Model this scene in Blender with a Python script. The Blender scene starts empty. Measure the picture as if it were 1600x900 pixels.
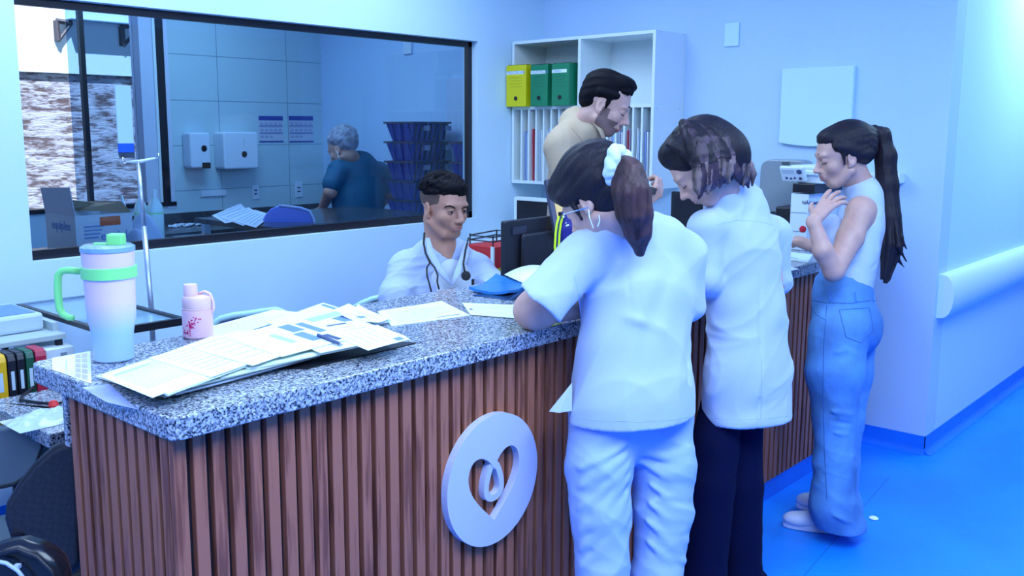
import bpy, bmesh, math, random
import numpy as np
from mathutils import Vector, Matrix, Euler

SC = bpy.context.scene
COL = SC.collection
random.seed(4)
rng = np.random.RandomState(7)

# ------------------------------------------------------------------ camera
FPX, YAW, PITCH, PCX, PCY, CAMZ = 1456.05, 0.747695, 0.152075, 745.44, 428.39, 1.63
_cy, _sy = math.cos(YAW), math.sin(YAW)
CF = Vector((math.cos(PITCH)*_cy, math.cos(PITCH)*_sy, -math.sin(PITCH)))
CR = Vector((_sy, -_cy, 0.0))
CD = CF.cross(CR)
CP = Vector((0, 0, CAMZ))
cam = bpy.data.cameras.new('camera')
cam.sensor_width = 36.0
cam.lens = FPX/1600*36.0
cam.shift_x = (800-PCX)/1600
cam.shift_y = (PCY-450)/1600
cam.clip_start = 0.05
camo = bpy.data.objects.new('camera', cam); COL.objects.link(camo)
m = Matrix((CR, -CD, -CF)).transposed().to_4x4(); m.translation = CP
camo.matrix_world = m
SC.camera = camo

def at(x, y, d):                      # point at camera depth d
    return CP + ((x-PCX)/FPX*CR + (y-PCY)/FPX*CD + CF)*d
def on(x, y, ax, v):                  # point on the plane axis=v
    r = (x-PCX)/FPX*CR + (y-PCY)/FPX*CD + CF
    return CP + r*((v-CP[ax])/r[ax])

# ------------------------------------------------------------------ world, light, exposure
SC.view_settings.view_transform = 'Standard'
SC.view_settings.look = 'None'
SC.view_settings.gamma = 1.0
SC.view_settings.exposure = -0.10
SC.view_settings.use_curve_mapping = False
SC.cycles.use_denoising = True
SC.cycles.max_bounces = 8
w = bpy.data.worlds.new('world'); SC.world = w; w.use_nodes = True
w.node_tree.nodes['Background'].inputs[0].default_value = (0.42, 0.66, 1.0, 1)
w.node_tree.nodes['Background'].inputs[1].default_value = 0.32

def area(name, loc, size, power, col=(0.6, 0.82, 1.0), target=None, sy=None):
    l = bpy.data.lights.new(name, 'AREA'); l.energy = power; l.color = col
    l.shape = 'RECTANGLE'; l.size = size; l.size_y = sy or size
    o = bpy.data.objects.new(name, l); COL.objects.link(o); o.location = loc
    if target is not None:
        o.rotation_euler = (Vector(target)-Vector(loc)).to_track_quat('-Z', 'Y').to_euler()
    return o
LC = (0.61, 0.81, 1.0)
area('unseen_overhead_light', (0.6, 0.4, 2.84), 1.2, 66, LC)
area('unseen_overhead_light', (2.2, 0.2, 2.84), 1.2, 70, LC)
area('unseen_overhead_light', (3.9, 0.0, 2.84), 0.9, 26, LC)
area('unseen_overhead_light', (1.6, 3.1, 2.84), 1.0, 30, LC)
area('unseen_overhead_light', (3.2, 3.0, 2.84), 1.0, 30, LC)
area('unseen_overhead_light', (6.3, 0.75, 2.84), 0.9, 46, (0.6, 0.92, 1.0))
area('unseen_overhead_light', (3.4, 5.2, 2.84), 1.0, 30, (0.42, 0.72, 1.0))
area('unseen_overhead_light', (-1.0, 1.6, 2.84), 1.2, 48, (.72, .84, 1.0))  # added fill light, no lamp known here: brightens the counter's left end slats
s = bpy.data.lights.new('sun', 'SUN'); s.energy = 17.0; s.angle = 0.01; s.color = (0.95, 0.95, 1.0)
so = bpy.data.objects.new('sun', s); COL.objects.link(so)
so.rotation_euler = Vector((0.25, 0.42, -1)).to_track_quat('-Z', 'Y').to_euler()

# ------------------------------------------------------------------ materials
MATS = {}
def mat(name, col, rough=0.5, metal=0.0, spec=0.5, bump=None, var=None, alpha=None, trans=0.0, emit=None, coat=0.0, sheen=0.0, sss=0.0):
    """bump=(scale,strength,(sx,sy,sz)); var=(scale,amount,(sx,sy,sz))"""
    if name in MATS: return MATS[name]
    m = bpy.data.materials.new(name); m.use_nodes = True
    nt = m.node_tree; b = nt.nodes['Principled BSDF']
    b.inputs['Base Color'].default_value = (*col, 1)
    b.inputs['Roughness'].default_value = rough
    b.inputs['Metallic'].default_value = metal
    b.inputs['Specular IOR Level'].default_value = spec
    b.inputs['Transmission Weight'].default_value = trans
    b.inputs['Coat Weight'].default_value = coat
    b.inputs['Sheen Weight'].default_value = sheen
    if sss:
        b.inputs['Subsurface Weight'].default_value = sss
        b.inputs['Subsurface Radius'].default_value = (0.6, 0.25, 0.15)
        b.inputs['Subsurface Scale'].default_value = 0.02
    if alpha is not None: b.inputs['Alpha'].default_value = alpha
    if emit:
        b.inputs['Emission Color'].default_value = (*emit[0], 1); b.inputs['Emission Strength'].default_value = emit[1]
    if bump or var:
        tc = nt.nodes.new('ShaderNodeTexCoord')
    if bump:
        mp = nt.nodes.new('ShaderNodeMapping'); nt.links.new(tc.outputs['Object'], mp.inputs[0])
        mp.inputs['Scale'].default_value = bump[2] if len(bump) > 2 else (1, 1, 1)
        n = nt.nodes.new('ShaderNodeTexNoise'); n.inputs['Scale'].default_value = bump[0]; n.inputs['Detail'].default_value = 4
        nt.links.new(mp.outputs[0], n.inputs[0])
        bm_ = nt.nodes.new('ShaderNodeBump'); bm_.inputs['Strength'].default_value = bump[1]; bm_.inputs['Distance'].default_value = 0.01
        nt.links.new(n.outputs[0], bm_.inputs['Height']); nt.links.new(bm_.outputs[0], b.inputs['Normal'])
    if var:
        mp = nt.nodes.new('ShaderNodeMapping'); nt.links.new(tc.outputs['Object'], mp.inputs[0])
        mp.inputs['Scale'].default_value = var[2] if len(var) > 2 else (1, 1, 1)
        n = nt.nodes.new('ShaderNodeTexNoise'); n.inputs['Scale'].default_value = var[0]; n.inputs['Detail'].default_value = 5
        nt.links.new(mp.outputs[0], n.inputs[0])
        r = nt.nodes.new('ShaderNodeValToRGB'); nt.links.new(n.outputs[0], r.inputs[0])
        a = var[1]
        c2 = var[3] if len(var) > 3 else tuple(min(1, c*(1+a)) for c in col)
        r.color_ramp.elements[0].position = 0.35; r.color_ramp.elements[1].position = 0.65
        r.color_ramp.elements[0].color = (*[c*(1-a) for c in col], 1)
        r.color_ramp.elements[1].color = (*c2, 1)
        nt.links.new(r.outputs[0], b.inputs['Base Color'])
    MATS[name] = m
    return m

def granite(name='granite'):
    if name in MATS: return MATS[name]
    m = bpy.data.materials.new(name); m.use_nodes = True; nt = m.node_tree; b = nt.nodes['Principled BSDF']
    tc = nt.nodes.new('ShaderNodeTexCoord')
    v = nt.nodes.new('ShaderNodeTexVoronoi'); v.inputs['Scale'].default_value = 235; v.inputs['Randomness'].default_value = 1
    n = nt.nodes.new('ShaderNodeTexNoise'); n.inputs['Scale'].default_value = 105; n.inputs['Detail'].default_value = 6; n.inputs['Roughness'].default_value = .7
    nt.links.new(tc.outputs['Object'], v.inputs['Vector']); nt.links.new(tc.outputs['Object'], n.inputs['Vector'])
    sx = nt.nodes.new('ShaderNodeSeparateColor'); nt.links.new(v.outputs['Color'], sx.inputs[0])
    mx = nt.nodes.new('ShaderNodeMath'); mx.operation = 'MULTIPLY_ADD'
    nt.links.new(sx.outputs[0], mx.inputs[0]); mx.inputs[1].default_value = 0.42
    nt.links.new(n.outputs[0], mx.inputs[2])
    r = nt.nodes.new('ShaderNodeValToRGB'); nt.links.new(mx.outputs[0], r.inputs[0])
    e = r.color_ramp.elements; e[0].position = .5; e[0].color = (.016, .018, .03, 1); e[1].position = .93; e[1].color = (.64, .66, .70, 1)
    for p, c in ((.58, (.09, .10, .14)), (.67, (.22, .26, .33)), (.8, (.38, .43, .50))):
        x = e.new(p); x.color = (*c, 1)
    nt.links.new(r.outputs[0], b.inputs['Base Color'])
    b.inputs['Roughness'].default_value = .16
    MATS[name] = m
    return m

def woodmat(name='slat_wood'):
    if name in MATS: return MATS[name]
    m = bpy.data.materials.new(name); m.use_nodes = True; nt = m.node_tree; b = nt.nodes['Principled BSDF']
    tc = nt.nodes.new('ShaderNodeTexCoord'); mp = nt.nodes.new('ShaderNodeMapping')
    nt.links.new(tc.outputs['Object'], mp.inputs[0]); mp.inputs['Scale'].default_value = (1, 1, .06)
    n = nt.nodes.new('ShaderNodeTexNoise'); n.inputs['Scale'].default_value = 90; n.inputs['Detail'].default_value = 5
    nt.links.new(mp.outputs[0], n.inputs['Vector'])
    mp2 = nt.nodes.new('ShaderNodeMapping'); nt.links.new(tc.outputs['Object'], mp2.inputs[0]); mp2.inputs['Scale'].default_value = (1, 1, .12)
    n2 = nt.nodes.new('ShaderNodeTexNoise'); n2.inputs['Scale'].default_value = 14; nt.links.new(mp2.outputs[0], n2.inputs['Vector'])
    ad = nt.nodes.new('ShaderNodeMath'); ad.operation = 'ADD'; nt.links.new(n.outputs[0], ad.inputs[0]); nt.links.new(n2.outputs[0], ad.inputs[1])
    r = nt.nodes.new('ShaderNodeValToRGB'); nt.links.new(ad.outputs[0], r.inputs[0])
    e = r.color_ramp.elements; e[0].position = .5; e[0].color = (.22, .070, .042, 1); e[1].position = .62; e[1].color = (.42, .15, .088, 1)
    e[0].position = .8; e[1].position = 1.0
    x = e.new(1.2 if False else .9); x.color = (.32, .11, .066, 1)
    nt.links.new(r.outputs[0], b.inputs['Base Color']); b.inputs['Roughness'].default_value = .5; b.inputs['Specular IOR Level'].default_value = .3
    MATS[name] = m
    return m

def tilemat(name, col, grout, sx, sz, mortar=.004, axis='X', off=(0, 0)):
    m = bpy.data.materials.new(name); m.use_nodes = True; nt = m.node_tree; b = nt.nodes['Principled BSDF']
    tc = nt.nodes.new('ShaderNodeTexCoord'); s = nt.nodes.new('ShaderNodeSeparateXYZ'); nt.links.new(tc.outputs['Object'], s.inputs[0])
    c = nt.nodes.new('ShaderNodeCombineXYZ')
    for k, (src, o) in enumerate(((axis, off[0]), ('Z', off[1]))):
        a = nt.nodes.new('ShaderNodeMath'); a.operation = 'ADD'; nt.links.new(s.outputs[src], a.inputs[0]); a.inputs[1].default_value = o
        nt.links.new(a.outputs[0], c.inputs[k])
    br = nt.nodes.new('ShaderNodeTexBrick'); nt.links.new(c.outputs[0], br.inputs['Vector'])
    br.offset = 0; br.inputs['Scale'].default_value = 1; br.inputs['Brick Width'].default_value = sx; br.inputs['Row Height'].default_value = sz
    br.inputs['Mortar Size'].default_value = mortar; br.inputs['Mortar Smooth'].default_value = .3
    br.inputs['Color1'].default_value = (*col, 1); br.inputs['Color2'].default_value = (*col, 1); br.inputs['Mortar'].default_value = (*grout, 1)
    nt.links.new(br.outputs[0], b.inputs['Base Color']); b.inputs['Roughness'].default_value = .2
    return m

def brickmat(name):
    m = bpy.data.materials.new(name); m.use_nodes = True; nt = m.node_tree; b = nt.nodes['Principled BSDF']
    tc = nt.nodes.new('ShaderNodeTexCoord'); mp = nt.nodes.new('ShaderNodeMapping'); nt.links.new(tc.outputs['Object'], mp.inputs[0])
    mp.inputs['Scale'].default_value = (1, 1, 4.2)
    n = nt.nodes.new('ShaderNodeTexNoise'); n.inputs['Scale'].default_value = 5.5; n.inputs['Detail'].default_value = 9; n.inputs['Roughness'].default_value = .72
    nt.links.new(mp.outputs[0], n.inputs['Vector'])
    r = nt.nodes.new('ShaderNodeValToRGB'); nt.links.new(n.outputs[0], r.inputs[0])
    e = r.color_ramp.elements; e[0].position = .42; e[0].color = (.16, .10, .10, 1); e[1].position = .54; e[1].color = (.62, .56, .60, 1)
    nt.links.new(r.outputs[0], b.inputs['Base Color']); b.inputs['Roughness'].default_value = .9
    bu = nt.nodes.new('ShaderNodeBump'); bu.inputs['Strength'].default_value = .8; bu.inputs['Distance'].default_value = .03
    nt.links.new(n.outputs[0], bu.inputs['Height']); nt.links.new(bu.outputs[0], b.inputs['Normal'])
    return m

M = {}
M['wall'] = mat('wall_paint', (.57, .78, .95), .65, bump=(60, .03), var=(1.5, .02))
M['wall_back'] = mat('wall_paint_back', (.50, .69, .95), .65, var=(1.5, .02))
M['corr'] = mat('wall_paint_corridor', (.56, .78, .96), .6)
M['ceil'] = mat('ceiling_paint', (.8, .85, .9), .8)
M['floor'] = mat('vinyl_floor', (.008, .25, .98), .33, var=(2.2, .12), spec=.5)
M['base'] = mat('vinyl_cove', (.008, .19, .85), .35, var=(3, .1))
M['black'] = mat('black_frame', (.008, .008, .016), .35)
M['blackp'] = mat('black_plastic', (.012, .014, .024), .45, bump=(300, .05))
M['darkgap'] = mat('slat_backing', (.012, .008, .014), .7)
M['white'] = mat('white_laminate', (.74, .84, .88), .35)
M['whitep'] = mat('white_plastic', (.72, .84, .92), .35)
M['paper'] = mat('paper', (.80, .93, .90), .7)
M['paperb'] = mat('paper_bluish', (.62, .76, .95), .7)
M['ink'] = mat('ink', (.06, .09, .2), .7)
M['inkb'] = mat('ink_blue', (.16, .28, .55), .7)
M['inkl'] = mat('ink_pale', (.42, .60, .66), .7)
M['steel'] = mat('brushed_steel', (.55, .6, .68), .25, metal=1)
M['chrome'] = mat('chrome', (.8, .85, .9), .08, metal=1)
M['grey'] = mat('grey_plastic', (.26, .34, .42), .45)
M['greyl'] = mat('pale_grey_plastic', (.5, .62, .72), .4)
M['granite'] = granite(); M['wood'] = woodmat()

# ------------------------------------------------------------------ mesh builder
class MB:
    def __init__(self): self.v = []; self.f = []; self.mi = []
    def add(self, vs, fs, mi=0):
        o = len(self.v); self.v += [Vector(p) for p in vs]
        self.f += [[i+o for i in f] for f in fs]; self.mi += [mi]*len(fs); return self
    def box(self, x0, y0, z0, x1, y1, z1, mi=0, X=None):
        vs = [(x, y, z) for x in (x0, x1) for y in (y0, y1) for z in (z0, z1)]
        if X is not None: vs = [X @ Vector(p) for p in vs]
        return self.add(vs, [(0, 1, 3, 2), (4, 6, 7, 5), (0, 4, 5, 1), (2, 3, 7, 6), (0, 2, 6, 4), (1, 5, 7, 3)], mi)
    def obox(self, c, size, rot=(0, 0, 0), mi=0):
        X = Matrix.Translation(Vector(c)) @ Euler(rot).to_matrix().to_4x4()
        a, b, d = [s/2 for s in size]
        return self.box(-a, -b, -d, a, b, d, mi, X)
    def tube(self, pts, r, n=10, mi=0, cap=True, closed=False, flat=None):
        pts = [Vector(p) for p in pts]; N = len(pts)
        rs = r if isinstance(r, (list, tuple)) else [r]*N
        rings = []; prev = None
        for i, p in enumerate(pts):
            if closed: t = pts[(i+1) % N]-pts[i-1]
            else: t = pts[min(i+1, N-1)]-pts[max(i-1, 0)]
            t.normalize()
            if prev is None:
                a = Vector((0, 0, 1)) if abs(t.z) < .9 else Vector((1, 0, 0)); u = t.cross(a).normalized()
            else:
                u = prev-t*prev.dot(t); u.normalize()
            prev = u; w_ = t.cross(u); ring = []
            for k in range(n):
                a = 2*math.pi*k/n; q = u*math.cos(a)+w_*math.sin(a)*(flat or 1)
                ring.append(p+q*rs[i])
            rings.append(ring)
        vs = [q for ring in rings for q in ring]; fs = []
        for i in range(N if closed else N-1):
            for k in range(n):
                a = i*n+k; b = i*n+(k+1) % n; j = (i+1) % N; fs.append((a, b, j*n+(k+1) % n, j*n+k))
        if cap and not closed: fs += [tuple(reversed(range(n))), tuple((N-1)*n+k for k in range(n))]
        return self.add(vs, fs, mi)
    def lathe(self, prof, c=(0, 0, 0), n=32, mi=0, X=None):
        vs = []; fs = []; N = len(prof)
        for r_, z in prof:
            for k in range(n):
                a = 2*math.pi*k/n; vs.append(Vector((r_*math.cos(a), r_*math.sin(a), z)))
        if X is not None: vs = [X @ p for p in vs]
        vs = [p+Vector(c) for p in vs]
        for i in range(N-1):
            for k in range(n):
                fs.append((i*n+k, i*n+(k+1) % n, (i+1)*n+(k+1) % n, (i+1)*n+k))
        if prof[0][0] > 1e-6: fs.append(tuple(reversed(range(n))))
        if prof[-1][0] > 1e-6: fs.append(tuple((N-1)*n+k for k in range(n)))
        return self.add(vs, fs, mi)
    def prism(self, poly, h, X=None, mi=0):
        """poly 2D (x,y) extruded 0..h in z"""
        n = len(poly); vs = [Vector((x, y, 0)) for x, y in poly]+[Vector((x, y, h)) for x, y in poly]
        if X is not None: vs = [X @ p for p in vs]
        fs = [tuple(reversed(range(n))), tuple(range(n, 2*n))]+[(i, (i+1) % n, n+(i+1) % n, n+i) for i in range(n)]
        return self.add(vs, fs, mi)
    def build(self, name, mats, parent=None, smooth=False, bevel=0, base=None, world=True):
        """world coords. parent: an object whose location/rotation is taken off. base: origin of a top-level mesh."""
        me = bpy.data.meshes.new(name); vs = self.v
        if base is None and parent is None: base = Vector((0, 0, 0))
        if parent is not None and world:
            inv = TREE.get(parent.name, Matrix()).inverted(); vs = [inv @ p for p in vs]
        elif base is not None:
            base = Vector(base); vs = [p-base for p in vs]
        me.from_pydata([tuple(p) for p in vs], [], self.f)
        for m_ in (mats if isinstance(mats, (list, tuple)) else [mats]): me.materials.append(m_)
        for p, i in zip(me.polygons, self.mi): p.material_index = i
        bm = bmesh.new(); bm.from_mesh(me); bmesh.ops.recalc_face_normals(bm, faces=bm.faces); bm.to_mesh(me); bm.free()
        o = bpy.data.objects.new(name, me); COL.objects.link(o)
        if parent is not None:
            o.parent = parent; TREE[o.name] = TREE.get(parent.name, Matrix()).copy()
        else:
            o.location = base; TREE[o.name] = Matrix.Translation(base)
        if bevel:
            b = o.modifiers.new('bevel', 'BEVEL'); b.width = bevel; b.segments = 2; b.limit_method = 'ANGLE'
        if smooth:
            for p in me.polygons: p.use_smooth = True
            if smooth != 'all':
                try: me.set_sharp_from_angle(angle=math.radians(38))
                except Exception: pass
        return o
TREE = {}
def tag(o, label=None, cat=None, group=None, kind=None):
    if label: o['label'] = label
    if cat: o['category'] = cat
    if group: o['group'] = group
    if kind: o['kind'] = kind
    return o
def thing(name, label, cat, loc=(0, 0, 0), rz=0, group=None):
    o = bpy.data.objects.new(name, None); COL.objects.link(o); o.location = loc; o.rotation_euler = (0, 0, rz)
    o.empty_display_size = .1
    TREE[o.name] = Matrix.Translation(Vector(loc)) @ Matrix.Rotation(rz, 4, 'Z')
    return tag(o, label, cat, group)
def struct(mb, name, m_, **k):
    return tag(mb.build(name, m_, **k), kind='structure')
def copy_tree(o, parent=None):
    c = o.copy(); COL.objects.link(c)
    if parent is not None: c.parent = parent
    for ch in [x for x in COL.objects if x.parent == o]: copy_tree(ch, c)
    return c
def frame(o, xdir, ydir):             # matrix with given x,y axes at o
    x = Vector(xdir).normalized(); y = Vector(ydir); z = x.cross(y).normalized(); y = z.cross(x)
    m_ = Matrix((x, y, z)).transposed().to_4x4(); m_.translation = Vector(o); return m_
def text_mesh(s, size, X, depth=.0006, bold=0.0):
    c = bpy.data.curves.new('t', 'FONT'); c.body = s; c.size = size; c.extrude = depth; c.offset = bold; c.resolution_u = 3
    o = bpy.data.objects.new('t', c); dg = bpy.context.evaluated_depsgraph_get()
    COL.objects.link(o); bpy.context.view_layer.update(); me = bpy.data.meshes.new_from_object(o.evaluated_get(bpy.context.evaluated_depsgraph_get()))
    mb = MB(); mb.add([X @ v.co for v in me.vertices], [list(p.vertices) for p in me.polygons])
    bpy.data.objects.remove(o); bpy.data.meshes.remove(me); bpy.data.curves.remove(c)
    return mb
# ================================================================== SETTING
XB, YW, YF, YK = 4.895, 3.944, 6.30, 1.431
H_ = 2.9
struct(MB().box(-3.5, -3.0, -.1, 11.0, 6.5, 0), 'floor', M['floor'])
cl = MB()
struct(cl.box(-3.5, -3.0, H_, 11.0, 6.5, H_+.1), 'ceiling', M['ceil'])
# window wall with the big internal opening
WX0, WX1, WZ0, WZ1 = 1.55, 4.262, 1.095, 2.17
mb = MB()
mb.box(-3.5, YW, 0, WX0, YW+.13, H_); mb.box(WX1, YW, 0, XB+.02, YW+.13, H_)
mb.box(WX0, YW, 0, WX1, YW+.13, WZ0); mb.box(WX0, YW, WZ1, WX1, YW+.13, H_)
struct(mb, 'wall_left', M['wall'])
mb = MB(); mb.box(XB, YK, 0, XB+.15, YF, H_)
struct(mb, 'wall_back', M['wall_back'])
struct(MB().box(XB+.15, YK, 0, 11.0, YK+.15, H_), 'wall_corridor', M['corr'])
# corner edge of the column: same paint, thin metal-free arris
mb = MB()                                             # coved skirting: profile swept along the two wall faces
def cove(p0, p1, nrm, h=.095, t=.004, r=.035):
    prof = [(t, h), (t, r+.0)]+[(t+r-r*math.cos(a), r-r*math.sin(a)) for a in [math.pi/2*k/6 for k in range(1, 7)]]
    prof = [(x, max(z, .0015)) for x, z in prof]+[(t+r, .0), (0, 0), (0, h)]
    n = len(prof); vs = []
    for p in (p0, p1):
        for d, z in prof: vs.append(Vector(p)+Vector(nrm)*d+Vector((0, 0, z)))
    fs = [(i, (i+1) % n, n+(i+1) % n, n+i) for i in range(n)]+[tuple(range(n)), tuple(range(n, 2*n))]
    mb.add(vs, fs)
cove((XB, YK-.004, 0), (XB, 1.75, 0), (-1, 0, 0)); 
struct(mb, 'baseboard_back', M['base'], smooth=True)
mb = MB(); cove((XB-.004, YK, 0), (11, YK, 0), (0, -1, 0)); struct(mb, 'baseboard_corridor', M['base'], smooth=True)
mb = MB(); cove((-3.5, YW, 0), (XB, YW, 0), (0, -1, 0)); struct(mb, 'baseboard_left', M['base'], smooth=True)
# welded seam of the vinyl
mb = MB(); p = on(1390, 745, 2, 0); q = on(1262, 893, 2, 0); dv = (q-p).normalized(); sd = Vector((-dv.y, dv.x, 0))*.0015
mb.add([p-sd, p+sd, q+sd*1+dv*.6, q-sd+dv*.6, p-sd+Vector((0, 0, .0006)), p+sd+Vector((0, 0, .0006)), q+sd+dv*.6+Vector((0, 0, .0006)), q-sd+dv*.6+Vector((0, 0, .0006))],
       [(0, 1, 2, 3), (4, 5, 6, 7), (0, 1, 5, 4), (1, 2, 6, 5), (2, 3, 7, 6), (3, 0, 4, 7)])
struct(mb, 'trim_1', mat('seam', (.01, .12, .55), .4))
# big window: black frame and its pane
FW = .033
g = MB(); y0, y1 = YW+.05, YW+.085
g.box(WX0, y0, WZ0, WX1, y1, WZ0+FW+.008); g.box(WX0, y0, WZ1-FW, WX1, y1, WZ1)
g.box(WX0, y0, WZ0, WX0+.004, y1, WZ1); g.box(WX1-FW, y0, WZ0, WX1, y1, WZ1)
fr = struct(g, 'window_1', M['black'], bevel=.003)
def glassmat(name, tint, mixf, rough=0.0):
    m_ = bpy.data.materials.new(name); m_.use_nodes = True; nt = m_.node_tree; nt.nodes.clear()
    o = nt.nodes.new('ShaderNodeOutputMaterial'); t = nt.nodes.new('ShaderNodeBsdfTransparent'); t.inputs[0].default_value = (*tint, 1)
    gl = nt.nodes.new('ShaderNodeBsdfGlossy'); gl.inputs['Roughness'].default_value = rough
    f_ = nt.nodes.new('ShaderNodeFresnel'); f_.inputs[0].default_value = mixf
    x = nt.nodes.new('ShaderNodeMixShader'); nt.links.new(f_.outputs[0], x.inputs[0]); nt.links.new(t.outputs[0], x.inputs[1]); nt.links.new(gl.outputs[0], x.inputs[2])
    nt.links.new(x.outputs[0], o.inputs[0]); return m_
M['glass'] = glassmat('window_glass', (.80, .90, .98), 1.28)
M['glass2'] = glassmat('tinted_glass', (.55, .68, .82), 1.35)
MB().box(WX0+.004, YW+.064, WZ0+FW, WX1-FW, YW+.070, WZ1-FW).build('glass_pane', M['glass'], parent=fr)

# ---------------- the room behind the glass
M['tile'] = tilemat('wall_tile', (.50, .66, .74), (.25, .36, .46), .63, .33, axis='X', off=(-.01+.63-3.91 % .63, -.205))
WA = 3.46                                              # right jamb of the outer window
tl = MB(); SZ = 1.12
tl.box(WA+.06, YF, 0, XB+.15, YF+.15, H_); tl.box(.6, YF, 0, WA+.06, YF+.15, SZ-.03); tl.box(.6, YF, 2.62, WA+.06, YF+.15, H_)
tl.box(-3.5, YF, 0, .6, YF+.15, H_)
struct(tl, 'wall_far', M['tile'])
# outer window: sill, black stiles, white post, tinted sash
o2 = MB(); o2.box(.6, YF-.01, SZ-.03, WA+.07, YF+.1, SZ); jx0, jx1 = on(250, 200, 1, YF-.012).x, on(262, 200, 1, YF-.012).x; o2.box(jx0, YF-.012, SZ, jx1, YF+.05, 2.62)
w2 = struct(o2, 'window_2', M['black'])
xs = on(135, 200, 1, YF+.05)[0]
MB().box(xs-.016, YF+.03, SZ, xs+.016, YF+.07, 2.62).build('window_stile', M['black'], parent=w2)
xa, xb = on(222, 200, 1, YF+.02)[0], on(246, 200, 1, YF+.02)[0]
MB().box(xa, YF+.0, SZ, xb, YF+.13, 2.62).build('window_post', mat('white_post', (.62, .68, .85), .4), parent=w2)
MB().box(jx0-.022, YF-.010, SZ, jx0-.001, YF+.05, 2.62).build('window_bead', M['white'], parent=w2)
x1_ = on(120, 200, 1, YF+.09)[0]
MB().box(x1_-.03, YF+.088, SZ, xa, YF+.094, 2.62).build('glass_pane', M['glass2'], parent=w2)
struct(MB().box(WA, YF-.004, SZ-.05, WA+.062, YF+.15, 2.7), 'trim_2', mat('lilac_plaster', (.62, .66, .82), .6))
# outdoors: neighbouring wall, brick below, white render above
YO = 7.9
zb_ = on(150, 117, 1, YO)[2]
ow = MB().box(-2, YO, -.1, 9, YO+.2, zb_); struct(ow, 'wall_brick', brickmat('raw_brick'))
struct(MB().box(-2, YO-.03, zb_, 9, YO+.2, 5.2), 'wall_plaster', mat('outer_plaster', (.9, .95, .97), .8))
struct(MB().box(-3.5, 6.5, -.15, 9, 7.9, -.02), 'floor_2', mat('outer_ground', (.3, .3, .32), .9))

# ================================================================== RECEPTION COUNTER
ZT = 1.05; GX0, GY0, GY1 = .918, 1.700, 2.405
ct = thing('reception_counter', 'long reception counter clad in brown vertical wood slats under speckled granite', 'counter', (GX0+.02, 1.74, 0))
# granite slab with softened corner
def rrect(x0, y0, x1, y1, r, corners=(1, 1, 1, 1), n=5):
    pts = []
    for k, (cx, cy, a0) in enumerate(((x0+r, y0+r, math.pi), (x1-r, y0+r, 1.5*math.pi), (x1-r, y1-r, 0), (x0+r, y1-r, .5*math.pi))):
        if corners[k]:
            for j in range(n+1):
                a = a0+math.pi/2*j/n; pts.append((cx+r*math.cos(a), cy+r*math.sin(a)))
        else: pts.append(((x0, x1, x1, x0)[k], (y0, y0, y1, y1)[k]))
    return pts
mb = MB(); mb.prism(rrect(GX0, GY0, XB-.001, GY1, .03, (1, 0, 0, 1)), .05, Matrix.Translation((0, 0, ZT-.05)))
mb.build('countertop', M['granite'], parent=ct, bevel=.004)
BZ = .095
MB().box(.952, 1.756, 0, XB-.001, 2.24, 1.0).build('panel', M['darkgap'], parent=ct)
MB().box(.944, 1.748, 0, XB-.001, 2.235, BZ).build('plinth', M['base'], parent=ct)
# slats, front and left end. every slat its own piece up to the count the rules keep
pitch = .0465; wsl = .0305
xs_ = []; x = .938
while x < XB-.01: xs_.append(x); x += pitch
first = None; extra = MB(); k = 0
def one_slat(x0, x1, y0, y1):
    return MB().box(x0, y0, BZ, x1, y1, 1.0)
n_side = 10
for i in range(n_side):
    y = 1.7495+.012+i*.0485
    one_slat(.938, .953, y, y+wsl+.002).build('slat', M['wood'], parent=ct, bevel=.0015)
for i, x in enumerate(xs_):
    if i < 100-n_side: one_slat(x, x+wsl, 1.737, 1.757).build('slat', M['wood'], parent=ct, bevel=.0015)
    else: extra.box(x, 1.737, BZ, x+wsl, 1.757, 1.0)
if extra.v: tag(extra.build('slat', M['wood'], parent=ct), kind='stuff')
# granite upright at the counter's rear end joining the lower desk, and the lower desk
MB().box(.935, 2.241, .86, .965, 2.262, .999).build('end_strip', M['granite'], parent=ct)
mb = MB(); mb.prism([(1.30, 2.245), (3.3, 2.245), (3.3, 2.62), (1.27, 2.62), (1.27, 3.1), (1.04, 3.1), (1.04, 2.62), (1.30, 2.62)], .045, Matrix.Translation((0, 0, .735)))
dk = thing('lower_desk', 'lower granite work desk tucked behind the reception counter', 'desk', (1.0, 2.5, 0))
mb.build('desktop', M['granite'], parent=dk, bevel=.004)
MB().box(3.22, 2.25, 0, 3.25, 2.58, .735).build('support', M['white'], parent=dk)
MB().box(1.23, 2.66, 0, 1.26, 3.05, .735).build('support', M['white'], parent=dk)

# emblem: disc with a heart cut through it and a loop in the middle
ey = 1.737; ec = Vector((1.922, ey, .634)); ER = .195; TH = .024
em = thing('wall_emblem', 'pale round emblem with a cut-out heart on the slatted counter front', 'emblem', (ec.x, ec.y, ec.z-ER))
def bez(P, n=14):
    out = []
    for a, b, c, d in P:
        for i in range(n):
            t = i/n; out.append(tuple((1-t)**3*a[j]+3*(1-t)**2*t*b[j]+3*(1-t)*t*t*c[j]+t**3*d[j] for j in (0, 1)))
    return out
HS = .198*1.11
heart = bez([((0, .14), (.10, .44), (.46, .50), (.50, .16)), ((.50, .16), (.52, -.12), (.20, -.36), (0, -.56)),
             ((0, -.56), (-.20, -.36), (-.52, -.12), (-.50, .16)), ((-.50, .16), (-.46, .46), (-.14, .40), (0, .14))])
heart = [(x*HS*1.0, y*HS) for x, y in heart]
circ = [(ER*math.cos(2*math.pi*i/72), ER*math.sin(2*math.pi*i/72)) for i in range(72)]
bm = bmesh.new()
def loopverts(pts): 
    vs = [bm.verts.new((x, y, 0)) for x, y in pts]
    return [bm.edges.new((vs[i], vs[(i+1) % len(vs)])) for i in range(len(vs))]
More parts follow.
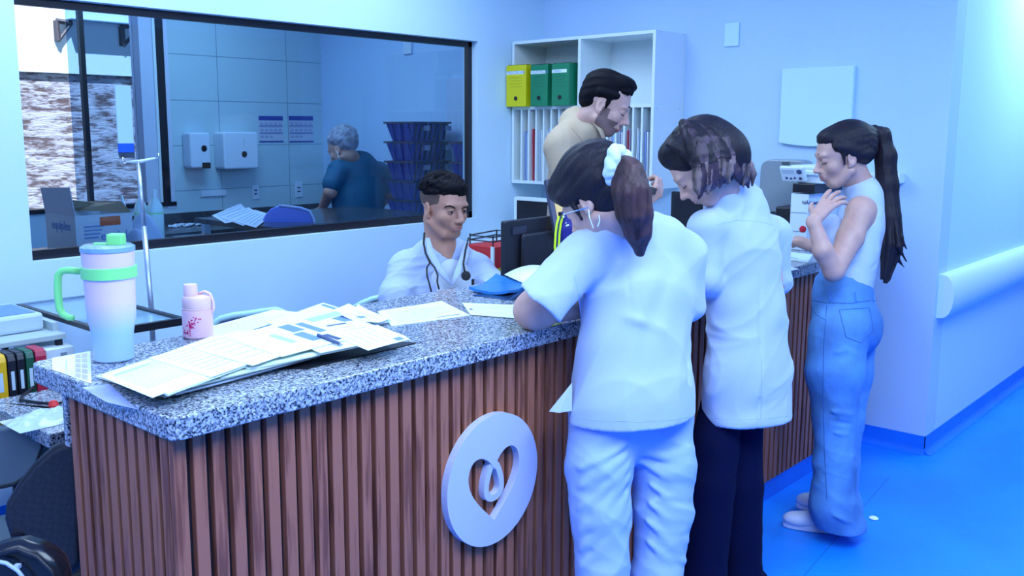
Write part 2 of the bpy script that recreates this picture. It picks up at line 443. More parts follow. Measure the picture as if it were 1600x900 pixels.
ed = loopverts(circ)+loopverts(heart)
bmesh.ops.triangle_fill(bm, use_beauty=True, use_dissolve=False, edges=ed)
ret = bmesh.ops.extrude_face_region(bm, geom=bm.faces[:])
for v in ret['geom']:
    if isinstance(v, bmesh.types.BMVert): v.co.z += TH
X = frame(ec, (1, 0, 0), (0, 0, 1))                    # local z = -Y world: towards the lobby
mb = MB(); bm.verts.index_update(); mb.add([X @ v.co for v in bm.verts], [[v.index for v in f.verts] for f in bm.faces]); bm.free()
M['emb'] = mat('emblem_white', (.55, .58, .80), .4)
mb.build('disc', M['emb'], parent=em)
# loop inside heart: a teardrop ribbon
path = []
for i in range(40):
    t = i/39; a = math.pi*2*t
    r_ = .5*(1-math.cos(a))
    xx = math.sin(a)*.215*(1-.55*abs(math.cos(a/2))**1.4)
    yy = .25-.50*r_**.85
    path.append((xx, yy))
out, inn = [], []
mb = MB(); n = len(path); hw = .046
pin = []; pout = []
for i in range(n):
    p0 = Vector(path[max(i-1, 0)]); p1 = Vector(path[min(i+1, n-1)]); t = (p1-p0).normalized(); nn = Vector((-t.y, t.x))
    c = Vector(path[i]); wd = hw*(1 if 3 < i < n-4 else .75); pin.append((c+nn*wd)*HS); pout.append((c-nn*wd)*HS)
vs = [X @ Vector((p.x, p.y, z)) for z in (0, TH-.002) for p in pin+pout]
fs = []
for i in range(n-1):
    fs += [(i, i+1, n+i+1, n+i), (2*n+i, 3*n+i, 3*n+i+1, 2*n+i+1), (i, 2*n+i, 2*n+i+1, i+1), (n+i, n+i+1, 3*n+i+1, 3*n+i)]
mb.add(vs, fs); mb.build('loop', M['emb'], parent=em)

# corridor handrail
rl = MB(); zt_, zb2 = .925, .705; prof = []
for k in range(13):
    a = math.pi*k/12-math.pi/2; prof.append((.012+.062*math.cos(a)**.8 if math.cos(a) > 0 else .012, (zt_+zb2)/2+(zt_-zb2)/2*math.sin(a)))
prof = [(0.0, zb2)]+prof+[(0.0, zt_)]
n = len(prof); x0 = 4.93; vs = [(x0, YK-d, z) for d, z in prof]+[(11, YK-d, z) for d, z in prof]
rl.add(vs, [(i, (i+1) % n, n+(i+1) % n, n+i) for i in range(n)]+[tuple(range(n)), tuple(range(n, 2*n))])
tag(rl.build('handrail', mat('handrail_vinyl', (.66, .84, .95), .4), base=(x0, YK, zb2), smooth=True), 'wide pale blue bumper handrail on the corridor wall', 'handrail')
# ================================================================== SHELF UNIT AND BACK WALL
SX, SY0, SY1, SZ0, SZ1 = 4.57, 2.885, 3.935, 1.302, 2.188
T_ = .018
sh = thing('pigeonhole_cabinet', 'white wall cabinet with two open bays above a row of narrow vertical slots', 'cabinet', (SX, SY0, SZ0))
MB().box(SX, SY0, SZ0, XB-.001, SY0+T_, SZ1).build('side_panel', M['white'], parent=sh)
MB().box(SX, SY1-T_, SZ0, XB-.001, SY1, SZ1).build('side_panel', M['white'], parent=sh)
MB().box(SX, SY0+T_, SZ1-T_, XB-.001, SY1-T_, SZ1).build('top_panel', M['white'], parent=sh)
MB().box(SX, SY0+T_, SZ0, XB-.001, SY1-T_, SZ0+T_).build('bottom_panel', M['white'], parent=sh)
MB().box(XB-.008, SY0+T_, SZ0+T_, XB-.001, SY1-T_, SZ1-T_).build('back_panel', M['white'], parent=sh)
ZM = 1.765
MB().box(SX, SY0+T_, ZM, XB-.008, SY1-T_, ZM+T_).build('shelf', M['white'], parent=sh)
ymid = on(905, 100, 0, SX)[1]
MB().box(SX, ymid-.010, ZM+T_, XB-.008, ymid+.010, SZ1-T_).build('divider', M['white'], parent=sh)
NS = 17; sl_w = (SY1-SY0-2*T_)/NS
for i in range(1, NS):
    y = SY0+T_+i*sl_w
    MB().box(SX+.002, y-.006, SZ0+T_, XB-.008, y+.006, ZM).build('slot_divider', M['white'], parent=sh)
for px, py in ((1033, 49), (1067, 53), (1026, 169), (1062, 170)):
    p = on(px, py, 1, SY0); MB().lathe([(.004, 0), (.003, .002), (0, .0025)], n=10, X=frame(p, (1, 0, 0), (0, 0, 1))).build('screw', M['steel'], parent=sh)
# documents standing in the slots
SLOTN = {1:'rightmost slot',2:'second slot from the right',3:'third slot from the right',4:'fourth slot from the right',5:'fifth slot from the right',6:'sixth slot from the right',7:'seventh slot from the right',8:'middle slot',9:'slot just left of the middle',12:'sixth slot from the left',13:'fifth slot from the left',14:'fourth slot from the left',15:'third slot from the left',16:'second slot from the left'}
pal = [((.55, .05, .10), 'red'), ((.45, .62, .85), 'pale blue'), ((.78, .84, .92), 'white'), ((.25, .38, .75), 'blue'), ((.45, .40, .55), 'mauve'), ((.12, .2, .32), 'dark slate')]
def folder_mesh(y, h, d, th, lean):
    X = Matrix.Translation((SX+.012, y, SZ0+T_+.0005)) @ Matrix.Rotation(lean, 4, 'X')
    return MB().box(0, -th/2, 0, d, th/2, h, 0, X)
slots = {1: [2, 3], 2: [1, 2], 3: [4, 0], 4: [2, 4, 1], 5: [1, 3, 2], 6: [2, 1], 7: [1, 2], 8: [2], 9: [1], 12: [4], 13: [1, 2], 14: [2, 1], 15: [0], 16: [1, 3]}
for sidx, cols in slots.items():
    yc = SY0+T_+(sidx-.5)*sl_w
    for j, c in enumerate(cols):
        h = .30+.03*random.random()
        y = yc+(j-(len(cols)-1)/2)*.013
        fm = mat('folder_%d' % c, pal[c][0], .5)
        o = folder_mesh(y, h, .26, .005, random.uniform(-.02, .02)).build('document_folder', fm, base=(SX+.012, y, SZ0+T_), bevel=.001)
        tag(o, '%s folder standing in the %s of the white cabinet' % (pal[c][1], SLOTN[sidx]), 'folder', 'folders in the cabinet slots')
# three lever-arch style boxes on the shelf
def archive_box(x0, x1, y1, y2, ftop, fbot, col, name_l, txt, colname):
    # px range of the front, built at the cabinet face and sticking out
    F_ = SX-.055
    ya = on(x1, y1, 0, F_)[1]; yb = on(x0, y1, 0, F_)[1]
    t = thing('archive_box', name_l, 'archive box', (F_, ya, ZM+T_))
    zt = on((x0+x1)/2, ftop, 0, F_)[2]
    m_ = mat('card_'+colname, col, .45)
    MB().box(F_, ya+.001, ZM+T_, F_+.30, yb-.001, zt).build('box', m_, parent=t, bevel=.003)
    MB().box(F_+.01, ya+.004, zt, F_+.29, yb-.004, zt+.004).build('lid_edge', mat('card_dark_'+colname, tuple(c*.25 for c in col), .5), parent=t)
    w_ = yb-ya; yc = (ya+yb)/2; h = zt-ZM-T_
    MB().box(F_-.0012, ya+w_*.12, zt-h*.22, F_, yb-w_*.02, zt-h*.14).build('label', M['paper'], parent=t)
    X = frame((F_-.0016, yb-w_*.06, zt-h*.205), (0, -1, 0), (0, 0, 1))
    text_mesh(txt, w_*.155, X).build('label_text', M['inkb'], parent=t)
    mb = MB()
    for r in range(4): mb.box(F_-.0012, ya+w_*.22, zt-h*(.30+r*.075), F_, yb-w_*(.15+.1*(r % 2)), zt-h*(.293+r*.075))
    mb.build('printed_lines', mat('card_print_'+colname, tuple(c*.45 for c in col), .5), parent=t)
    MB().lathe([(.0001, 0), (.013, 0), (.013, .002)], n=20, X=frame((F_-.0021, yc, zt-h*.80), (0, -1, 0), (0, 0, 1))).build('finger_hole', M['black'], parent=t)
archive_box(791, 822, 102, 172, 102, 172, (.72, .66, .004), 'yellow archive box on the cabinet shelf, leftmost of the three', 'PRESCRICAO', 'yellow')
archive_box(829, 856, 101, 171, 101, 171, (.006, .22, .10), 'green archive box standing between the yellow box and the other green one', 'SOLICITACAO', 'green')
archive_box(862, 889, 99, 170, 99, 170, (.006, .24, .105), 'green archive box against the middle divider of the cabinet', 'CENSO', 'green')

def wall_plate(name, lab, cat, a, b, th, m_, curve=0):
    p, q = on(*a, 0, XB), on(*b, 0, XB); y0, y1, z0, z1 = min(p.y, q.y), max(p.y, q.y), min(p.z, q.z), max(p.z, q.z)
    mb = MB()
    if curve:
        poly = [(0, z1-z0), (0, 0)]+[((y1-y0)*k/10, -curve*math.sin(math.pi*k/10)) for k in range(1, 10)]+[(y1-y0, 0), (y1-y0, z1-z0)]
        mb.prism(poly, th, frame((XB-.001, y1, z0), (0, -1, 0), (0, 0, 1)))
    else: mb.box(XB-th, y0, z0, XB-.001, y1, z1)
    return tag(mb.build(name, m_, base=(XB, (y0+y1)/2, z0), bevel=.003), lab, cat)
M['pw'] = mat('plate_white', (.60, .84, .93), .35)
wall_plate('switch_plate', 'small blank white plate high on the back wall', 'plate', (1134, 37), (1155, 72), .012, M['pw'])
wall_plate('wall_panel', 'large plain white panel with a curved lower edge on the back wall', 'panel', (1226, 108), (1331, 224), .03, M['pw'], .018)
# paper towel dispenser
p, q = on(1190, 249, 0, XB-.1), on(1258, 335, 0, XB-.1)
t = thing('towel_dispenser', 'smoky grey paper towel dispenser on the back wall beside the printer', 'dispenser', (XB-.1, (p.y+q.y)/2, q.z))
mb = MB(); mb.prism(rrect(0, 0, abs(p.y-q.y), p.z-q.z, .05, (0, 0, 1, 1)), .11, frame((XB-.002, p.y, q.z), (0, -1, 0), (0, 0, 1)) )
mb.build('cover', mat('smoke_plastic', (.25, .31, .36), .3), parent=t, bevel=.008)
MB().box(XB-.118, (p.y+q.y)/2-.035, p.z-.06, XB-.11, (p.y+q.y)/2+.005, p.z-.01).build('lock', mat('smoke_dark', (.08, .1, .13), .4), parent=t)
MB().box(XB-.118, q.y+.03, q.z-.004, XB-.05, p.y-.03, q.z).build('outlet', M['black'], parent=t)

# ------------------------------------------------------------------ far end: printer cabinet, printer, monitors
TZ = 1.12
# printer stand (white cabinet) and printer
P0 = on(1236, 345, 0, 4.35); yL = P0.y
t = thing('printer_cabinet', 'white cabinet carrying the printer at the far end of the counter', 'cabinet', (4.42, 1.9, 0))
ct1, ct2 = on(1236, 302, 0, 4.42), on(1330, 302, 0, 4.42)
print('cab', ct1, ct2)
yc0, yc1 = max(ct2.y, 1.9), ct1.y
mx0 = 4.42
MB().box(mx0, yc0, ZT+.0005, XB-.12, yc1, ct1.z).build('body', M['whitep'], parent=t, bevel=.004)
for r in (.33, .66): MB().box(mx0-.002, yc0+.005, ZT+(ct1.z-ZT)*r, mx0, yc1-.005, ZT+(ct1.z-ZT)*r+.003).build('drawer_gap', M['grey'], parent=t)
X = frame((mx0-.001, yc1-.06, ct1.z-.05), (0, -1, 0), (0, 0, 1)); text_mesh('NÃO MEXER', .022, X, bold=.0006).build('notice_text', M['ink'], parent=t)
t['label'] = 'white boxy drawer unit under the printer at the far end of the counter'; t['category'] = 'drawer unit'
t.location = (4.42, 1.9, ZT); 
for o in [x for x in COL.objects if x.parent == t]: o.location = (0, 0, -ZT)
pz = ct1.z
pr = thing('printer', 'white multifunction printer with a tilted control panel at the counter end', 'printer', (4.42, 1.9, pz))
MB().box(mx0-.01, yc0-.03, pz+.006, XB-.1, yc1-.01, pz+.05).build('base_tray', M['black'], parent=pr, bevel=.004)
MB().box(mx0+.02, yc1-.15, pz+.05, XB-.1, yc1-.02, pz+.10).build('left_column', M['whitep'], parent=pr, bevel=.006)
MB().box(mx0+.10, yc0-.03, pz+.05, XB-.1, yc1-.15, pz+.09).build('paper_slot', M['black'], parent=pr)
top = on(1237, 258, 0, 4.42).z
MB().box(mx0, yc0-.05, pz+.09, XB-.1, yc1+.02, top-.02).build('scanner', M['whitep'], parent=pr, bevel=.008)
MB().box(mx0+.005, yc0-.045, top-.02, XB-.1, yc1+.015, top).build('lid', M['white'], parent=pr, bevel=.006)
Xc = Matrix.Translation(on(1240, 271, 0, mx0-.02)) @ Euler((0, math.radians(-32), 0)).to_matrix().to_4x4()
cp = MB().box(-.012, -.062, -.042, .008, .062, .042, 0, Xc).build('control_panel', M['white'], parent=pr, bevel=.006)
mb = MB()
for (a, b, r) in ((-.036, .018, .014), (-.036, -.02, .009), (-.008, -.018, .006), (.012, -.022, .006), (.034, -.02, .007)):
    mb.lathe([(r, 0), (r*.9, .003), (0, .003)], n=14, X=Xc @ frame((-.012, a, b), (0, -1, 0), (0, 0, 1)))
mb.build('button', M['ink'], parent=cp)
MB().box(-.0135, -.012, .006, -.012, .05, .03, 0, Xc).build('display', M['greyl'], parent=cp)
tag(MB().box(4.55, 1.62, 1.31, XB-.03, 1.80, 1.345).build('wall_shelf', M['white'], base=(4.8, 1.7, 1.31), bevel=.003), 'small white ledge behind the ponytail of the woman in jeans', 'ledge')
ws = [o for o in COL.objects if o.name == 'wall_shelf'][0]
p, q = on(1392, 271, 0, XB-.08), on(1405, 287, 0, XB-.08)
ws.data.clear_geometry(); ws.data.from_pydata(*(lambda b: ([tuple(v-Vector((4.8, 1.7, 1.31))) for v in b.v], [], b.f))(MB().box(XB-.08, q.y, q.z, XB-.001, p.y+.15, p.z)))
# papers and pen at the far end are laid further below

def monitor(name, lab, P0_, w_, h_, yaw, pitch_=0, screen=None, bez=M['blackp'], deskz=None, front_out=1):
    """P0_ = upper-left corner seen from the lobby side; yaw = direction of the width axis"""
    dx = Vector((math.cos(yaw), math.sin(yaw), 0)); nrm = Vector((dx.y, -dx.x, 0))      # towards viewer
    base = P0_+dx*w_/2; t = thing(name, lab, 'monitor', (base.x, base.y, deskz))
    X = frame(P0_, dx, (0, 0, 1))                                       # local z = nrm side
    mb = MB(); mb.prism(rrect(0, -h_, w_, 0, .008, n=3), .028, X @ Matrix.Translation((0, 0, -.03)))
    mb.build('housing', bez, parent=t, bevel=.004)
    if screen is None:                                                   # rear side towards the lobby
        MB().prism(rrect(w_*.2, -h_*.85, w_*.8, -h_*.2, .02), .02, X).build('rear_bulge', bez, parent=t, bevel=.01)
        MB().box(w_*.09, -h_*.20, -.001, w_*.30, -h_*.09, .004, 0, X).build('rear_badge', mat('badge_dark', (.03, .035, .06), .3), parent=t)
        zo = -.04
    else:
        MB().box(.02, -h_+.02, -.002, w_-.02, -.02, .0006, 0, X).build('screen', screen, parent=t); zo = -.06
    c = X @ Vector((w_/2, -h_*.6, zo))
    mb = MB(); mb.obox((c.x, c.y, (c.z+deskz)/2), (.05, .03, c.z-deskz), (0, 0, yaw)); mb.build('neck', bez, parent=t, bevel=.004)
    MB().prism(rrect(-.12, -.08, .12, .08, .03), .012, Matrix.Translation((c.x, c.y, deskz+.0005)) @ Matrix.Rotation(yaw, 4, 'Z')).build('foot', bez, parent=t, bevel=.003)
    return t
DZ = .78
mp = on(791, 346, 1, 2.47); print('mon', mp)
monitor('monitor', 'big black computer monitor seen from behind, beside the seated man', mp, .43, .29, .03, deskz=DZ)
scr = mat('yellow_screen', (.2, .18, .06), .3, emit=((.72, .62, .28), .8))
m2 = at(854, 282, 4.0); print('mon2', m2)
# framed document display leaning in front of the man in beige
def slanted_monitor():
    A, B = at(852, 281, 4.00), at(875, 367, 3.96)
    r_ = (at(960, 276, 4.12)-A).normalized(); L = (B-A).length
    base = Vector(((A+B)/2)); t = thing('monitor', 'tilted dark-framed screen glowing yellow in front of the man in beige', 'monitor', (base.x+.1, base.y-.1, DZ))
    X = frame(A, r_, A-B); w_ = .33
    g = MB(); b = .022
    g.box(0, -L, -.02, b, 0, .006, 0, X); g.box(w_-b, -L, -.02, w_, 0, .006, 0, X); g.box(b, -b, -.02, w_-b, 0, .006, 0, X); g.box(b, -L, -.02, w_-b, -L+b, .006, 0, X)
    g.build('bezel', mat('bezel', (.05, .06, .12), .35), parent=t, bevel=.002)
    MB().box(b, -L+b, -.015, w_-b, -b, -.002, 0, X).build('screen', scr, parent=t)
    s = MB()
    for k in range(5): s.box(b+.03+.02*(k % 2), -.07-k*.045, -.002, w_-.06, -.055-k*.045, -.0012, 0, X)
    s.build('screen_content', mat('screen_dark', (.05, .05, .03), .3, emit=((.25, .22, .1), .5)), parent=t)
    c = X @ Vector((w_/2, -L+.05, -.02))
    MB().tube([c, (c.x, c.y+.0, c.z-.03), (c.x+.02, 2.545, c.z-.1), (c.x+.02, 2.545, DZ+.01)], .014).build('neck', M['blackp'], parent=t)
    MB().lathe([(.07, 0), (.07, .01), (.02, .016)], c=(c.x+.02, 2.545, DZ+.0005)).build('foot', M['blackp'], parent=t)
slanted_monitor()
# small white-framed screen under the cabinet on a shelf board
zs = on(803, 341, 0, 4.3).z
t = thing('desk', 'white side desk standing under the pigeonhole cabinet', 'desk', (4.4, 3.2, 0))
MB().box(4.15, 2.62, .93, XB-.002, 3.93, .96).build('top', M['white'], parent=t)
MB().box(4.2, 2.66, 0, XB-.03, 2.69, .93).build('side_panel', M['white'], parent=t); MB().box(4.2, 3.86, 0, XB-.03, 3.89, .93).build('side_panel', M['white'], parent=t)
p = on(803, 307, 0, 4.45); w3 = .33
t = thing('monitor', 'small white-framed screen beneath the pigeonhole cabinet', 'monitor', (4.45, p.y-.16, .96))
X = frame(p, (0, -1, 0), (0, 0, 1))
MB().prism(rrect(0, -.22, w3, 0, .012, n=3), .03, X @ Matrix.Translation((0, 0, -.03))).build('housing', M['white'], parent=t, bevel=.003)
MB().box(.025, -.19, -.002, w3-.02, -.022, .001, 0, X).build('screen', M['black'], parent=t)
MB().box(4.46, p.y-.2, .96, 4.48, p.y-.13, 1.1).build('neck', M['white'], parent=t)
MB().box(4.40, p.y-.26, .9605, 4.54, p.y-.07, .972).build('foot', M['white'], parent=t)
# stapler-like things lying under the cabinet
p = on(815, 300, 0, 4.6); 
# black monitor near the middle (behind the woman in the white coat) and its neighbour by the printer
def simple_monitor(a, b, Xp, lab):
    p, q = on(*a, 0, Xp), on(*b, 0, Xp)
    t = thing('monitor', lab, 'monitor', (Xp, (p.y+q.y)/2, .96))
    X = frame(p, (0, -1, 0), (0, 0, 1)); w_ = p.y-q.y; h_ = .30
    MB().prism(rrect(0, -h_, w_, 0, .008, n=3), .03, X @ Matrix.Translation((0, 0, -.03))).build('housing', M['blackp'], parent=t, bevel=.004)
    MB().box(.015, -h_+.02, -.002, w_-.015, -.015, .001, 0, X).build('screen', M['black'], parent=t)
    c = (p+q)/2; MB().box(Xp+.03, c.y-.03, .97, Xp+.05, c.y+.03, 1.2).build('neck', M['blackp'], parent=t)
    MB().box(Xp-.05, c.y-.11, .9605, Xp+.13, c.y+.11, .972).build('foot', M['blackp'], parent=t)
simple_monitor((1049, 299), (1105, 292), 4.55, 'black monitor between the bent man in beige and the woman in the white coat')
MB_ = MB().box(4.15, 2.42, .93, XB-.002, 2.61, .96)
# extend the side desk so that this monitor stands on it
tag(MB().box(4.3, 2.07, .93, XB-.002, 2.60, .96).build('desk_leaf', M['white'], base=(4.6, 2.4, .93)), 'white desk leaf beside the side desk under the back wall', 'desk')
o = COL.objects['desk_leaf']
o.data.clear_geometry(); b = MB().box(4.3, 2.43, 0, 4.33, 2.61, .93).box(4.3, 2.42, .93, XB-.002, 2.615, .96).box(4.8, 2.43, 0, 4.83, 2.61, .93)
o.data.from_pydata([tuple(v-Vector((4.6, 2.4, .93))) for v in b.v], [], b.f); 
if not o.data.materials: o.data.materials.append(M['white'])
p, q = on(1214, 322, 0, 4.6), on(1240, 372, 0, 4.6)
tag(MB().box(4.58, q.y, ZT+.0005, 4.8, p.y, p.z).build('card_terminal', M['blackp'], base=(4.68, q.y, ZT), bevel=.01), 'dark box standing on the counter left of the printer', 'terminal')

# red and yellow drawers beside the monitor (waste box on a stand)
p = on(771, 387, 1, 3.3); q = on(800, 420, 1, 3.3)
t = thing('sharps_box', 'red and yellow cardboard box behind the seated man\'s elbow', 'box', ((p.x+q.x)/2, 3.4, 0.6))
zy = on(780, 419, 1, 3.3).z
mb = MB().box(p.x, 3.3, zy, p.x+.28, 3.52, p.z); mb.build('red_part', mat('red_card', (.62, .02, .02), .5), parent=t, bevel=.002)
MB().box(p.x, 3.3, .72, p.x+.28, 3.52, zy-.0005).build('yellow_part', mat('yellow_card', (.62, .55, .03), .5), parent=t, bevel=.002)
MB().box(p.x-.012, 3.29, .72, p.x-.001, 3.31, p.z+.004).build('edge', M['white'], parent=t)
MB().prism([(math.cos(a)*.03, math.sin(a)*.012) for a in [k*math.pi/6 for k in range(12)]], .001, frame((on(788, 406, 1, 3.299)), (1, 0, 0), (0, 0, 1))).build('label', M['paper'], parent=t)
t2 = thing('tray_stand', 'low grey stand carrying the red and yellow box', 'stand', (p.x+.14, 3.4, 0))
MB().box(p.x-.03, 3.25, .69, p.x+.35, 3.56, .7195).build('top', M['greyl'], parent=t2)
for a, b in ((0, 3.28), (.3, 3.28), (0, 3.52), (.3, 3.52)): MB().box(p.x-.01+a, b, 0, p.x+.015+a, b+.02, .69).build('leg', M['greyl'], parent=t2)
wr = MB(); zz = p.z
for k, dz in enumerate((.025, .05)):
    wr.tube([(p.x+.03, 3.33, zz+dz), (p.x+.25, 3.33, zz+dz+.01), (p.x+.25, 3.5, zz+dz+.01), (p.x+.03, 3.5, zz+dz)], .004, closed=True)
for a, b in ((.03, 3.33), (.25, 3.33), (.25, 3.5), (.03, 3.5)): wr.tube([(p.x+a, b, zz+.0005), (p.x+a, b, zz+.06)], .004)
tag(wr.build('wire_basket', M['blackp'], base=(p.x+.14, 3.4, zz)), 'small wire basket on top of the red and yellow box', 'basket')
# ================================================================== THINGS ON THE COUNTER
def gradmat(name, c1, c2, z0, z1, rough=.35):
    m_ = bpy.data.materials.new(name); m_.use_nodes = True; nt = m_.node_tree; b = nt.nodes['Principled BSDF']
    tc = nt.nodes.new('ShaderNodeTexCoord'); s = nt.nodes.new('ShaderNodeSeparateXYZ'); nt.links.new(tc.outputs['Object'], s.inputs[0])
    r = nt.nodes.new('ShaderNodeMapRange'); nt.links.new(s.outputs['Z'], r.inputs[0]); r.inputs[1].default_value = z0; r.inputs[2].default_value = z1
    x = nt.nodes.new('ShaderNodeMix'); x.data_type = 'RGBA'; x.inputs[6].default_value = (*c1, 1); x.inputs[7].default_value = (*c2, 1)
    nt.links.new(r.outputs[0], x.inputs[0]); nt.links.new(x.outputs[2], b.inputs['Base Color']); b.inputs['Roughness'].default_value = rough
    return m_
tp = on(172, 566, 2, ZT); tc_ = Vector((tp.x+.022, tp.y+.022, ZT))
dT = (tc_-CP).dot(CF); sT = dT/FPX
print('tumbler', tc_, dT)
tz = lambda y: on(172, y, 2, ZT) and (ZT+(at(172, 558, dT)-at(172, y, dT)).length*1.0)
def zy_(px, py, c):                                   # height of a pixel on the vertical axis through c
    r = (px-PCX)/FPX*CR+(py-PCY)/FPX*CD+CF
    k = ((c-CP).x*r.x+(c-CP).y*r.y)/(r.x**2+r.y**2); return CP.z+r.z*k
zl = lambda y, px=170: zy_(px, y, tc_)
R_ = lambda wpx: wpx/2*sT
t = thing('tumbler', 'tall pink to blue insulated tumbler with a green handle on the counter corner', 'tumbler', tc_)
zb_t = ZT+.0005; z_low = zl(495); z_top = zl(392); H1 = z_top-zb_t
TG = gradmat('tumbler_fade', (.36, .56, .95), (.80, .58, .86), .08, .16)
rb, rw, rtop = R_(61), R_(73), R_(78)
prof = [(rb*.9, 0), (rb, .004), (rb*1.0, .05), (rb*1.02, (zl(520)-zb_t)), (rw*.985, (z_low-zb_t)), (rw, (z_low-zb_t)+.02), (rtop*.97, H1*.8), (rtop, H1)]
MB().lathe(prof, c=(tc_.x, tc_.y, zb_t), n=56).build('cup', TG, parent=t, smooth=True)
M['green'] = mat('mint_green', (.24, .82, .27), .4)
zg0, zg1 = zl(433), zl(415)
MB().lathe([(rtop*.96, zg0), (rtop*1.05, zg0+.001), (rtop*1.06, zg1-.001), (rtop*.96, zg1)], c=(tc_.x, tc_.y, 0), n=56).build('band', M['green'], parent=t, smooth=True)
M['clear'] = mat('clear_lid', (.35, .62, .80), .12, trans=.35, bump=(70, .6))
lid = MB().lathe([(rtop*.98, z_top), (rtop*1.03, z_top+.001), (rtop*1.03, z_top+.012), (rtop*.9, z_top+.017), (0, z_top+.017)], c=(tc_.x, tc_.y, 0), n=48).build('lid', M['clear'], parent=t, smooth=True)
u = CR.copy(); fw = Vector((-CR.y, CR.x, 0))
X = Matrix((u, fw, Vector((0, 0, 1)))).transposed().to_4x4(); X.translation = (tc_.x, tc_.y, z_top+.014)
MB().prism(rrect(.002, -.016, .044, .016, .007), .030, X).build('spout_flap', M['green'], parent=lid, bevel=.004, smooth=True)
MB().prism(rrect(-.035, -.008, .006, .008, .006), .007, X).build('flap_hinge', M['green'], parent=lid, bevel=.002)
hp = [(124, 424), (108, 422), (97, 423), (91, 430), (90, 445), (91, 465), (93, 482), (98, 491), (107, 496), (115, 497)]
MB().tube([at(a, b, dT) for a, b in hp], [.011, .0115, .0115, .012, .012, .012, .012, .0115, .0105, .009], n=14, flat=.8).build('handle', M['green'], parent=t, smooth='all')
# pink bottle
bp = on(306, 530, 2, ZT); bc = Vector((bp.x+.02, bp.y+.02, ZT)); dB = (bc-CP).dot(CF); sB = dB/FPX
zb2_ = lambda y: zy_(306, y, bc)
M['pink'] = mat('pink_plastic', (.86, .52, .62), .4); M['pink2'] = mat('pink_lid', (.85, .56, .60), .45)
t = thing('water_bottle', 'small pink water bottle with a strap and blossom print', 'bottle', bc)
r = 24*sB*.97
h1 = zb2_(483)-ZT
MB().lathe([(r*.9, 0), (r, .005), (r, h1-.004), (r*.97, h1)], c=(bc.x, bc.y, ZT+.0005), n=44).build('cup', M['pink'], parent=t, smooth=True)
cz = zb2_(482); c2 = zb2_(463)
MB().lathe([(r*.9, cz-.004), (r*.97, cz+.0005), (r*.97, cz+.003), (r*.93, cz+.004), (r*.95, cz+.007), (r*.95, c2-.006), (r*.86, c2), (r*.5, c2+.004), (0, c2+.004)], c=(bc.x, bc.y, 0), n=44).build('collar', M['pink2'], parent=t, smooth=True)
kc = bc-CR*9*sB; k0 = c2; k1 = zb2_(444)
MB().lathe([(11*sB, k0), (10.5*sB, k1-.003), (9.5*sB, k1), (0, k1)], c=(kc.x, kc.y, 0), n=24).build('cap', M['pink2'], parent=t, smooth=True)
sp = [(309, 459), (320, 455), (328, 459), (333, 470), (334, 482), (331, 489)]
MB().tube([at(a, b, dB-.01) for a, b in sp], .0055, n=10, flat=.7).build('strap', M['pink2'], parent=t, smooth='all')
# blossom: small dots wrapped on the cylinder
mb = MB(); random.seed(11)
for k in range(70):
    tt = random.random(); px = 293+tt*17+random.gauss(0, 3.6)+0; py = 519-tt*24+random.gauss(0, 3)
    a = ((px-306)/24); a = max(-.93, min(.93, a)); ang = math.asin(a); z = zb2_(py)
    n_ = (-fw*math.cos(ang)+u*math.sin(ang)); c = Vector((bc.x, bc.y, z))+n_*(r+.0004); rr = random.uniform(.0010, .0030)
    mb.lathe([(rr, 0), (rr*.8, .0003), (0, .0004)], n=7, X=frame(c, n_.cross(Vector((0, 0, 1))), (0, 0, 1)))
mb.build('blossom_print', mat('magenta_print', (.62, .01, .16), .5), parent=t)

# ---------- paper, laid sheet by sheet on the granite
def sheet_fn(corners, z, th, lab, grp=None, mtl=None, ink=None, name='paper_sheet', curl=0.0, cat='paper', extra=None):
    """corners: 4 pixel corners ordered around, projected on the plane z"""
    P = [on(a, b, 2, z) for a, b in corners]
    # rectangle with true paper proportions through the first three corners
    N = 6; vs = []; 
    def bil(s, t): return P[0]*(1-s)*(1-t)+P[1]*s*(1-t)+P[2]*s*t+P[3]*(1-s)*t
    top = []
    for i in range(N+1):
        for j in range(N+1):
            s, t = i/N, j/N; p = bil(s, t); p.z = z+th+curl*((2*s-1)**2*abs(2*t-1)**2)*.01+.0006*math.sin(7*s+z*900)*math.sin(5*t); top.append(p)
    nT = len(top); bot = [Vector((p.x, p.y, p.z-th)) for p in top]
    fs = []
    for i in range(N):
        for j in range(N):
            a = i*(N+1)+j; fs.append((a, a+N+1, a+N+2, a+1)); fs.append((nT+a, nT+a+1, nT+a+N+2, nT+a+N+1))
    ring = [i*(N+1) for i in range(N+1)]+[N*(N+1)+j for j in range(1, N+1)]+[i*(N+1)+N for i in range(N-1, -1, -1)]+[j for j in range(N-1, 0, -1)]
    for k in range(len(ring)): a, b = ring[k], ring[(k+1) % len(ring)]; fs.append((a, b, nT+b, nT+a))
    o = MB().add(top+bot, fs).build(name, mtl or M['paper'], base=(P[0]+P[2])/2)
    tag(o, lab, cat, grp)
    if ink:
        im = {}
        for (s0, t0, s1, t1, mk) in ink:
            q = [bil(*c) for c in ((s0, t0), (s1, t0), (s1, t1), (s0, t1))]
            def zz(s, t): return z+th+curl*((2*s-1)**2*abs(2*t-1)**2)*.01+.0006*math.sin(7*s+z*900)*math.sin(5*t)+.0007
            for v_, (s, t) in zip(q, ((s0, t0), (s1, t0), (s1, t1), (s0, t1))): v_.z = zz(s, t)
            im.setdefault(mk, MB()).add(q+[v-Vector((0, 0, .0003)) for v in q], [(0, 1, 2, 3), (7, 6, 5, 4)]+[(i, (i+1) % 4, 4+(i+1) % 4, 4+i) for i in range(4)])
        for mk, b in im.items(): b.build('printing', M[mk], parent=o)
    return o
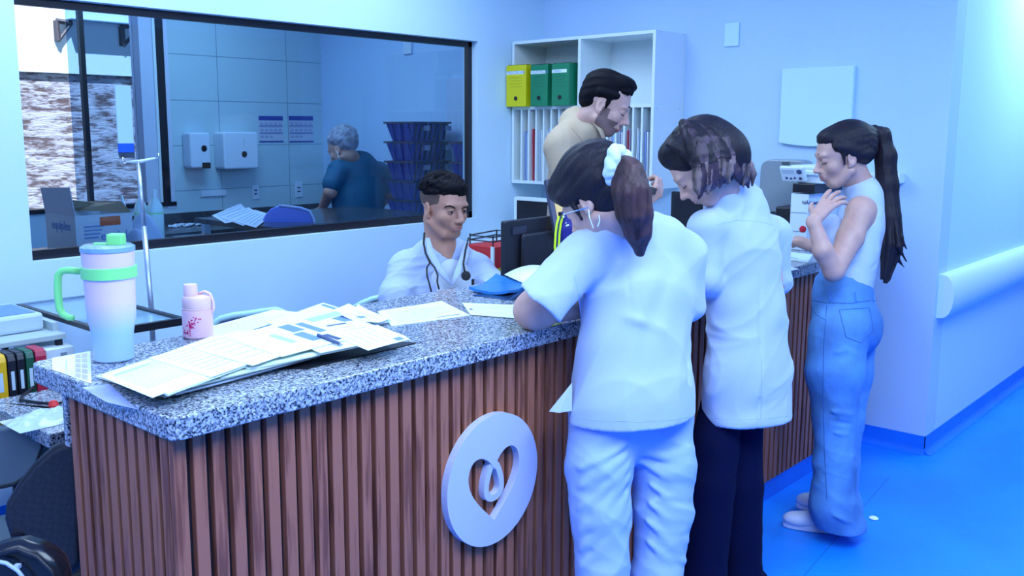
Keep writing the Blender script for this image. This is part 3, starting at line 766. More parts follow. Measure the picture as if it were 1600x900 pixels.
def lines(n=9, s0=.1, s1=.9, t0=.12, t1=.9, mk='inkl', jit=.3, w=.006, seed=0):
    rr = random.Random(seed); return [(s0, t0+(t1-t0)*k/n, s0+(s1-s0)*(1-jit*rr.random()), t0+(t1-t0)*k/n+w, mk) for k in range(n)]
def cols(n=9, seed=0, mk='inkl', s0=.1, s1=.9, t0=.08, t1=.92, w=.006, jit=.3):
    rr = random.Random(seed); return [(s0+(s1-s0)*k/n, t0, s0+(s1-s0)*k/n+w, t0+(t1-t0)*(1-jit*rr.random()), mk) for k in range(n)]
Z = ZT+.0004
# clipboard and document carrier
tag(sheet_fn([(330, 575), (430, 520), (650, 537), (480, 577)], Z, .003, 'x', mtl=M['black'], name='clipboard', cat='clipboard'), 'thin black clipboard under the pile of forms at the counter edge', 'clipboard')
# the long pile: sheets fanned from the near left end
fan = [((150, 590), (258, 622), (470, 560), (345, 533)), ((165, 590), (275, 618), (500, 558), (370, 530)), ((157, 588), (240, 621), (450, 556), (335, 530)),
       ((200, 577), (300, 606), (520, 550), (400, 520)), ((240, 566), (345, 592), (545, 545), (430, 510)), ((290, 553), (390, 578), (570, 541), (470, 502)),
       ((170, 586), (262, 619), (440, 553), (330, 528))]
FL = ['lowest form bundle of the fanned pile, reaching the near counter corner', 'second lowest form bundle of the fanned pile', 'form bundle near the bottom of the pile, left end', 'form bundle in the middle of the fanned pile', 'form bundle sticking out at the middle front edge of the pile', 'form bundle at the right end of the fanned pile', 'uppermost thick bundle at the left end of the fanned pile']
for k, c in enumerate(fan):
    ink = None
    if k in (3, 4, 5, 6): ink = cols(10, k, s0=.15, s1=.9)+lines(3, t0=.75, t1=.93, seed=k, mk='inkb', w=.02, jit=.6)
    sheet_fn(c, Z+.003+k*.0048, .0045, FL[k], 'fanned forms at the counter corner', M['paper'] if k % 2 == 0 or k > 2 else M['paperb'], ink, name='form_bundle')
zz0 = Z+.003+7*.0048
sheet_fn(((157, 589), (238, 622), (380, 566), (285, 546)), zz0, .0012, 'top form of the fanned pile, pointing to the near counter corner', None, M['paper'], cols(12, 3, s0=.08, s1=.8, w=.005)+[(.1, .1, .12, .5, 'inkl')], name='form_sheet')
sheet_fn(((232, 560), (330, 590), (470, 540), (372, 516)), zz0+.0015, .0012, 'form lying crosswise over the middle of the fanned pile', None, M['paper'], cols(8, 5, w=.005)+[(.15, .86, .5, .95, 'ink'), (.55, .8, .9, .86, 'inkb')], name='form_sheet')
sheet_fn(((300, 545), (395, 572), (520, 530), (425, 508)), zz0+.003, .0012, 'form with a dark printed header over the far half of the pile', None, M['paper'], cols(5, 6, w=.005)+[(.2, .8, .85, .9, 'inkb'), (.2, .62, .7, .7, 'inkb'), (.1, .9, .3, .96, 'ink')], name='form_sheet')
sheet_fn(((350, 528), (440, 558), (560, 526), (470, 498)), zz0+.0045, .0012, 'upper form of the pile with pale blue stamped boxes', None, M['paper'], [(.1, .6, .4, .75, 'inkb'), (.45, .55, .8, .68, 'inkb'), (.15, .8, .6, .9, 'inkb'), (.3, .35, .7, .42, 'inkl'), (.7, .75, .95, .82, 'ink')], name='form_sheet')
sheet_fn(((430, 520), (500, 552), (635, 526), (560, 500)), zz0+.002, .0012, 'form overhanging the black clipboard at the far end of the pile', None, M['paper'], cols(6, 9, w=.006)+[(.05, .2, .09, .8, 'ink'), (.55, .7, .9, .8, 'inkb')], name='form_sheet')
sheet_fn(((520, 525), (575, 548), (640, 530), (590, 508)), zz0+.0035, .0012, 'small form with a blue corner tag beside the pile\'s far end', None, M['paper'], [(.8, .75, .95, .92, 'inkb')]+lines(5, seed=4), name='form_sheet')
# carrier sheets behind
sheet_fn(((288, 522), (395, 540), (520, 496), (428, 484)), Z, .0014, 'large printed form lying flat behind the fanned pile', None, M['paper'], cols(11, 12, w=.004)+[(.55, .35, .62, .7, 'ink')], name='form_sheet')
sheet_fn(((415, 505), (500, 528), (590, 500), (505, 474)), Z+.002, .002, 'form with a stamped corner at the back of the counter', None, M['paper'], [(.7, .08, .85, .25, 'ink'), (.3, .5, .6, .56, 'inkl'), (.05, .9, .6, .96, 'inkb')], name='form_sheet')
sheet_fn(((440, 508), (520, 524), (610, 503), (540, 482)), Z+.0045, .006, 'thick bundle of forms with a blue sheet behind the pile', None, M['paperb'], None, name='form_bundle')
sheet_fn(((448, 506), (522, 519), (612, 499), (545, 478)), Z+.011, .0012, 'crumpled topmost form of the rear bundle', None, M['paper'], [(.35, .45, .7, .8, 'inkb'), (.7, .2, .95, .3, 'ink'), (.1, .1, .3, .7, 'inkl')], name='form_sheet', curl=.7)
sheet_fn(((530, 495), (580, 508), (612, 499), (560, 480)), Z+.0128, .001, 'small white slip on the rear bundle', None, M['paper'], lines(3), name='paper_slip', curl=1)
sheet_fn(((612, 510), (735, 493), (690, 471), (590, 487)), Z, .0016, 'flat white form between the rear bundle and the ponytailed woman\'s papers', None, M['paper'], lines(7, seed=8, w=.01)+[(.6, .1, .9, .12, 'ink')], name='form_sheet')
sheet_fn(((735, 492), (812, 498), (840, 478), (722, 474)), Z+.0018, .0016, 'white form half under the bare elbow', None, M['paper'], lines(5, seed=8, w=.01)+[(.05, .4, .1, .5, 'ink')], name='form_sheet')
sheet_fn(((845, 505), (905, 490), (880, 474), (830, 488)), Z, .002, 'paper peeking out below the white sleeve', None, M['paper'], lines(4), name='form_sheet')
# paper clip / pen on the papers
mb = MB(); zp = Z+.004
pp = [(463, 500), (478, 497), (500, 500), (495, 503), (478, 501), (468, 503)]
tag(mb.tube([on(a, b, 2, zp+.002)+Vector((0, 0, .002)) for a, b in pp], .0012, n=8, closed=True).build('paper_clip', M['steel'], base=on(480, 500, 2, zp)), 'large wire clip on the form behind the pile', 'clip')
a, b = on(497, 527, 2, zz0+.004), on(532, 541, 2, zz0+.004)
pn = thing('pen', 'dark pen lying on the forms', 'pen', a)
MB().tube([a+Vector((0, 0, .006)), b+Vector((0, 0, .006))], .0045, n=12).build('barrel', M['ink'], parent=pn, smooth=True)
MB().tube([b+Vector((0, 0, .006)), b+(b-a).normalized()*.012+Vector((0, 0, .006))], [.0042, .001], n=12).build('tip', M['steel'], parent=pn)
# laminated card with a grid at the left end
grid = []
for i in range(2):
    for j in range(5): grid.append((.60+i*.17, .06+j*.185, .74+i*.17, .20+j*.185, 'lil'))
M['lil'] = mat('lilac_print', (.55, .50, .80), .5)
cards = on(80, 566, 2, ZT), on(141, 549, 2, ZT)
sheet_fn(((81, 560), (141, 549), (143, 600), (82, 578)), Z, .001, 'glossy white card with a grid of lilac squares at the counter\'s left end', None, mat('gloss_card', (.82, .9, .95), .15), grid+[(.36, .3, .38, .75, 'inkl')], name='laminated_card')
sheet_fn(((128, 606), (165, 628), (215, 640), (170, 600)), Z, .0006, 'translucent plastic sleeve under the pile at the corner', None, mat('sleeve', (.45, .50, .85), .1), None, name='plastic_sleeve')
# blue plastic folder and rolled white papers near the monitor
sheet_fn(((733, 457), (795, 463), (838, 444), (775, 436)), Z+.001, .010, 'folded blue plastic folder near the seated man', None, mat('blue_film', (.03, .22, .62), .18, bump=(40, .7)), None, name='plastic_folder', curl=1.2, cat='folder')
sheet_fn(((738, 462), (800, 470), (870, 452), (800, 446)), Z, .0009, 'dark glossy x-ray film under the blue folder', None, mat('xray', (.02, .04, .10), .12), None, name='xray_film', cat='film')
# a large sheet bulging upwards behind the folder
A_, B_, C_, D_ = on(788, 438, 2, ZT), on(862, 428, 2, ZT), on(880, 452, 2, ZT), on(822, 450, 2, ZT)
vs = []; N = 10
for i in range(N+1):
    for j in range(3):
        t = j/2; s = i/N; p = (A_*(1-s)+B_*s)*(1-t)+(D_*(1-s)+C_*s)*t; p.z = ZT+.003+.045*math.sin(math.pi*(.15+.7*s))*(1-.45*t); vs.append(p)
bt = [Vector((p.x, p.y, p.z-.0015)) for p in vs]; nT = len(vs); fs = []
for i in range(N):
    for j in range(2):
        a = i*3+j; fs += [(a, a+3, a+4, a+1), (nT+a, nT+a+1, nT+a+4, nT+a+3)]
for i in range(N):
    a = i*3; fs += [(a, a+3, nT+a+3, nT+a), (a+2, a+5, nT+a+5, nT+a+2)]
fs += [(0, 1, nT+1, nT), (1, 2, nT+2, nT+1), (N*3, N*3+1, nT+N*3+1, nT+N*3), (N*3+1, N*3+2, nT+N*3+2, nT+N*3+1)]
tag(MB().add(vs+bt, fs).build('paper_sheet', M['paper'], base=(A_+C_)/2, smooth='all'), 'large arched white sheet behind the blue folder', 'paper')
# far end papers
sheet_fn(((1205, 402), (1262, 411), (1270, 398), (1215, 392)), Z, .002, 'printed sheet on the far end of the counter by the jeans woman', None, M['paper'], [(.1, .3, .35, .6, 'inkb'), (.5, .2, .7, .3, 'inkl')], name='form_sheet')
sheet_fn(((1203, 415), (1222, 426), (1248, 421), (1224, 412)), Z, .0015, 'small folded slip at the far counter edge', None, M['paperb'], [(.2, .3, .5, .5, 'inkb')], name='paper_slip')
# ================================================================== LEFT, BEHIND THE COUNTER
M['cart'] = mat('cart_white', (.42, .52, .55), .45)
c0 = on(105, 545, 2, .93); print('cart', c0, on(0, 470, 2, 1.0))
CX1, CY0, CZ = 1.235, 3.24, .93
t = thing('equipment_cart', 'white metal cart at the left wall holding binders under a grey device', 'cart', (.9, 3.4, 0))
p = on(107, 528, 1, 3.24); q = on(0, 572, 1, 3.24)
ctop = on(52, 528, 1, 3.24).z; cx1 = on(104, 530, 1, 3.24).x
print('cart', ctop, cx1)
MB().box(.45, 3.24, ctop-.02, cx1, 3.78, ctop).build('top', M['cart'], parent=t, bevel=.003)
MB().box(.45, 3.24, .60, cx1, 3.78, .62).build('shelf', M['cart'], parent=t)
MB().box(.45, 3.24, .10, cx1, 3.78, .12).build('shelf', M['cart'], parent=t)
for a in (.46, cx1-.03):
    for b in (3.25, 3.75): MB().box(a, b, .03, a+.02, b+.02, ctop-.02).build('post', M['black'], parent=t)
MB().box(.45, 3.76, ctop, cx1, 3.78, ctop+.035).build('rail', M['cart'], parent=t)
MB().box(cx1-.02, 3.3, ctop, cx1, 3.74, ctop+.03).build('rail', M['cart'], parent=t)
# grey device with blue keys
dv = thing('medical_monitor', 'flat grey device with a blue key panel on the cart', 'device', (.9, 3.45, ctop))
dx1 = on(69, 500, 1, 3.34).x; dz1 = on(60, 489, 1, 3.34).z
X = Matrix.Translation((0, 0, 0))
MB().box(.5, 3.34, ctop+.0005, dx1, 3.62, dz1).build('case', M['greyl'], parent=dv, bevel=.012)
MB().box(.52, 3.36, dz1+.0, dx1-.02, 3.58, dz1+.002).build('key_panel', mat('key_blue', (.10, .22, .62), .3), parent=dv)
mb = MB(); random.seed(3)
for k in range(14): mb.box(.75+k*.03, 3.40+.03*(k % 3), dz1+.002, .765+k*.03, 3.415+.03*(k % 3), dz1+.004)
mb.build('key', mat('key_dark', (.02, .05, .3), .4), parent=dv)
# white drawer box at the right of the cart
bx = on(78, 552, 1, 3.2); 
t = thing('paper_tray', 'small white plastic tray under the cart top beside the red binder', 'tray', (1.2, 3.3, .62))
pz0, pz1 = on(100, 562, 1, 3.21).z, on(100, 538, 1, 3.21).z
xa_, xb_2 = on(72, 550, 1, 3.21).x, on(116, 545, 1, 3.21).x
MB().box(xa_, 3.21, pz0, xb_2, 3.50, pz1-.01).build('tray_body', M['whitep'], parent=t, bevel=.003)
MB().box(xa_-.01, 3.20, pz0-.008, xb_2+.02, 3.51, pz0-.0005).build('rim', M['steel'], parent=t)
MB().box((xa_+xb_2)/2, 3.204, (pz0+pz1)/2-.012, (xa_+xb_2)/2+.02, 3.21, (pz0+pz1)/2).build('catch', M['grey'], parent=t)
for a in (xa_+.01, xb_2-.02): MB().box(a, 3.22, .6205, a+.01, 3.24, pz0-.008).build('bracket', M['steel'], parent=t)
# binders standing on the cart shelf, tops just under the cart top
bcol = [((.75, .42, .01), 'yellow', -14, 11), ((.008, .01, .02), 'black', 12, 26), ((.008, .01, .02), 'black', 27, 40), ((.01, .09, .05), 'dark green', 41, 55), ((.42, .02, .06), 'red', 56, 74)]
lbs = ['yellow ring binder at the left frame edge on the cart', 'black ring binder next to the yellow one on the cart', 'black ring binder between another black one and the green one', 'dark green ring binder on the cart between black and red', 'red ring binder at the right end of the binder row']
for k, ((c, nm, x0, x1), lb) in enumerate(zip(bcol, lbs)):
    yy = 3.14
    a, b = on(x0, 570, 1, yy).x, on(x1, 570, 1, yy).x
    z1_ = ctop-.021
    m_ = mat('binder_'+nm.replace(' ', '_'), c, .35)
    tb = thing('ring_binder', lb, 'binder', ((a+b)/2, yy+.1, .6205), group='ring binders on the cart')
    zz = .6205
    mb = MB(); n = 8; R = (z1_-zz)
    prof = [(0, 0), (0, R*.92), (.006, R*.98), (.02, R), (.09, R), (.09, 0)]
    mb.prism([(x, y) for x, y in prof], b-a-.002, frame((a+.001, yy, zz), (0, 1, 0), (0, 0, 1)) @ Matrix.Translation((0, 0, -(b-a-.002)*0)))
    o = mb.build('cover', m_, parent=tb, bevel=.003)
    w_ = b-a
    MB().box(a+w_*.3, yy-.0015, z1_-R*.42, a+w_*.68, yy, z1_-R*.2).build('spine_label', M['greyl'], parent=tb)
t = thing('binder_rack', 'narrow black shelf board under the ring binders', 'rack', (1.0, 3.18, .6))
MB().box(.6, 3.12, .595, cx1-.02, 3.239, .6203).build('board', M['black'], parent=t)
for a in (.62, cx1-.05): MB().box(a, 3.13, 0, a+.02, 3.15, .595).build('leg', M['black'], parent=t)

# dark framed trolley with glass shelf and the drip stand
ZR = 1.0
A_, B_, C_ = on(204, 518, 2, ZR), on(283, 497, 2, ZR), on(238, 476, 2, ZR)
yf = 2.98; xr = 1.70; xl = 1.39
ZR = on(240, 510, 1, yf).z; print('trolley', ZR, A_, B_, C_)
t = thing('steel_trolley', 'black-railed steel trolley with a glass shelf behind the tumbler', 'trolley', (1.55, 3.2, 0))
g = MB(); yb_ = 3.72
for z, mtl, nm in ((ZR, M['black'], 'rail'),):
    MB().box(xl, yf, z-.013, xr, yf+.02, z+.013).build(nm, mtl, parent=t)
    MB().box(xl, yb_, z-.008, xr, yb_+.015, z+.008).build(nm, M['steel'], parent=t)
    MB().box(xl, yf+.02, z-.008, xl+.02, yb_, z+.008).build(nm, mtl, parent=t)
    MB().box(xr-.02, yf+.02, z-.008, xr, yb_, z+.008).build(nm, mtl, parent=t)
MB().box(xl+.02, yf+.02, ZR-.006, xr-.02, yb_, ZR-.001).build('glass_shelf', mat('shelf_glass', (.22, .38, .52), .06), parent=t)
for a in (xl, xr-.02):
    for b in (yf, yb_-.005): MB().tube([(a+.01, b+.01, .04), (a+.01, b+.01, ZR-.008)], .009).build('post', M['steel'], parent=t)
MB().box(xl, yf+.02, .30, xr, yb_, .315).build('lower_shelf', M['steel'], parent=t)
iv = at(236, 470, 3.78); print('iv', iv, at(215, 252, 3.78))
# drip stand
M['pole'] = mat('pole_metal', (.42, .50, .62), .35, metal=.8)
dI = 3.80; b0 = at(236, 478, dI); t0_ = at(216, 252, dI)
t = thing('drip_stand', 'chrome drip stand with a hooked crossbar in front of the window', 'drip stand', (b0.x+.02, b0.y-.02, 0))
foot = b0+(b0-t0_)*(b0.z/(t0_.z-b0.z)); foot = Vector((b0.x, b0.y, 0.03))
MB().tube([(b0.x, b0.y, .06), b0, b0+(t0_-b0)*.55], .011).build('pole', M['pole'], parent=t, smooth='all')
MB().tube([b0+(t0_-b0)*.5, t0_], .0085).build('inner_pole', M['pole'], parent=t, smooth='all')
c = b0; MB().lathe([(.02, 0), (.022, .01), (.02, .03)], c=(c.x, c.y, .5), n=16).build('clamp', M['steel'], parent=t)
dirv = (at(243, 250, dI)-at(196, 252, dI)).normalized()
L_, R_e = at(197, 253, dI), at(243, 247, dI)
MB().tube([L_, (L_+R_e)/2+Vector((0, 0, -.006)), R_e], [.004, .0085, .004], n=10).build('crossbar', mat('bar_white', (.6, .75, .85), .3), parent=t, smooth='all')
for e, s_ in ((L_, -1), (R_e, 1)):
    MB().tube([e+dirv*s_*-.006, e+Vector((0, 0, -.008))+dirv*s_*.006, e+dirv*s_*.014+Vector((0, 0, .004)), e+dirv*s_*.012+Vector((0, 0, .02))], .003, n=8).build('hook', M['steel'], parent=t, smooth='all')
for k in range(5):
    a = k*2*math.pi/5+.3; MB().tube([(b0.x, b0.y, .06), (b0.x+.25*math.cos(a), b0.y+.25*math.sin(a)*.8, .03)], .012).build('foot', M['steel'], parent=t)

# two chairs peeking over the counter (tops of pale shells with chrome edge)
def shell_chair(name, lab, pts, d, col, inner=None, zfoot=0):
    P = [at(a, b, d) for a, b in pts]; c = sum(P, Vector())/len(P)
    t = thing(name, lab, 'chair', (c.x, c.y, 0))
    back = MB(); nrm = Vector((CF.x, CF.y, 0)).normalized()
    n = len(P); low = [Vector((p.x, p.y, min(q.z for q in P)-.22)) for p in P]
    vs = P+low+[p+nrm*.03 for p in P]+[p+nrm*.03 for p in low]
    fs = []
    for i in range(n-1): fs += [(i, i+1, n+i+1, n+i), (2*n+i, 3*n+i, 3*n+i+1, 2*n+i+1), (i, 2*n+i, 2*n+i+1, i+1), (n+i, n+i+1, 3*n+i+1, 3*n+i)]
    fs += [(0, n, 3*n, 2*n), (n-1, 3*n-1, 4*n-1, 2*n-1)]
    back.add(vs, fs); back.build('backrest', inner or M['steel'], parent=t, smooth=True)
    MB().tube(P, .012, n=10).build('rim', col, parent=t, smooth='all')
    zs_ = low[0].z-.1; w_ = (P[-1]-P[0]).length*.45
    MB().prism(rrect(-w_, -.2, w_, .2, .08), .05, Matrix.Translation((c.x, c.y-.1, max(.42, .0))) @ Matrix.Rotation(.1, 4, 'Z')).build('seat', inner or M['steel'], parent=t, bevel=.01)
    MB().box(c.x-.03, c.y-.01, .44, c.x+.03, c.y+.03, low[n//2].z+.05).build('back_support', M['blackp'], parent=t)
    MB().tube([(c.x, c.y-.1, .08), (c.x, c.y-.1, .42)], .025).build('column', M['blackp'], parent=t)
    for k in range(5):
        a = k*2*math.pi/5; MB().tube([(c.x, c.y-.1, .09), (c.x+.26*math.cos(a), c.y-.1+.26*math.sin(a), .04)], .015).build('leg', M['blackp'], parent=t)
    return t
M['rim'] = mat('pale_green_rim', (.42, .68, .70), .3)
M['shell'] = mat('patterned_shell', (.30, .25, .36), .2, metal=.7, var=(25, .6))
shell_chair('office_chair', 'empty chair with a pale curved rim showing above the papers', [(328, 520), (334, 506), (345, 498), (365, 493), (390, 490), (415, 486), (432, 484), (442, 488), (450, 500)], 3.35, M['rim'], M['shell'])
shell_chair('office_chair', 'chair the seated man sits on, pale rim left of his sleeve', [(540, 496), (552, 482), (565, 474), (582, 467), (600, 463), (625, 462)], 3.88, M['rim'], M['shell'])

# ---------- lower left corner: mesh chair, cabinet, bag
meshm = bpy.data.materials.new('chair_mesh'); meshm.use_nodes = True
nt = meshm.node_tree; b = nt.nodes['Principled BSDF']; tc2 = nt.nodes.new('ShaderNodeTexCoord'); ck = nt.nodes.new('ShaderNodeTexChecker'); ck.inputs['Scale'].default_value = 70
mp_ = nt.nodes.new('ShaderNodeMapping'); mp_.inputs['Rotation'].default_value = (.3, .5, .7); nt.links.new(tc2.outputs['Object'], mp_.inputs[0]); nt.links.new(mp_.outputs[0], ck.inputs[0])
ck.inputs[1].default_value = (.012, .015, .026, 1); ck.inputs[2].default_value = (.017, .021, .034, 1); nt.links.new(ck.outputs[0], b.inputs[0]); b.inputs['Roughness'].default_value = .7
dM = 2.52
bpx = [(74, 712), (84, 704), (110, 694), (118, 700), (120, 780), (122, 880), (110, 892), (62, 872), (40, 858), (18, 838), (10, 812), (12, 790), (30, 760), (52, 732)]
P = [at(a, b, dM+.0*(a-60)/100) for a, b in bpx]
c = sum(P, Vector())/len(P); print('meshchair', [tuple(round(v, 2) for v in p) for p in P[:4]], c)
t = thing('office_chair', 'dark mesh-backed office chair parked at the counter\'s left end', 'chair', (c.x, c.y, 0))
mb = MB(); n = len(P); f_ = CF*.045
vs = P+[p+f_ for p in P]; mb.add(vs, [tuple(range(n)), tuple(range(2*n-1, n-1, -1))]+[(i, (i+1) % n, n+(i+1) % n, n+i) for i in range(n)])
mb.build('backrest', meshm, parent=t, bevel=.012)
MB().tube([p+f_*.5 for p in P], .014, n=8, closed=True).build('back_frame', M['blackp'], parent=t, smooth='all')
k_ = at(28, 836, dM); MB().lathe([(.0, 0), (.018, .002), (.018, .02), (0, .022)], c=(k_.x, k_.y, k_.z-.015), n=16).build('knob', M['black'], parent=t)
sc_ = Vector((c.x+.1, c.y+.28, 0))
MB().prism(rrect(-.22, -.2, .22, .2, .07), .06, Matrix.Translation((sc_.x, sc_.y, .30))).build('seat', M['blackp'], parent=t, bevel=.015)
MB().tube([(sc_.x, sc_.y, .06), (sc_.x, sc_.y, .30)], .025).build('column', M['black'], parent=t)
for k in range(5):
    a = k*2*math.pi/5; MB().tube([(sc_.x, sc_.y, .07), (sc_.x+.24*math.cos(a), sc_.y+.24*math.sin(a), .03)], .015).build('leg', M['black'], parent=t)
# grey bin-like panel with rounded bottom + pale drawers behind
dC = 2.78
P = [at(a, b, dC) for a, b in ((-60, 668), (-20, 672), (20, 668), (66, 690), (66, 700), (58, 722), (44, 742), (24, 757), (0, 762), (-30, 762), (-60, 755))]
mb = MB(); n = len(P); vs = P+[p+CF*.10 for p in P]; mb.add(vs, [tuple(range(n)), tuple(range(2*n-1, n-1, -1))]+[(i, (i+1) % n, n+(i+1) % n, n+i) for i in range(n)])
c = sum(P, Vector())/n
tb = thing('waste_bin', 'grey round-bottomed bin hanging under the lower desk', 'bin', (c.x, c.y, P[7].z))
mb.build('body', mat('bin_grey', (.10, .14, .16), .5), parent=tb, bevel=.008)
MB().tube([p-CF*.004 for p in P[3:]], .004).build('rim_cable', M['black'], parent=tb)
z0 = 0.0; pA = on(0, 760, 1, 3.19)
t = thing('drawer_cabinet', 'pale grey drawer cabinet low behind the mesh chair', 'cabinet', (.7, 3.0, 0))
cxa, cxb = .30, on(90, 720, 1, 3.14).x if False else 1.0
MB().box(.30, 2.98, 0, 1.0, 3.10, .50).build('body', mat('cab_grey', (.28, .38, .42), .5), parent=t, bevel=.004)
for z in (.17, .34): MB().box(.31, 2.972, z, .99, 2.98, z+.02).build('drawer_gap', M['grey'], parent=t)
# black bag / case at the very corner
dK = 2.05
P = [at(a, b, dK) for a, b in ((-40, 862), (0, 850), (30, 846), (62, 856), (88, 876), (96, 905), (98, 960), (-40, 960))]
c = sum(P, Vector())/len(P); n = len(P); mb = MB(); vs = P+[p+CF*.07 for p in P]
mb.add(vs, [tuple(range(n)), tuple(range(2*n-1, n-1, -1))]+[(i, (i+1) % n, n+(i+1) % n, n+i) for i in range(n)])
zmin = min(v.z for v in vs)
t = thing('black_case', 'glossy black case with a pale curved strap at the bottom left corner', 'case', (c.x, c.y, 0))
mb.box(c.x-.12, c.y-.0, 0, c.x+.0, c.y+.08, zmin+.04)
mb.build('shell', mat('gloss_black', (.01, .012, .02), .2), parent=t, bevel=.02, smooth=True)
MB().tube([at(a, b, dK-.02) for a, b in ((-10, 876), (10, 880), (28, 892), (42, 910))], .0045).build('strap', M['greyl'], parent=t, smooth='all')
MB().obox(at(27, 885, dK-.012), (.014, .012, .008), (0, 0, .7)).build('badge', M['greyl'], parent=t)
MB().tube([at(a, b, dK-.01) for a, b in ((0, 866), (28, 858), (58, 870), (80, 892), (88, 912))], .006).build('piping', M['blackp'], parent=t, smooth='all')
# cable with a red plug and a crumpled plastic bag on the lower desk
zD = .7805
cp_ = [(60, 600), (50, 610), (34, 622), (32, 628), (60, 632), (88, 634), (96, 632)]
t = thing('cable', 'black cable with a red plug on the lower desk', 'cable', on(60, 630, 2, zD))
MB().tube([on(a, b, 2, zD)+Vector((0, 0, .006)) for a, b in cp_], .005, n=8).build('wire', M['black'], parent=t, smooth='all')
MB().lathe([(.0, 0), (.012, .002), (.016, .012), (.01, .024), (0, .026)], c=on(84, 638, 2, zD), n=14).build('plug', mat('red_plug', (.7, .02, .02), .4), parent=t, smooth=True)
bagv = []
q0 = on(74, 655, 2, zD)
mb = MB(); n = 16
for i in range(n+1):
    for j in range(n+1):
        s_, u_ = i/n-.5, j/n-.5; rr = max(0, 1-(s_*s_+u_*u_)*4.2)
        mb.v.append(Vector((q0.x+.22*s_, q0.y+.16*u_, zD+.0006+.022*rr**.6*(1+.5*math.sin(19*s_+8*u_)*math.cos(23*u_))))) 
mb.f = [[i*(n+1)+j, (i+1)*(n+1)+j, (i+1)*(n+1)+j+1, i*(n+1)+j+1] for i in range(n) for j in range(n)]; mb.mi = [0]*len(mb.f)
tag(mb.build('plastic_bag', mat('plastic_film', (.55, .68, .74), .15), base=q0, smooth='all'), 'crumpled clear plastic bag on the lower desk', 'bag')

# ================================================================== THE ROOM BEHIND THE GLASS
BZ_ = on(300, 352, 1, YF-.005).z; print('bench z', BZ_)
BZ_ = .965
t = thing('granite_bench', 'dark granite bench along the tiled wall of the back room', 'bench', (3.5, 5.98, 0))
M['dgran'] = mat('dark_granite', (.055, .06, .075), .18, var=(220, .7))
MB().box(2.9, 5.62, BZ_-.06, XB-.002, YF-.012, BZ_).build('top', M['dgran'], parent=t, bevel=.003)
MB().box(3.0, YF-.03, BZ_+.0005, XB-.002, YF-.002, BZ_+.07).build('splashback', M['dgran'], parent=t)
for x in (2.95, 3.9, 4.8): MB().box(x, 5.66, 0, x+.05, YF-.05, BZ_-.06).build('support', M['white'], parent=t)
# wall things
def fw_box(name, lab, cat, a, b, th, builder):
    p, q = on(*a, 1, YF-th), on(*b, 1, YF-th)
    t = thing(name, lab, cat, ((p.x+q.x)/2, YF, q.z)); builder(t, p, q, th); return t
M['disp'] = mat('dispenser_white', (.68, .78, .92), .3)
def soap(t, p, q, th):
    MB().prism(rrect(0, 0, q.x-p.x, p.z-q.z, .02), th-.002, frame((p.x, YF-.002, q.z), (1, 0, 0), (0, 0, 1))).build('cover', M['disp'], parent=t, bevel=.012)
    c = on(319, 232, 1, YF-th-.002); MB().lathe([(0, .002), (.022, .001), (.024, 0)], n=20, X=frame(c, (1, 0, 0), (0, 0, 1))).build('level_window', M['black'], parent=t)
    a, b = on(316, 254, 1, YF-th), on(329, 263, 1, YF-th); MB().box(a.x, YF-th-.004, b.z, b.x, YF-th, a.z).build('push_bar', M['black'], parent=t)
fw_box('soap_dispenser', 'white soap dispenser with a round dark window on the tiled wall', 'dispenser', (296, 207), (330, 262), .11, soap)
def towel(t, p, q, th):
    MB().prism(rrect(0, 0, q.x-p.x, p.z-q.z, .02), th-.002, frame((p.x, YF-.002, q.z), (1, 0, 0), (0, 0, 1))).build('cover', M['disp'], parent=t, bevel=.012)
    c = on(382, 241, 1, YF-th-.002); MB().lathe([(0, .002), (.022, .001), (.024, 0)], n=20, X=frame(c, (1, 0, 0), (0, 0, 1))).build('level_window', M['black'], parent=t)
    MB().box(c.x-.003, YF-th-.002, c.z+.05, c.x+.003, YF-th, c.z+.12).build('seam', M['greyl'], parent=t)
fw_box('towel_dispenser', 'wide white paper towel dispenser beside the soap dispenser', 'dispenser', (349, 206), (405, 263), .14, towel)
def cal(lab, a, b, seed):
    p, q = on(*a, 1, YF-.004), on(*b, 1, YF-.004); w_, h_ = q.x-p.x, p.z-q.z
    t = thing('wall_calendar', lab, 'calendar', ((p.x+q.x)/2, YF, q.z)); y = YF-.004
    MB().box(p.x, y, q.z, q.x, YF-.001, p.z).build('sheet', mat('cal_paper', (.55, .58, .72), .6), parent=t)
    mb = MB(); mb.box(p.x, y-.0008, p.z-h_*.17, q.x, y, p.z); mb.box(p.x, y-.0008, q.z, q.x, y, q.z+h_*.05)
    for k in (.36, .40, .62, .66): mb.box(p.x+w_*.02, y-.0008, p.z-h_*(k+.018), q.x-w_*.02, y, p.z-h_*k)
    mb.build('header', mat('cal_blue', (.03, .06, .35), .6), parent=t)
    mb = MB()
    for r in range(3):
        for c in range(5):
            if r == 2 and c > 2: continue
            mb.box(p.x+w_*(.05+c*.19), y-.0008, p.z-h_*(.33+r*.25), p.x+w_*(.18+c*.19), y, p.z-h_*(.25+r*.25))
    mb.build('month_grid', mat('cal_grid', (.35, .40, .6), .6), parent=t)
cal('wall calendar with a blue header, left of the two', (404, 181), (443, 222), 1)
cal('wall calendar with a blue header, right of the two', (451, 181), (490, 222), 2)
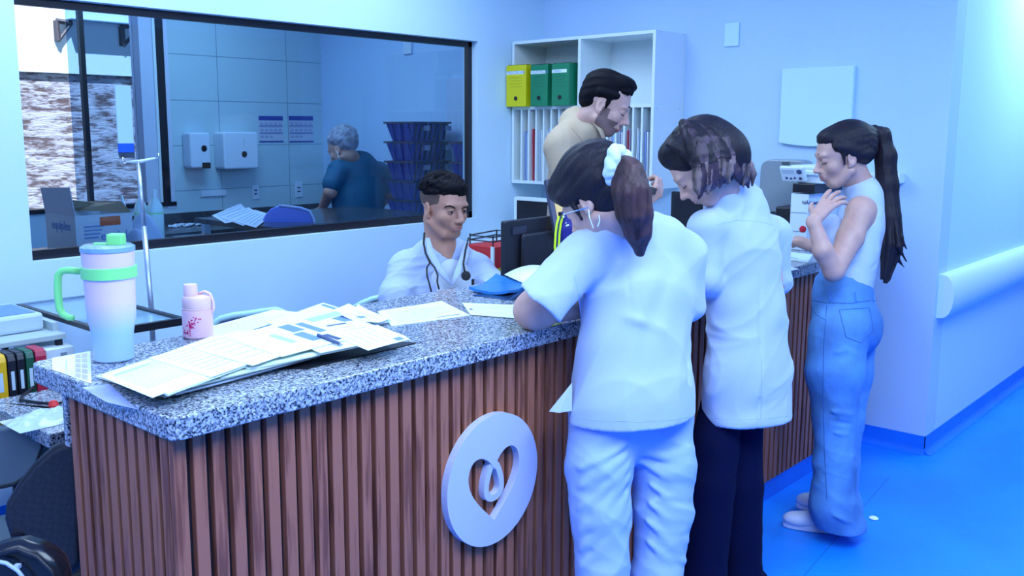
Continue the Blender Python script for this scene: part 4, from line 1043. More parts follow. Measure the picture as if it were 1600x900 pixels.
def outlet(lab, a, b):
    p, q = on(*a, 1, YF-.008), on(*b, 1, YF-.008)
    t = thing('power_outlet', lab, 'outlet', ((p.x+q.x)/2, YF, q.z)); MB().box(p.x, YF-.008, q.z, q.x, YF-.001, p.z).build('plate', M['disp'], parent=t, bevel=.002)
    mb = MB()
    for z in (.38, .62): mb.box(p.x+(q.x-p.x)*.3, YF-.011, q.z+(p.z-q.z)*z-.006, q.x-(q.x-p.x)*.3, YF-.008, q.z+(p.z-q.z)*z+.006)
    mb.build('socket', M['ink'], parent=t)
outlet('white power outlet on the tiles near the surgical-cap worker', (461, 284), (473, 308)); outlet('white power outlet on the tiles below the towel dispenser', (394, 289), (405, 311))
tag(MB().box(*(lambda p, q: (p.x, YF-.012, q.z, q.x, YF-.001, p.z))(on(313, 298, 1, YF), on(352, 305, 1, YF))).build('wall_ledge', M['disp'], base=(3.8, YF, 1.2)), 'narrow white ledge on the tiles under the soap dispenser', 'ledge')
COL.objects['wall_ledge'].location = (3.8, YF, 1.2)
p, q = on(629, 66, 0, XB-.02), on(642, 84, 0, XB-.02)
tag(MB().box(XB-.02, q.y, q.z, XB-.001, p.y, p.z).build('intercom', M['disp'], base=(XB, (p.y+q.y)/2, q.z), bevel=.004), 'small pale box high on the side wall of the back room', 'box')
# light switch plate outline: tall pale panels (cupboard) on the side wall
p, q = on(601, 82, 0, XB-.012), on(681, 186, 0, XB-.012)
# paper sheet stuck to the side wall above the crates
p, q = on(697, 122, 0, XB-.003), on(724, 221, 0, XB-.003)
tag(MB().box(XB-.004, q.y, q.z, XB-.001, p.y, p.z).build('wall_sheet', mat('wall_sheet', (.55, .66, .90), .5), base=(XB, q.y, q.z)), 'pale sheet on the side wall beside the dark blue crates', 'sheet')
# ---------- crates: one built, the rest copied
CB = mat('crate_blue', (.018, .035, .28), .35); CBD = mat('crate_navy', (.006, .010, .05), .4)
cd = 7.0; cc = at(646, 205, cd); print('crate corner', cc, at(703, 192, cd), at(603, 200, cd))
CWx, CWy, CH = .35, .285, .136
def crate():
    t = thing('storage_crate', 'x', 'crate', (0, 0, 0))
    mb = MB(); ins = .035
    b0_ = [(ins, ins), (CWx-ins, ins), (CWx-ins, CWy-ins), (ins, CWy-ins)]; b1_ = [(0, 0), (CWx, 0), (CWx, CWy), (0, CWy)]; th = .006
    vs = [(x, y, 0) for x, y in b0_]+[(x, y, CH-.006) for x, y in b1_]
    mb.add(vs, [(3, 2, 1, 0), (0, 1, 5, 4), (1, 2, 6, 5), (2, 3, 7, 6), (3, 0, 4, 7)])
    vi = [(x+(th if x < CWx/2 else -th), y+(th if y < CWy/2 else -th), .006) for x, y in b0_]+[(x+(th if x < CWx/2 else -th), y+(th if y < CWy/2 else -th), CH-.006) for x, y in b1_]
    mb.add(vi, [(0, 1, 2, 3), (0, 4, 5, 1), (1, 5, 6, 2), (2, 6, 7, 3), (3, 7, 4, 0)])
    mb.build('body', CB, parent=t, world=False)
    r = MB(); r.box(-.012, -.012, CH-.012, CWx+.012, .0, CH); r.box(-.012, CWy, CH-.012, CWx+.012, CWy+.012, CH); r.box(-.012, 0, CH-.012, 0, CWy, CH); r.box(CWx, 0, CH-.012, CWx+.012, CWy, CH)
    r.build('rim', CBD, parent=t, world=False)
    rb_ = MB()
    for k in range(7):
        x = .03+k*(CWx-.06)/6; rb_.add([(x-.005, .0, CH-.012), (x+.005, .0, CH-.012), (x+.005, ins*.95, .008), (x-.005, ins*.95, .008), (x-.005, -.008, CH-.012), (x+.005, -.008, CH-.012), (x+.005, ins*.95-.008, .008), (x-.005, ins*.95-.008, .008)], [(0, 1, 2, 3), (4, 5, 6, 7), (0, 1, 5, 4), (1, 2, 6, 5), (2, 3, 7, 6), (3, 0, 4, 7)])
    rb_.build('rib', CBD, parent=t, world=False)
    rb2 = MB()
    for k in range(3):
        y = .06+k*(CWy-.12)/2; rb2.add([(0, y-.012, CH-.012), (0, y+.012, CH-.012), (ins*.95, y+.012, .008), (ins*.95, y-.012, .008), (-.012, y-.012, CH-.012), (-.012, y+.012, CH-.012), (ins*.95-.012, y+.012, .008), (ins*.95-.012, y-.012, .008)], [(0, 1, 2, 3), (4, 5, 6, 7), (0, 1, 5, 4), (1, 2, 6, 5), (2, 3, 7, 6), (3, 0, 4, 7)])
    rb2.build('end_rib', CB, parent=t, world=False)
    for x in (.13, .34): MB().box(x-.028, -.004, CH*.55, x+.028, .014, CH*.80).build('label', mat('crate_label', (.22, .26, .42), .5), parent=t, world=False)
    return t
cr0 = crate(); X1, X2 = 4.45, 4.60
Y1_ = on(646, 200, 0, X1).y; Y2_ = 4.235; zc = on(646, 190, 0, X1).z-5*CH; print('crates', X1, Y1_, zc, on(724, 220, 0, X2))
names = ['topmost', 'second from the top', 'third from the top', 'fourth from the top', 'lowest']
st_ = thing('low_cabinet', 'pale low cabinet carrying the dark blue crates against the side wall', 'cabinet', (4.65, 4.6, 0))
MB().box(4.42, 4.20, 0, XB-.002, 5.06, zc-.0005).build('body', M['white'], parent=st_)
MB().box(4.415, 4.60, .02, 4.42, 4.605, zc-.03).build('door_gap', M['grey'], parent=st_)
for st, (ox, oy, n, desc) in enumerate(((X1, Y1_, 5, 'tall near-window stack'), (X2, Y2_, 4, 'short stack by the frame'))):
    for k in range(n):
        o = cr0 if (st == 0 and k == 0) else copy_tree(cr0)
        o.location = (ox, oy, zc+k*CH); o['group'] = 'dark blue stacked crates'
        o['label'] = 'dark blue crate, %s of the %s' % (names[(n-1-k) if (n-1-k) < n-1 else 4], desc)
        if st: o.scale = (.74, .98, 1)
# boxes on a table just behind the window
TZ_ = 1.03
t = thing('side_table', 'table behind the window sill carrying the cardboard boxes', 'table', (2.3, 4.5, 0))
MB().box(1.2, 4.09, TZ_-.03, 2.95, 4.95, TZ_).build('top', M['dgran'], parent=t)
for x, y in ((1.25, 4.12), (2.88, 4.12), (1.25, 4.9), (2.88, 4.9)): MB().box(x, y, 0, x+.04, y+.04, TZ_-.03).build('leg', M['steel'], parent=t)
CW_ = mat('carton_white', (.50, .58, .66), .6); CT = mat('carton_tan', (.42, .33, .22), .7); CTd = mat('carton_grey', (.40, .46, .56), .6)
bt0 = TZ_+.0005
A = on(117, 338, 2, 1.225); print('box', A)
bA = Vector((A.x, A.y, 0)); bw = on(207, 350, 1, A.y).x-A.x; bd = .34; bh = 1.225-bt0
t = thing('cardboard_box', 'open white carton printed equiplex behind the window glass', 'box', (bA.x+bw/2, bA.y+bd/2, bt0))
x0, y0, x1, y1 = bA.x, bA.y, bA.x+bw, bA.y+bd; z1 = bt0+bh; th = .005
mb = MB(); mb.box(x0, y0, bt0, x1, y0+th, z1); mb.box(x0, y1-th, bt0, x1, y1, z1); mb.box(x0, y0+th, bt0, x0+th, y1-th, z1); mb.box(x1-th, y0+th, bt0, x1, y1-th, z1); mb.box(x0+th, y0+th, bt0, x1-th, y1-th, bt0+th)
mb.build('body', CW_, parent=t)
def flap(P, m_, nm='flap'):
    n = (P[1]-P[0]).cross(P[3]-P[0]).normalized()*.004
    vs = list(P)+[p+n for p in P]; k = len(P)
    return MB().add(vs, [tuple(range(k)), tuple(range(2*k-1, k-1, -1))]+[(i, (i+1) % k, k+(i+1) % k, k+i) for i in range(k)]).build(nm, m_, parent=t)
def lift(px, py, ref): 
    d = (ref-CP).dot(CF); return at(px, py, d)
fa, fb = Vector((x0, y0, z1)), Vector((x0, y1, z1))
flap([fa, fb, lift(63, 293, fb), lift(108, 293, fa)], CTd)
ga, gb = Vector((x0+.01, y1, z1)), Vector((x0+bw*.6, y1, z1))
flap([ga, gb, lift(165, 318, gb), lift(113, 312, ga)], CT)
ha, hb = Vector((x1-.14, y1, z1)), Vector((x1, y0, z1))
flap([ha, hb, lift(190, 315, hb), lift(142, 315, ha)], CT)
text_mesh('equiplex', .064, frame((x0-.001, y0+.27, z1-.075), (0, -1, 0), (0, 0, 1)), bold=.001).build('printed_name', M['inkb'], parent=t)
text_mesh('equiplex', .058, frame((x0+bw*.42, y0-.001, z1-.125), (1, 0, 0), (0, 0, 1)), bold=.001).build('printed_name', M['inkb'], parent=t)
MB().box(x0+bw*.42, y0-.003, z1-.055, x0+bw*.78, y0, z1-.012).build('orange_label', mat('orange_label', (.50, .10, .02), .5), parent=t)
mb = MB()
for k in range(4): mb.box(x0+.04, y0-.002, z1-.06-.018*k, x0+.04+.10*(1-.1*k), y0, z1-.052-.018*k)
mb.box(x0+.09, y0-.002, z1-.15, x0+.2, y0, z1-.143)
mb.build('printed_lines', M['inkb'], parent=t)
mb = MB(); k0 = lift(70, 316, fb); 
# cloth bundle next to the box, bottles, gauze and forms
M['cloth'] = mat('pale_cloth', (.42, .54, .74), .8, bump=(18, .5))
M['milky'] = mat('milky_plastic', (.55, .78, .82), .25)
def jug(lab, px, ytop, ybot, wpx, Y, cap_c):
    c = on(px, ybot, 1, Y); d = (c-CP).dot(CF); s_ = d/FPX; r = wpx/2*s_; h = (at(px, ybot, d)-at(px, ytop, d)).length
    z0 = TZ_+.0005; h = on(px, ytop, 1, Y).z-z0
    t = thing('plastic_bottle', lab, 'bottle', (c.x, c.y, z0))
    MB().lathe([(r*.9, 0), (r, .008), (r, h*.62), (r*.85, h*.72), (r*.3, h*.86), (r*.3, h*.9)], c=(c.x, c.y, z0), n=28).build('body', M['milky'], parent=t, smooth=True)
    MB().lathe([(r*.34, h*.88), (r*.34, h), (0, h)], c=(c.x, c.y, z0), n=20).build('cap', cap_c, parent=t, smooth=True)
    MB().lathe([(r*1.01, h*.56), (r*1.01, h*.585)], c=(c.x, c.y, z0), n=28).build('level_ring', M['green'], parent=t)
jug('milky bottle behind the window, left of the drip stand pole', 222, 298, 360, 21, 4.74, M['whitep'])
jug('milky bottle with wide shoulders, right of the drip stand pole', 244, 296, 360, 25, 4.66, M['whitep'])
t = thing('spray_bottle', 'small white nozzle bottle standing beside the carton flap', 'bottle', (*on(192, 322, 1, 4.8).xy, TZ_))
c = on(194, 322, 1, 4.8); MB().lathe([(.02, 0), (.02, c.z-TZ_-.02), (.008, c.z-TZ_)], c=(c.x, c.y, TZ_+.0005), n=16).build('body', M['milky'], parent=t, smooth=True)
MB().tube([c, on(190, 306, 1, 4.8)], [.010, .007]).build('nozzle', M['whitep'], parent=t)
t = thing('cloth_bundle', 'pale folded cloth bundle to the right of the carton', 'cloth', (*on(222, 372, 1, 4.42).xy, TZ_))
mb = MB(); c = on(222, 372, 1, 4.42); n = 18
R1, R2 = on(203, 360, 1, 4.42).x, on(252, 360, 1, 4.42).x; hz = on(225, 332, 1, 4.42).z-TZ_
for i in range(n+1):
    for j in range(n+1):
        u_, v_ = i/n, j/n; e_ = max(0, math.sin(math.pi*u_))**.4*max(0, math.sin(math.pi*v_))**.5
        mb.v.append(Vector((R1+(R2-R1)*u_, 4.34+.22*v_, TZ_+.001+hz*e_*(.85+.12*math.sin(9*u_+4*v_)+.1*math.sin(5*v_+11*u_)))))
mb.f = [[i*(n+1)+j, (i+1)*(n+1)+j, (i+1)*(n+1)+j+1, i*(n+1)+j+1] for i in range(n) for j in range(n)]; mb.mi = [0]*len(mb.f)
mb.build('bundle', M['cloth'], parent=t, smooth='all')
# forms on the bench and the table, blue chair behind the glass
def tsheet(name, lab, cs, z, seed, cat='paper'):
    P = [on(a, b, 2, z) for a, b in cs]; vs = P+[p+Vector((0, 0, .0015)) for p in P]
    o = MB().add(vs, [(3, 2, 1, 0), (4, 5, 6, 7), (0, 1, 5, 4), (1, 2, 6, 5), (2, 3, 7, 6), (3, 0, 4, 7)]).build(name, mat('form_white', (.58, .66, .85), .6), base=P[0]); tag(o, lab, cat)
    mb = MB(); rr = random.Random(seed)
    for k in range(5):
        a0, a1 = .12+k*.17, .15+k*.17; q = [P[0]*(1-s_)*(1-t_)+P[1]*s_*(1-t_)+P[2]*s_*t_+P[3]*(1-s_)*t_ for s_, t_ in ((a0, .1), (a1, .1), (a1, .6+.3*rr.random()), (a0, .9))]
        mb.add([p+Vector((0, 0, .0022)) for p in q]+[p+Vector((0, 0, .0017)) for p in q], [(0, 1, 2, 3), (7, 6, 5, 4)]+[(i, (i+1) % 4, 4+(i+1) % 4, 4+i) for i in range(4)])
    mb.build('printing', M['inkb'], parent=o)
zB = BZ_+.0008
TT = thing('work_table', 'dark topped work table along the glass in the back room', 'table', (3.4, 4.4, 0))
MB().box(3.0, 4.3, 1.075, 4.25, 5.15, 1.105).build('top', M['dgran'], parent=TT)
for x, y in ((3.03, 4.33), (4.18, 4.33), (3.03, 5.08), (4.18, 5.08)): MB().box(x, y, 0, x+.04, y+.04, 1.075).build('leg', M['steel'], parent=TT)
zT = 1.1055
tsheet('form_sheet', 'forms fanned on the table behind the glass, left sheet', ((331, 337), (352, 349), (398, 341), (376, 318)), zT, 1)
tsheet('form_sheet', 'forms fanned on the table behind the glass, middle sheet', ((345, 340), (380, 353), (414, 338), (388, 324)), zT+.003, 2)
tsheet('form_sheet', 'forms fanned on the table behind the glass, right sheet', ((362, 345), (400, 356), (425, 336), (398, 328)), zT+.006, 3)
random.seed(21); gz = MB(); q0 = on(283, 354, 2, BZ_+.001)
for k in range(16):
    a = random.uniform(0, 6.28); p = q0+Vector((random.gauss(0, .07), random.gauss(0, .03), .006)); gz.tube([p, p+Vector((.04*math.cos(a), .03*math.sin(a), .006)), p+Vector((.07*math.cos(a+.4), .05*math.sin(a+.4), 0))], .006, n=6)
tag(gz.build('gauze_heap', mat('gauze', (.66, .76, .9), .8), base=q0, smooth='all'), 'loose heap of white gauze strips behind the window sill', 'gauze', kind='stuff')
bl = mat('chair_blue', (.16, .22, .72), .35)
P = [at(a, b, 5.45) for a, b in ((400, 372), (406, 352), (414, 335), (424, 325), (436, 321), (470, 325), (484, 330), (490, 342), (492, 362), (492, 380))]
c = sum(P, Vector())/len(P); t = thing('plastic_chair', 'blue plastic chair back seen just above the window sill', 'chair', (c.x, c.y, 0))
n = len(P); vs = P+[p+CF*.03 for p in P]; mb = MB(); mb.add(vs, [tuple(range(n)), tuple(range(2*n-1, n-1, -1))]+[(i, (i+1) % n, n+(i+1) % n, n+i) for i in range(n)]); mb.build('backrest', bl, parent=t, bevel=.008, smooth=True)
MB().tube([p for p in P[4:]], .008, n=8).build('rim', mat('rim_blue', (.4, .5, .85), .3), parent=t, smooth='all')
c2 = c+Vector((.0, .0, 0))
for a, b in ((-.15, .1), (.15, .1), (-.15, .45), (.15, .45)): MB().tube([(c2.x+a, c2.y+b, 0), (c2.x+a, c2.y+b, .62)], .012).build('leg', M['steel'], parent=t)
MB().prism(rrect(-.2, 0, .2, .5, .06), .03, Matrix.Translation((c2.x, c2.y, .62))).build('seat', bl, parent=t, bevel=.008)
MB().tube([(c2.x, c2.y+.02, .62), (c.x, c.y+.02, min(p.z for p in P)+.05)], .02).build('back_support', M['steel'], parent=t)
# steel instrument tray the worker leans over
q = on(500, 326, 1, 5.55)
t = thing('instrument_tray', 'steel tray under the hands of the capped worker', 'tray', (*on(485, 326, 2, BZ_+.02).xy, BZ_))
c = Vector((4.35, 5.82, BZ_)); mb = MB(); mb.prism(rrect(-.2, -.12, .2, .12, .03), .008, Matrix.Translation(c+Vector((0, 0, .0005)))); mb.build('tray_base', M['steel'], parent=t, bevel=.003)
MB().tube([c+Vector((x, y, .014)) for x, y in rrect(-.2, -.12, .2, .12, .03)], .006, closed=True).build('tray_rim', M['chrome'], parent=t, smooth='all')
for k in range(3): MB().lathe([(.03, 0), (.032, .03), (.028, .032), (0, .02)], c=c+Vector((-.1+.1*k, .02*(k-1), .009)), n=18).build('bowl', M['chrome'], parent=t, smooth=True)

# sheet hanging on the outer brick wall, and the two steel brackets above it
a, b = on(180, 133, 1, YO-.02), on(210, 238, 1, YO-.02); zb3 = on(195, 224, 1, YO-.02).z
t = thing('hanging_banner', 'narrow white banner with a blue lower end on the outer brick wall', 'banner', ((a.x+b.x)/2, YO-.02, b.z))
MB().box(a.x, YO-.02, zb3, b.x, YO-.001, a.z).build('cloth', M['white'], parent=t)
MB().box(a.x, YO-.02, b.z, b.x, YO-.001, zb3).build('blue_end', mat('banner_blue', (.02, .12, .65), .6), parent=t)
for k, (P, lab) in enumerate(((((88, 32), (112, 36), (91, 64)), 'left triangular steel bracket on the outer wall'), (((190, 42), (222, 38), (193, 72)), 'right triangular steel bracket below the outer slab'))):
    Yb = YO-.05; p = [on(*q, 1, Yb) for q in P]
    t = thing('wall_bracket', lab, 'bracket', p[2]); mm = mat('bracket_rust', (.10, .08, .09), .6)
    MB().tube([p[0], p[2]], .022, n=6).build('upright', mm, parent=t); MB().tube([p[0], p[1]], .022, n=6).build('arm', mm, parent=t); MB().tube([p[2], p[1]], .014, n=6).build('brace', mm, parent=t)
    MB().box(p[0].x-.02, Yb, p[2].z, p[0].x+.02, YO-.03, p[0].z).build('fixing', mm, parent=t)
a, b = on(112, 28, 1, YO-.14), on(225, 34, 1, YO-.14)
tag(MB().box(a.x, YO-.14, b.z-.03, b.x+.3, YO-.03, a.z).build('outer_ledge', mat('ledge_blue', (.35, .5, .62), .6), base=(a.x, YO, b.z)), 'pale ledge projecting from the outer wall above the bracket', 'ledge')
# ================================================================== SMOOTH BODIES: fields of rounded shapes, skinned
class Field:
    def __init__(self): self.pr = []
    def cone(self, a, b, ra, rb, k=.02, flat=None, mi=0, op='u'):
        """rounded cone a->b; flat=(direction, factor) squeezes the section along direction"""
        self.pr.append(('c', np.array(a, float), np.array(b, float), ra, rb, k, flat, mi, op)); return self
    def chain(self, pts, rs, k=.02, flat=None, mi=0):
        for i in range(len(pts)-1): self.cone(pts[i], pts[i+1], rs[i], rs[i+1], k, flat, mi)
        return self
    def ell(self, c, r, R=None, k=.015, mi=0, op='u'):
        self.pr.append(('e', np.array(c, float), np.array(r, float), np.eye(3) if R is None else np.array(R, float), None, k, None, mi, op)); return self
    @staticmethod
    def dist(p, P):
        if p[0] == 'e':
            q = (P-p[1])@p[3]; r = p[2]; k0 = np.sqrt(((q/r)**2).sum(-1)); k1 = np.sqrt(((q/r**2)**2).sum(-1))
            return k0*(k0-1)/np.maximum(k1, 1e-9)
        _, a, b, ra, rb, k, flat, mi, op = p
        if flat is not None:
            n = np.array(flat[0], float); n = n/np.linalg.norm(n); s = 1/flat[1]-1
            P = P+s*((P-a)@n)[..., None]*n; b = b+s*((b-a)@n)*n
        ab = b-a; L = ab@ab; t = np.clip(((P-a)@ab)/max(L, 1e-9), 0, 1)
        d = np.sqrt(((P-a-t[..., None]*ab)**2).sum(-1))-(ra+(rb-ra)*t)
        if flat is not None: d = d*(flat[1]*.5+.5)
        return d
    def bounds(self, p):
        if p[0] == 'e': m_ = max(p[2]); return p[1]-m_, p[1]+m_
        m_ = max(p[3], p[4]); return np.minimum(p[1], p[2])-m_, np.maximum(p[1], p[2])+m_
    def mesh(self, h=.005, disp=None, clip=None):
        bs = [self.bounds(p) for p in self.pr if p[-1] == 'u']
        lo = np.min([b[0] for b in bs], 0)-.03; hi = np.max([b[1] for b in bs], 0)+.03
        if clip is not None: lo[2] = max(lo[2], clip-.02)
        n = np.ceil((hi-lo)/h).astype(int)+1
        F = np.full(n, .06, np.float32)
        ax = [lo[i]+h*np.arange(n[i]) for i in range(3)]
        for p in self.pr:
            b0, b1 = self.bounds(p); k = p[5]; mg = k+.03
            i0 = np.maximum(((b0-mg-lo)/h).astype(int), 0); i1 = np.minimum(((b1+mg-lo)/h).astype(int)+2, n)
            if (i1 <= i0).any(): continue
            sl = tuple(slice(i0[i], i1[i]) for i in range(3))
            G = np.stack(np.meshgrid(*[ax[i][sl[i]] for i in range(3)], indexing='ij'), -1)
            d = self.dist(p, G).astype(np.float32); f = F[sl]
            if p[-1] == 'u':
                hh = np.maximum(k-np.abs(f-d), 0)/k; F[sl] = np.minimum(f, d)-hh*hh*k*.25
            else:
                hh = np.maximum(k-np.abs(f+d), 0)/k; F[sl] = np.maximum(f, -d)+hh*hh*k*.25
        if disp is not None:
            idx = np.nonzero(np.abs(F) < 3.5*h+.012); Pn = lo+h*np.stack(idx, -1); F[idx] += disp(Pn).astype(np.float32)
        if clip is not None:
            zc_ = ax[2][None, None, :]; F = np.maximum(F, (clip-zc_).astype(np.float32))
        F[0] = F[-1] = .05; F[:, 0] = F[:, -1] = .05; F[:, :, 0] = F[:, :, -1] = .05
        V, Q = surface_nets(F)
        return lo+V*h, Q
    def material_of(self, C):
        best = np.full(len(C), 1e9); mi = np.zeros(len(C), int)
        for p in self.pr:
            if p[-1] != 'u': continue
            b0, b1 = self.bounds(p); s = np.all((C > b0-.03) & (C < b1+.03), 1)
            if not s.any(): continue
            d = self.dist(p, C[s]); j = np.nonzero(s)[0]; u_ = d < best[j]; best[j[u_]] = d[u_]; mi[j[u_]] = p[7]
        return mi
    def build(self, name, mats, parent, h=.005, disp=None, clip=None, paint=None):
        V, Q = self.mesh(h, disp, clip)
        me = bpy.data.meshes.new(name); inv = np.array(TREE[parent.name].inverted())
        W = V@inv[:3, :3].T+inv[:3, 3]
        me.vertices.add(len(W)); me.vertices.foreach_set('co', W.astype(np.float32).ravel())
        me.loops.add(Q.size); me.loops.foreach_set('vertex_index', Q.astype(np.int32).ravel())
        me.polygons.add(len(Q)); me.polygons.foreach_set('loop_start', np.arange(0, Q.size, 4, dtype=np.int32))
        me.polygons.foreach_set('loop_total', np.full(len(Q), 4, np.int32))
        ms = mats if isinstance(mats, (list, tuple)) else [mats]
        for m_ in ms: me.materials.append(m_)
        if len(ms) > 1:
            C = V[Q].mean(1); mi = self.material_of(C) if paint is None else paint(C, self)
            me.polygons.foreach_set('material_index', mi.astype(np.int32))
        me.polygons.foreach_set('use_smooth', np.ones(len(Q), bool))
        me.update(calc_edges=True); me.validate()
        o = bpy.data.objects.new(name, me); COL.objects.link(o); o.parent = parent; TREE[o.name] = TREE[parent.name]
        return o

def surface_nets(F):
    S = F < 0; nx, ny, nz = F.shape
    c = [S[i:nx-1+i, j:ny-1+j, k:nz-1+k] for i in (0, 1) for j in (0, 1) for k in (0, 1)]
    cnt = sum(x.astype(np.int8) for x in c); act = (cnt > 0) & (cnt < 8)
    I = np.stack(np.nonzero(act), -1); ids = np.full(act.shape, -1, np.int64); ids[act] = np.arange(len(I))
    acc = np.zeros((len(I), 3)); w_ = np.zeros(len(I))
    offs = [(i, j, k) for i in (0, 1) for j in (0, 1) for k in (0, 1)]
    for a in range(8):
        for ax in range(3):
            if offs[a][ax] == 0:
                o2 = list(offs[a]); o2[ax] = 1
                fa = F[tuple((I+offs[a]).T)]; fb = F[tuple((I+o2).T)]; m_ = (fa < 0) != (fb < 0)
                t = np.where(m_, fa/np.where(m_, fa-fb, 1), 0)
                P = np.tile(np.array(offs[a], float), (len(I), 1)); P[:, ax] += t
                acc += P*m_[:, None]; w_ += m_
    V = I+acc/w_[:, None]
    Qs = []
    for ax in range(3):
        u_, v_ = (ax+1) % 3, (ax+2) % 3
        sh = [slice(None)]*3; s2 = [slice(None)]*3; sh[ax] = slice(0, -1); s2[ax] = slice(1, None)
        A = S[tuple(sh)]; B = S[tuple(s2)]; E_ = A != B
        J = np.stack(np.nonzero(E_), -1)
        ok = (J[:, u_] > 0) & (J[:, v_] > 0) & (J[:, u_] < F.shape[u_]-1) & (J[:, v_] < F.shape[v_]-1); J = J[ok]
        q = []
        for du, dv in ((-1, -1), (0, -1), (0, 0), (-1, 0)):
            K = J.copy(); K[:, u_] += du; K[:, v_] += dv; q.append(ids[tuple(K.T)])
        q = np.stack(q, -1); fl = ~A[tuple(J.T)]; q[fl] = q[fl][:, ::-1]; Qs.append(q)
    Q = np.concatenate(Qs); Q = Q[(Q >= 0).all(1)]
    return V, Q

def cloth_noise(amp=.004, freq=9, stretch=(1, 1, .45), seed=0):
    r_ = np.random.RandomState(seed); K = r_.normal(size=(7, 3))*freq*np.array(stretch); ph = r_.uniform(0, 6.28, 7); W = r_.normal(size=(4, 3))*freq*.6; pw = r_.uniform(0, 6.28, 4)
    def f(P):
        s_ = sum(np.sin(P@W[i]+pw[i]) for i in range(4))*.9
        v = sum((1-np.abs(np.sin(P@K[i]+ph[i]+s_)))**2 for i in range(7))/7
        return -(v-.33)*amp*2.2
    return f
def folds(base, segs):
    """segs: list of (a, b, radius, amount): amount>0 raises a ridge, <0 cuts a crease"""
    def f(P):
        d = base(P) if base else np.zeros(len(P))
        for a, b, r, am in segs:
            a = np.array(a, float); b = np.array(b, float); ab = b-a; t = np.clip(((P-a)@ab)/(ab@ab), 0, 1)
            q = np.sqrt(((P-a-t[:, None]*ab)**2).sum(-1)); d = d-am*np.exp(-(q/r)**2)*np.sin(np.pi*np.clip(t*.9+.05, 0, 1))
        return d
    return f
def strand_noise(amp, dirv, freq=160, seed=0):
    """fine ridges running along dirv (a function of position or a vector)"""
    r_ = np.random.RandomState(seed); ph = r_.uniform(0, 6.28, 6)
    d = np.array(dirv, float); d /= np.linalg.norm(d); a = np.cross(d, [.3, .5, .81]); a /= np.linalg.norm(a); b = np.cross(d, a)
    ks = [(r_.normal()*freq, r_.normal()*freq) for _ in range(6)]
    def f(P):
        w_ = np.sin(P@d*14)*.6+np.sin(P@a*22+P@d*9)*.5
        return amp*sum(np.sin((P@a)*ka+(P@b)*kb+ph[i]+w_*2) for i, (ka, kb) in enumerate(ks))/6
    return f

# ------------------------------------------------------------------ heads
def head_frame(c, yaw, pitch=0, roll=0, s=1.0):
    """x right of the person, y the way the face looks, z up. yaw: world angle of the look; pitch>0 looks down"""
    R = Matrix.Rotation(yaw-math.pi/2, 4, 'Z') @ Matrix.Rotation(-pitch, 4, 'X') @ Matrix.Rotation(roll, 4, 'Y')
    X = Matrix.Translation(Vector(c)) @ R @ Matrix.Scale(s, 4); X3 = R.to_3x3()
    return X, X3, s
def add_head(F, HF, male=False, lips=1, beard=None, ears=True, cheek=1.0, jaw=1.0, nose=1.0):
    X, R, s = HF; Rn = np.array(R)
    def e(c, r, k=.012, mi=0, op='u', rot=None):
        RR = Rn if rot is None else Rn@np.array(Euler(rot).to_matrix())
        F.ell(X @ Vector(c), np.array(r)*s, RR, k*s, mi, op)
    def c_(a, b, ra, rb, k=.012, mi=0, op='u'): F.cone(X @ Vector(a), X @ Vector(b), ra*s, rb*s, k*s, None, mi, op)
    e((0, -.018, .045), (.074, .094, .078)); e((0, .02, .03), (.068, .068, .07), .02)
    e((0, .022, -.03), (.056*jaw, .066, .072), .025)                       # face block
    e((0, .052, -.084), (.028*jaw, .026, .022), .022)                       # chin
    for sx in (-1, 1):
        c_((sx*.056*jaw, .0, -.05), (sx*.03*jaw, .052, -.088), .017, .014, .02)  # jaw line
        e((sx*.038, .056, -.022), (.024*cheek, .022*cheek, .022), .02)          # cheekbone
        e((sx*.031, .090, .006), (.019, .012, .011), .012, 0, 's')              # socket
        e((sx*.031, .0745, .0065), (.0155, .0125, .0115), .004)                  # lids
    e((0, .078, .028), (.052, .016, .012), .014)                            # brow
    c_((0, .083, .016), (0, .104*1, -.022), .0075*nose, .0095*nose, .012)       # nose
    e((0, .107, -.027), (.0115*nose, .011, .009), .008)
    for sx in (-1, 1): e((sx*.0115*nose, .098, -.029), (.0075, .010, .0075), .006)
    for sx in (-1, 1): e((sx*.0075, .106, -.0355), (.004, .005, .003), .003, 0, 's')
    e((0, .084, -.050), (.026, .012, .022), .014)                           # muzzle
    e((0, .0900, -.0545), (.0225, .0075, .0045), .005, lips); e((0, .0880, -.0635), (.0195, .0080, .0054), .005, lips)
    e((0, .099, -.0590), (.023, .009, .0011), .002, 0, 's')                   # mouth line
    if ears:
        for sx in (-1, 1):
            e((sx*.073, -.008, -.004), (.010, .019, .031), .006, 0, 'u', (.12, 0, sx*-.35))
            e((sx*.083, -.004, -.001), (.006, .011, .019), .004, 0, 's', (.12, 0, sx*-.35))
            e((sx*.073, .004, -.028), (.006, .008, .009), .004)
M['sclera'] = mat('eye_white', (.72, .74, .8), .2)
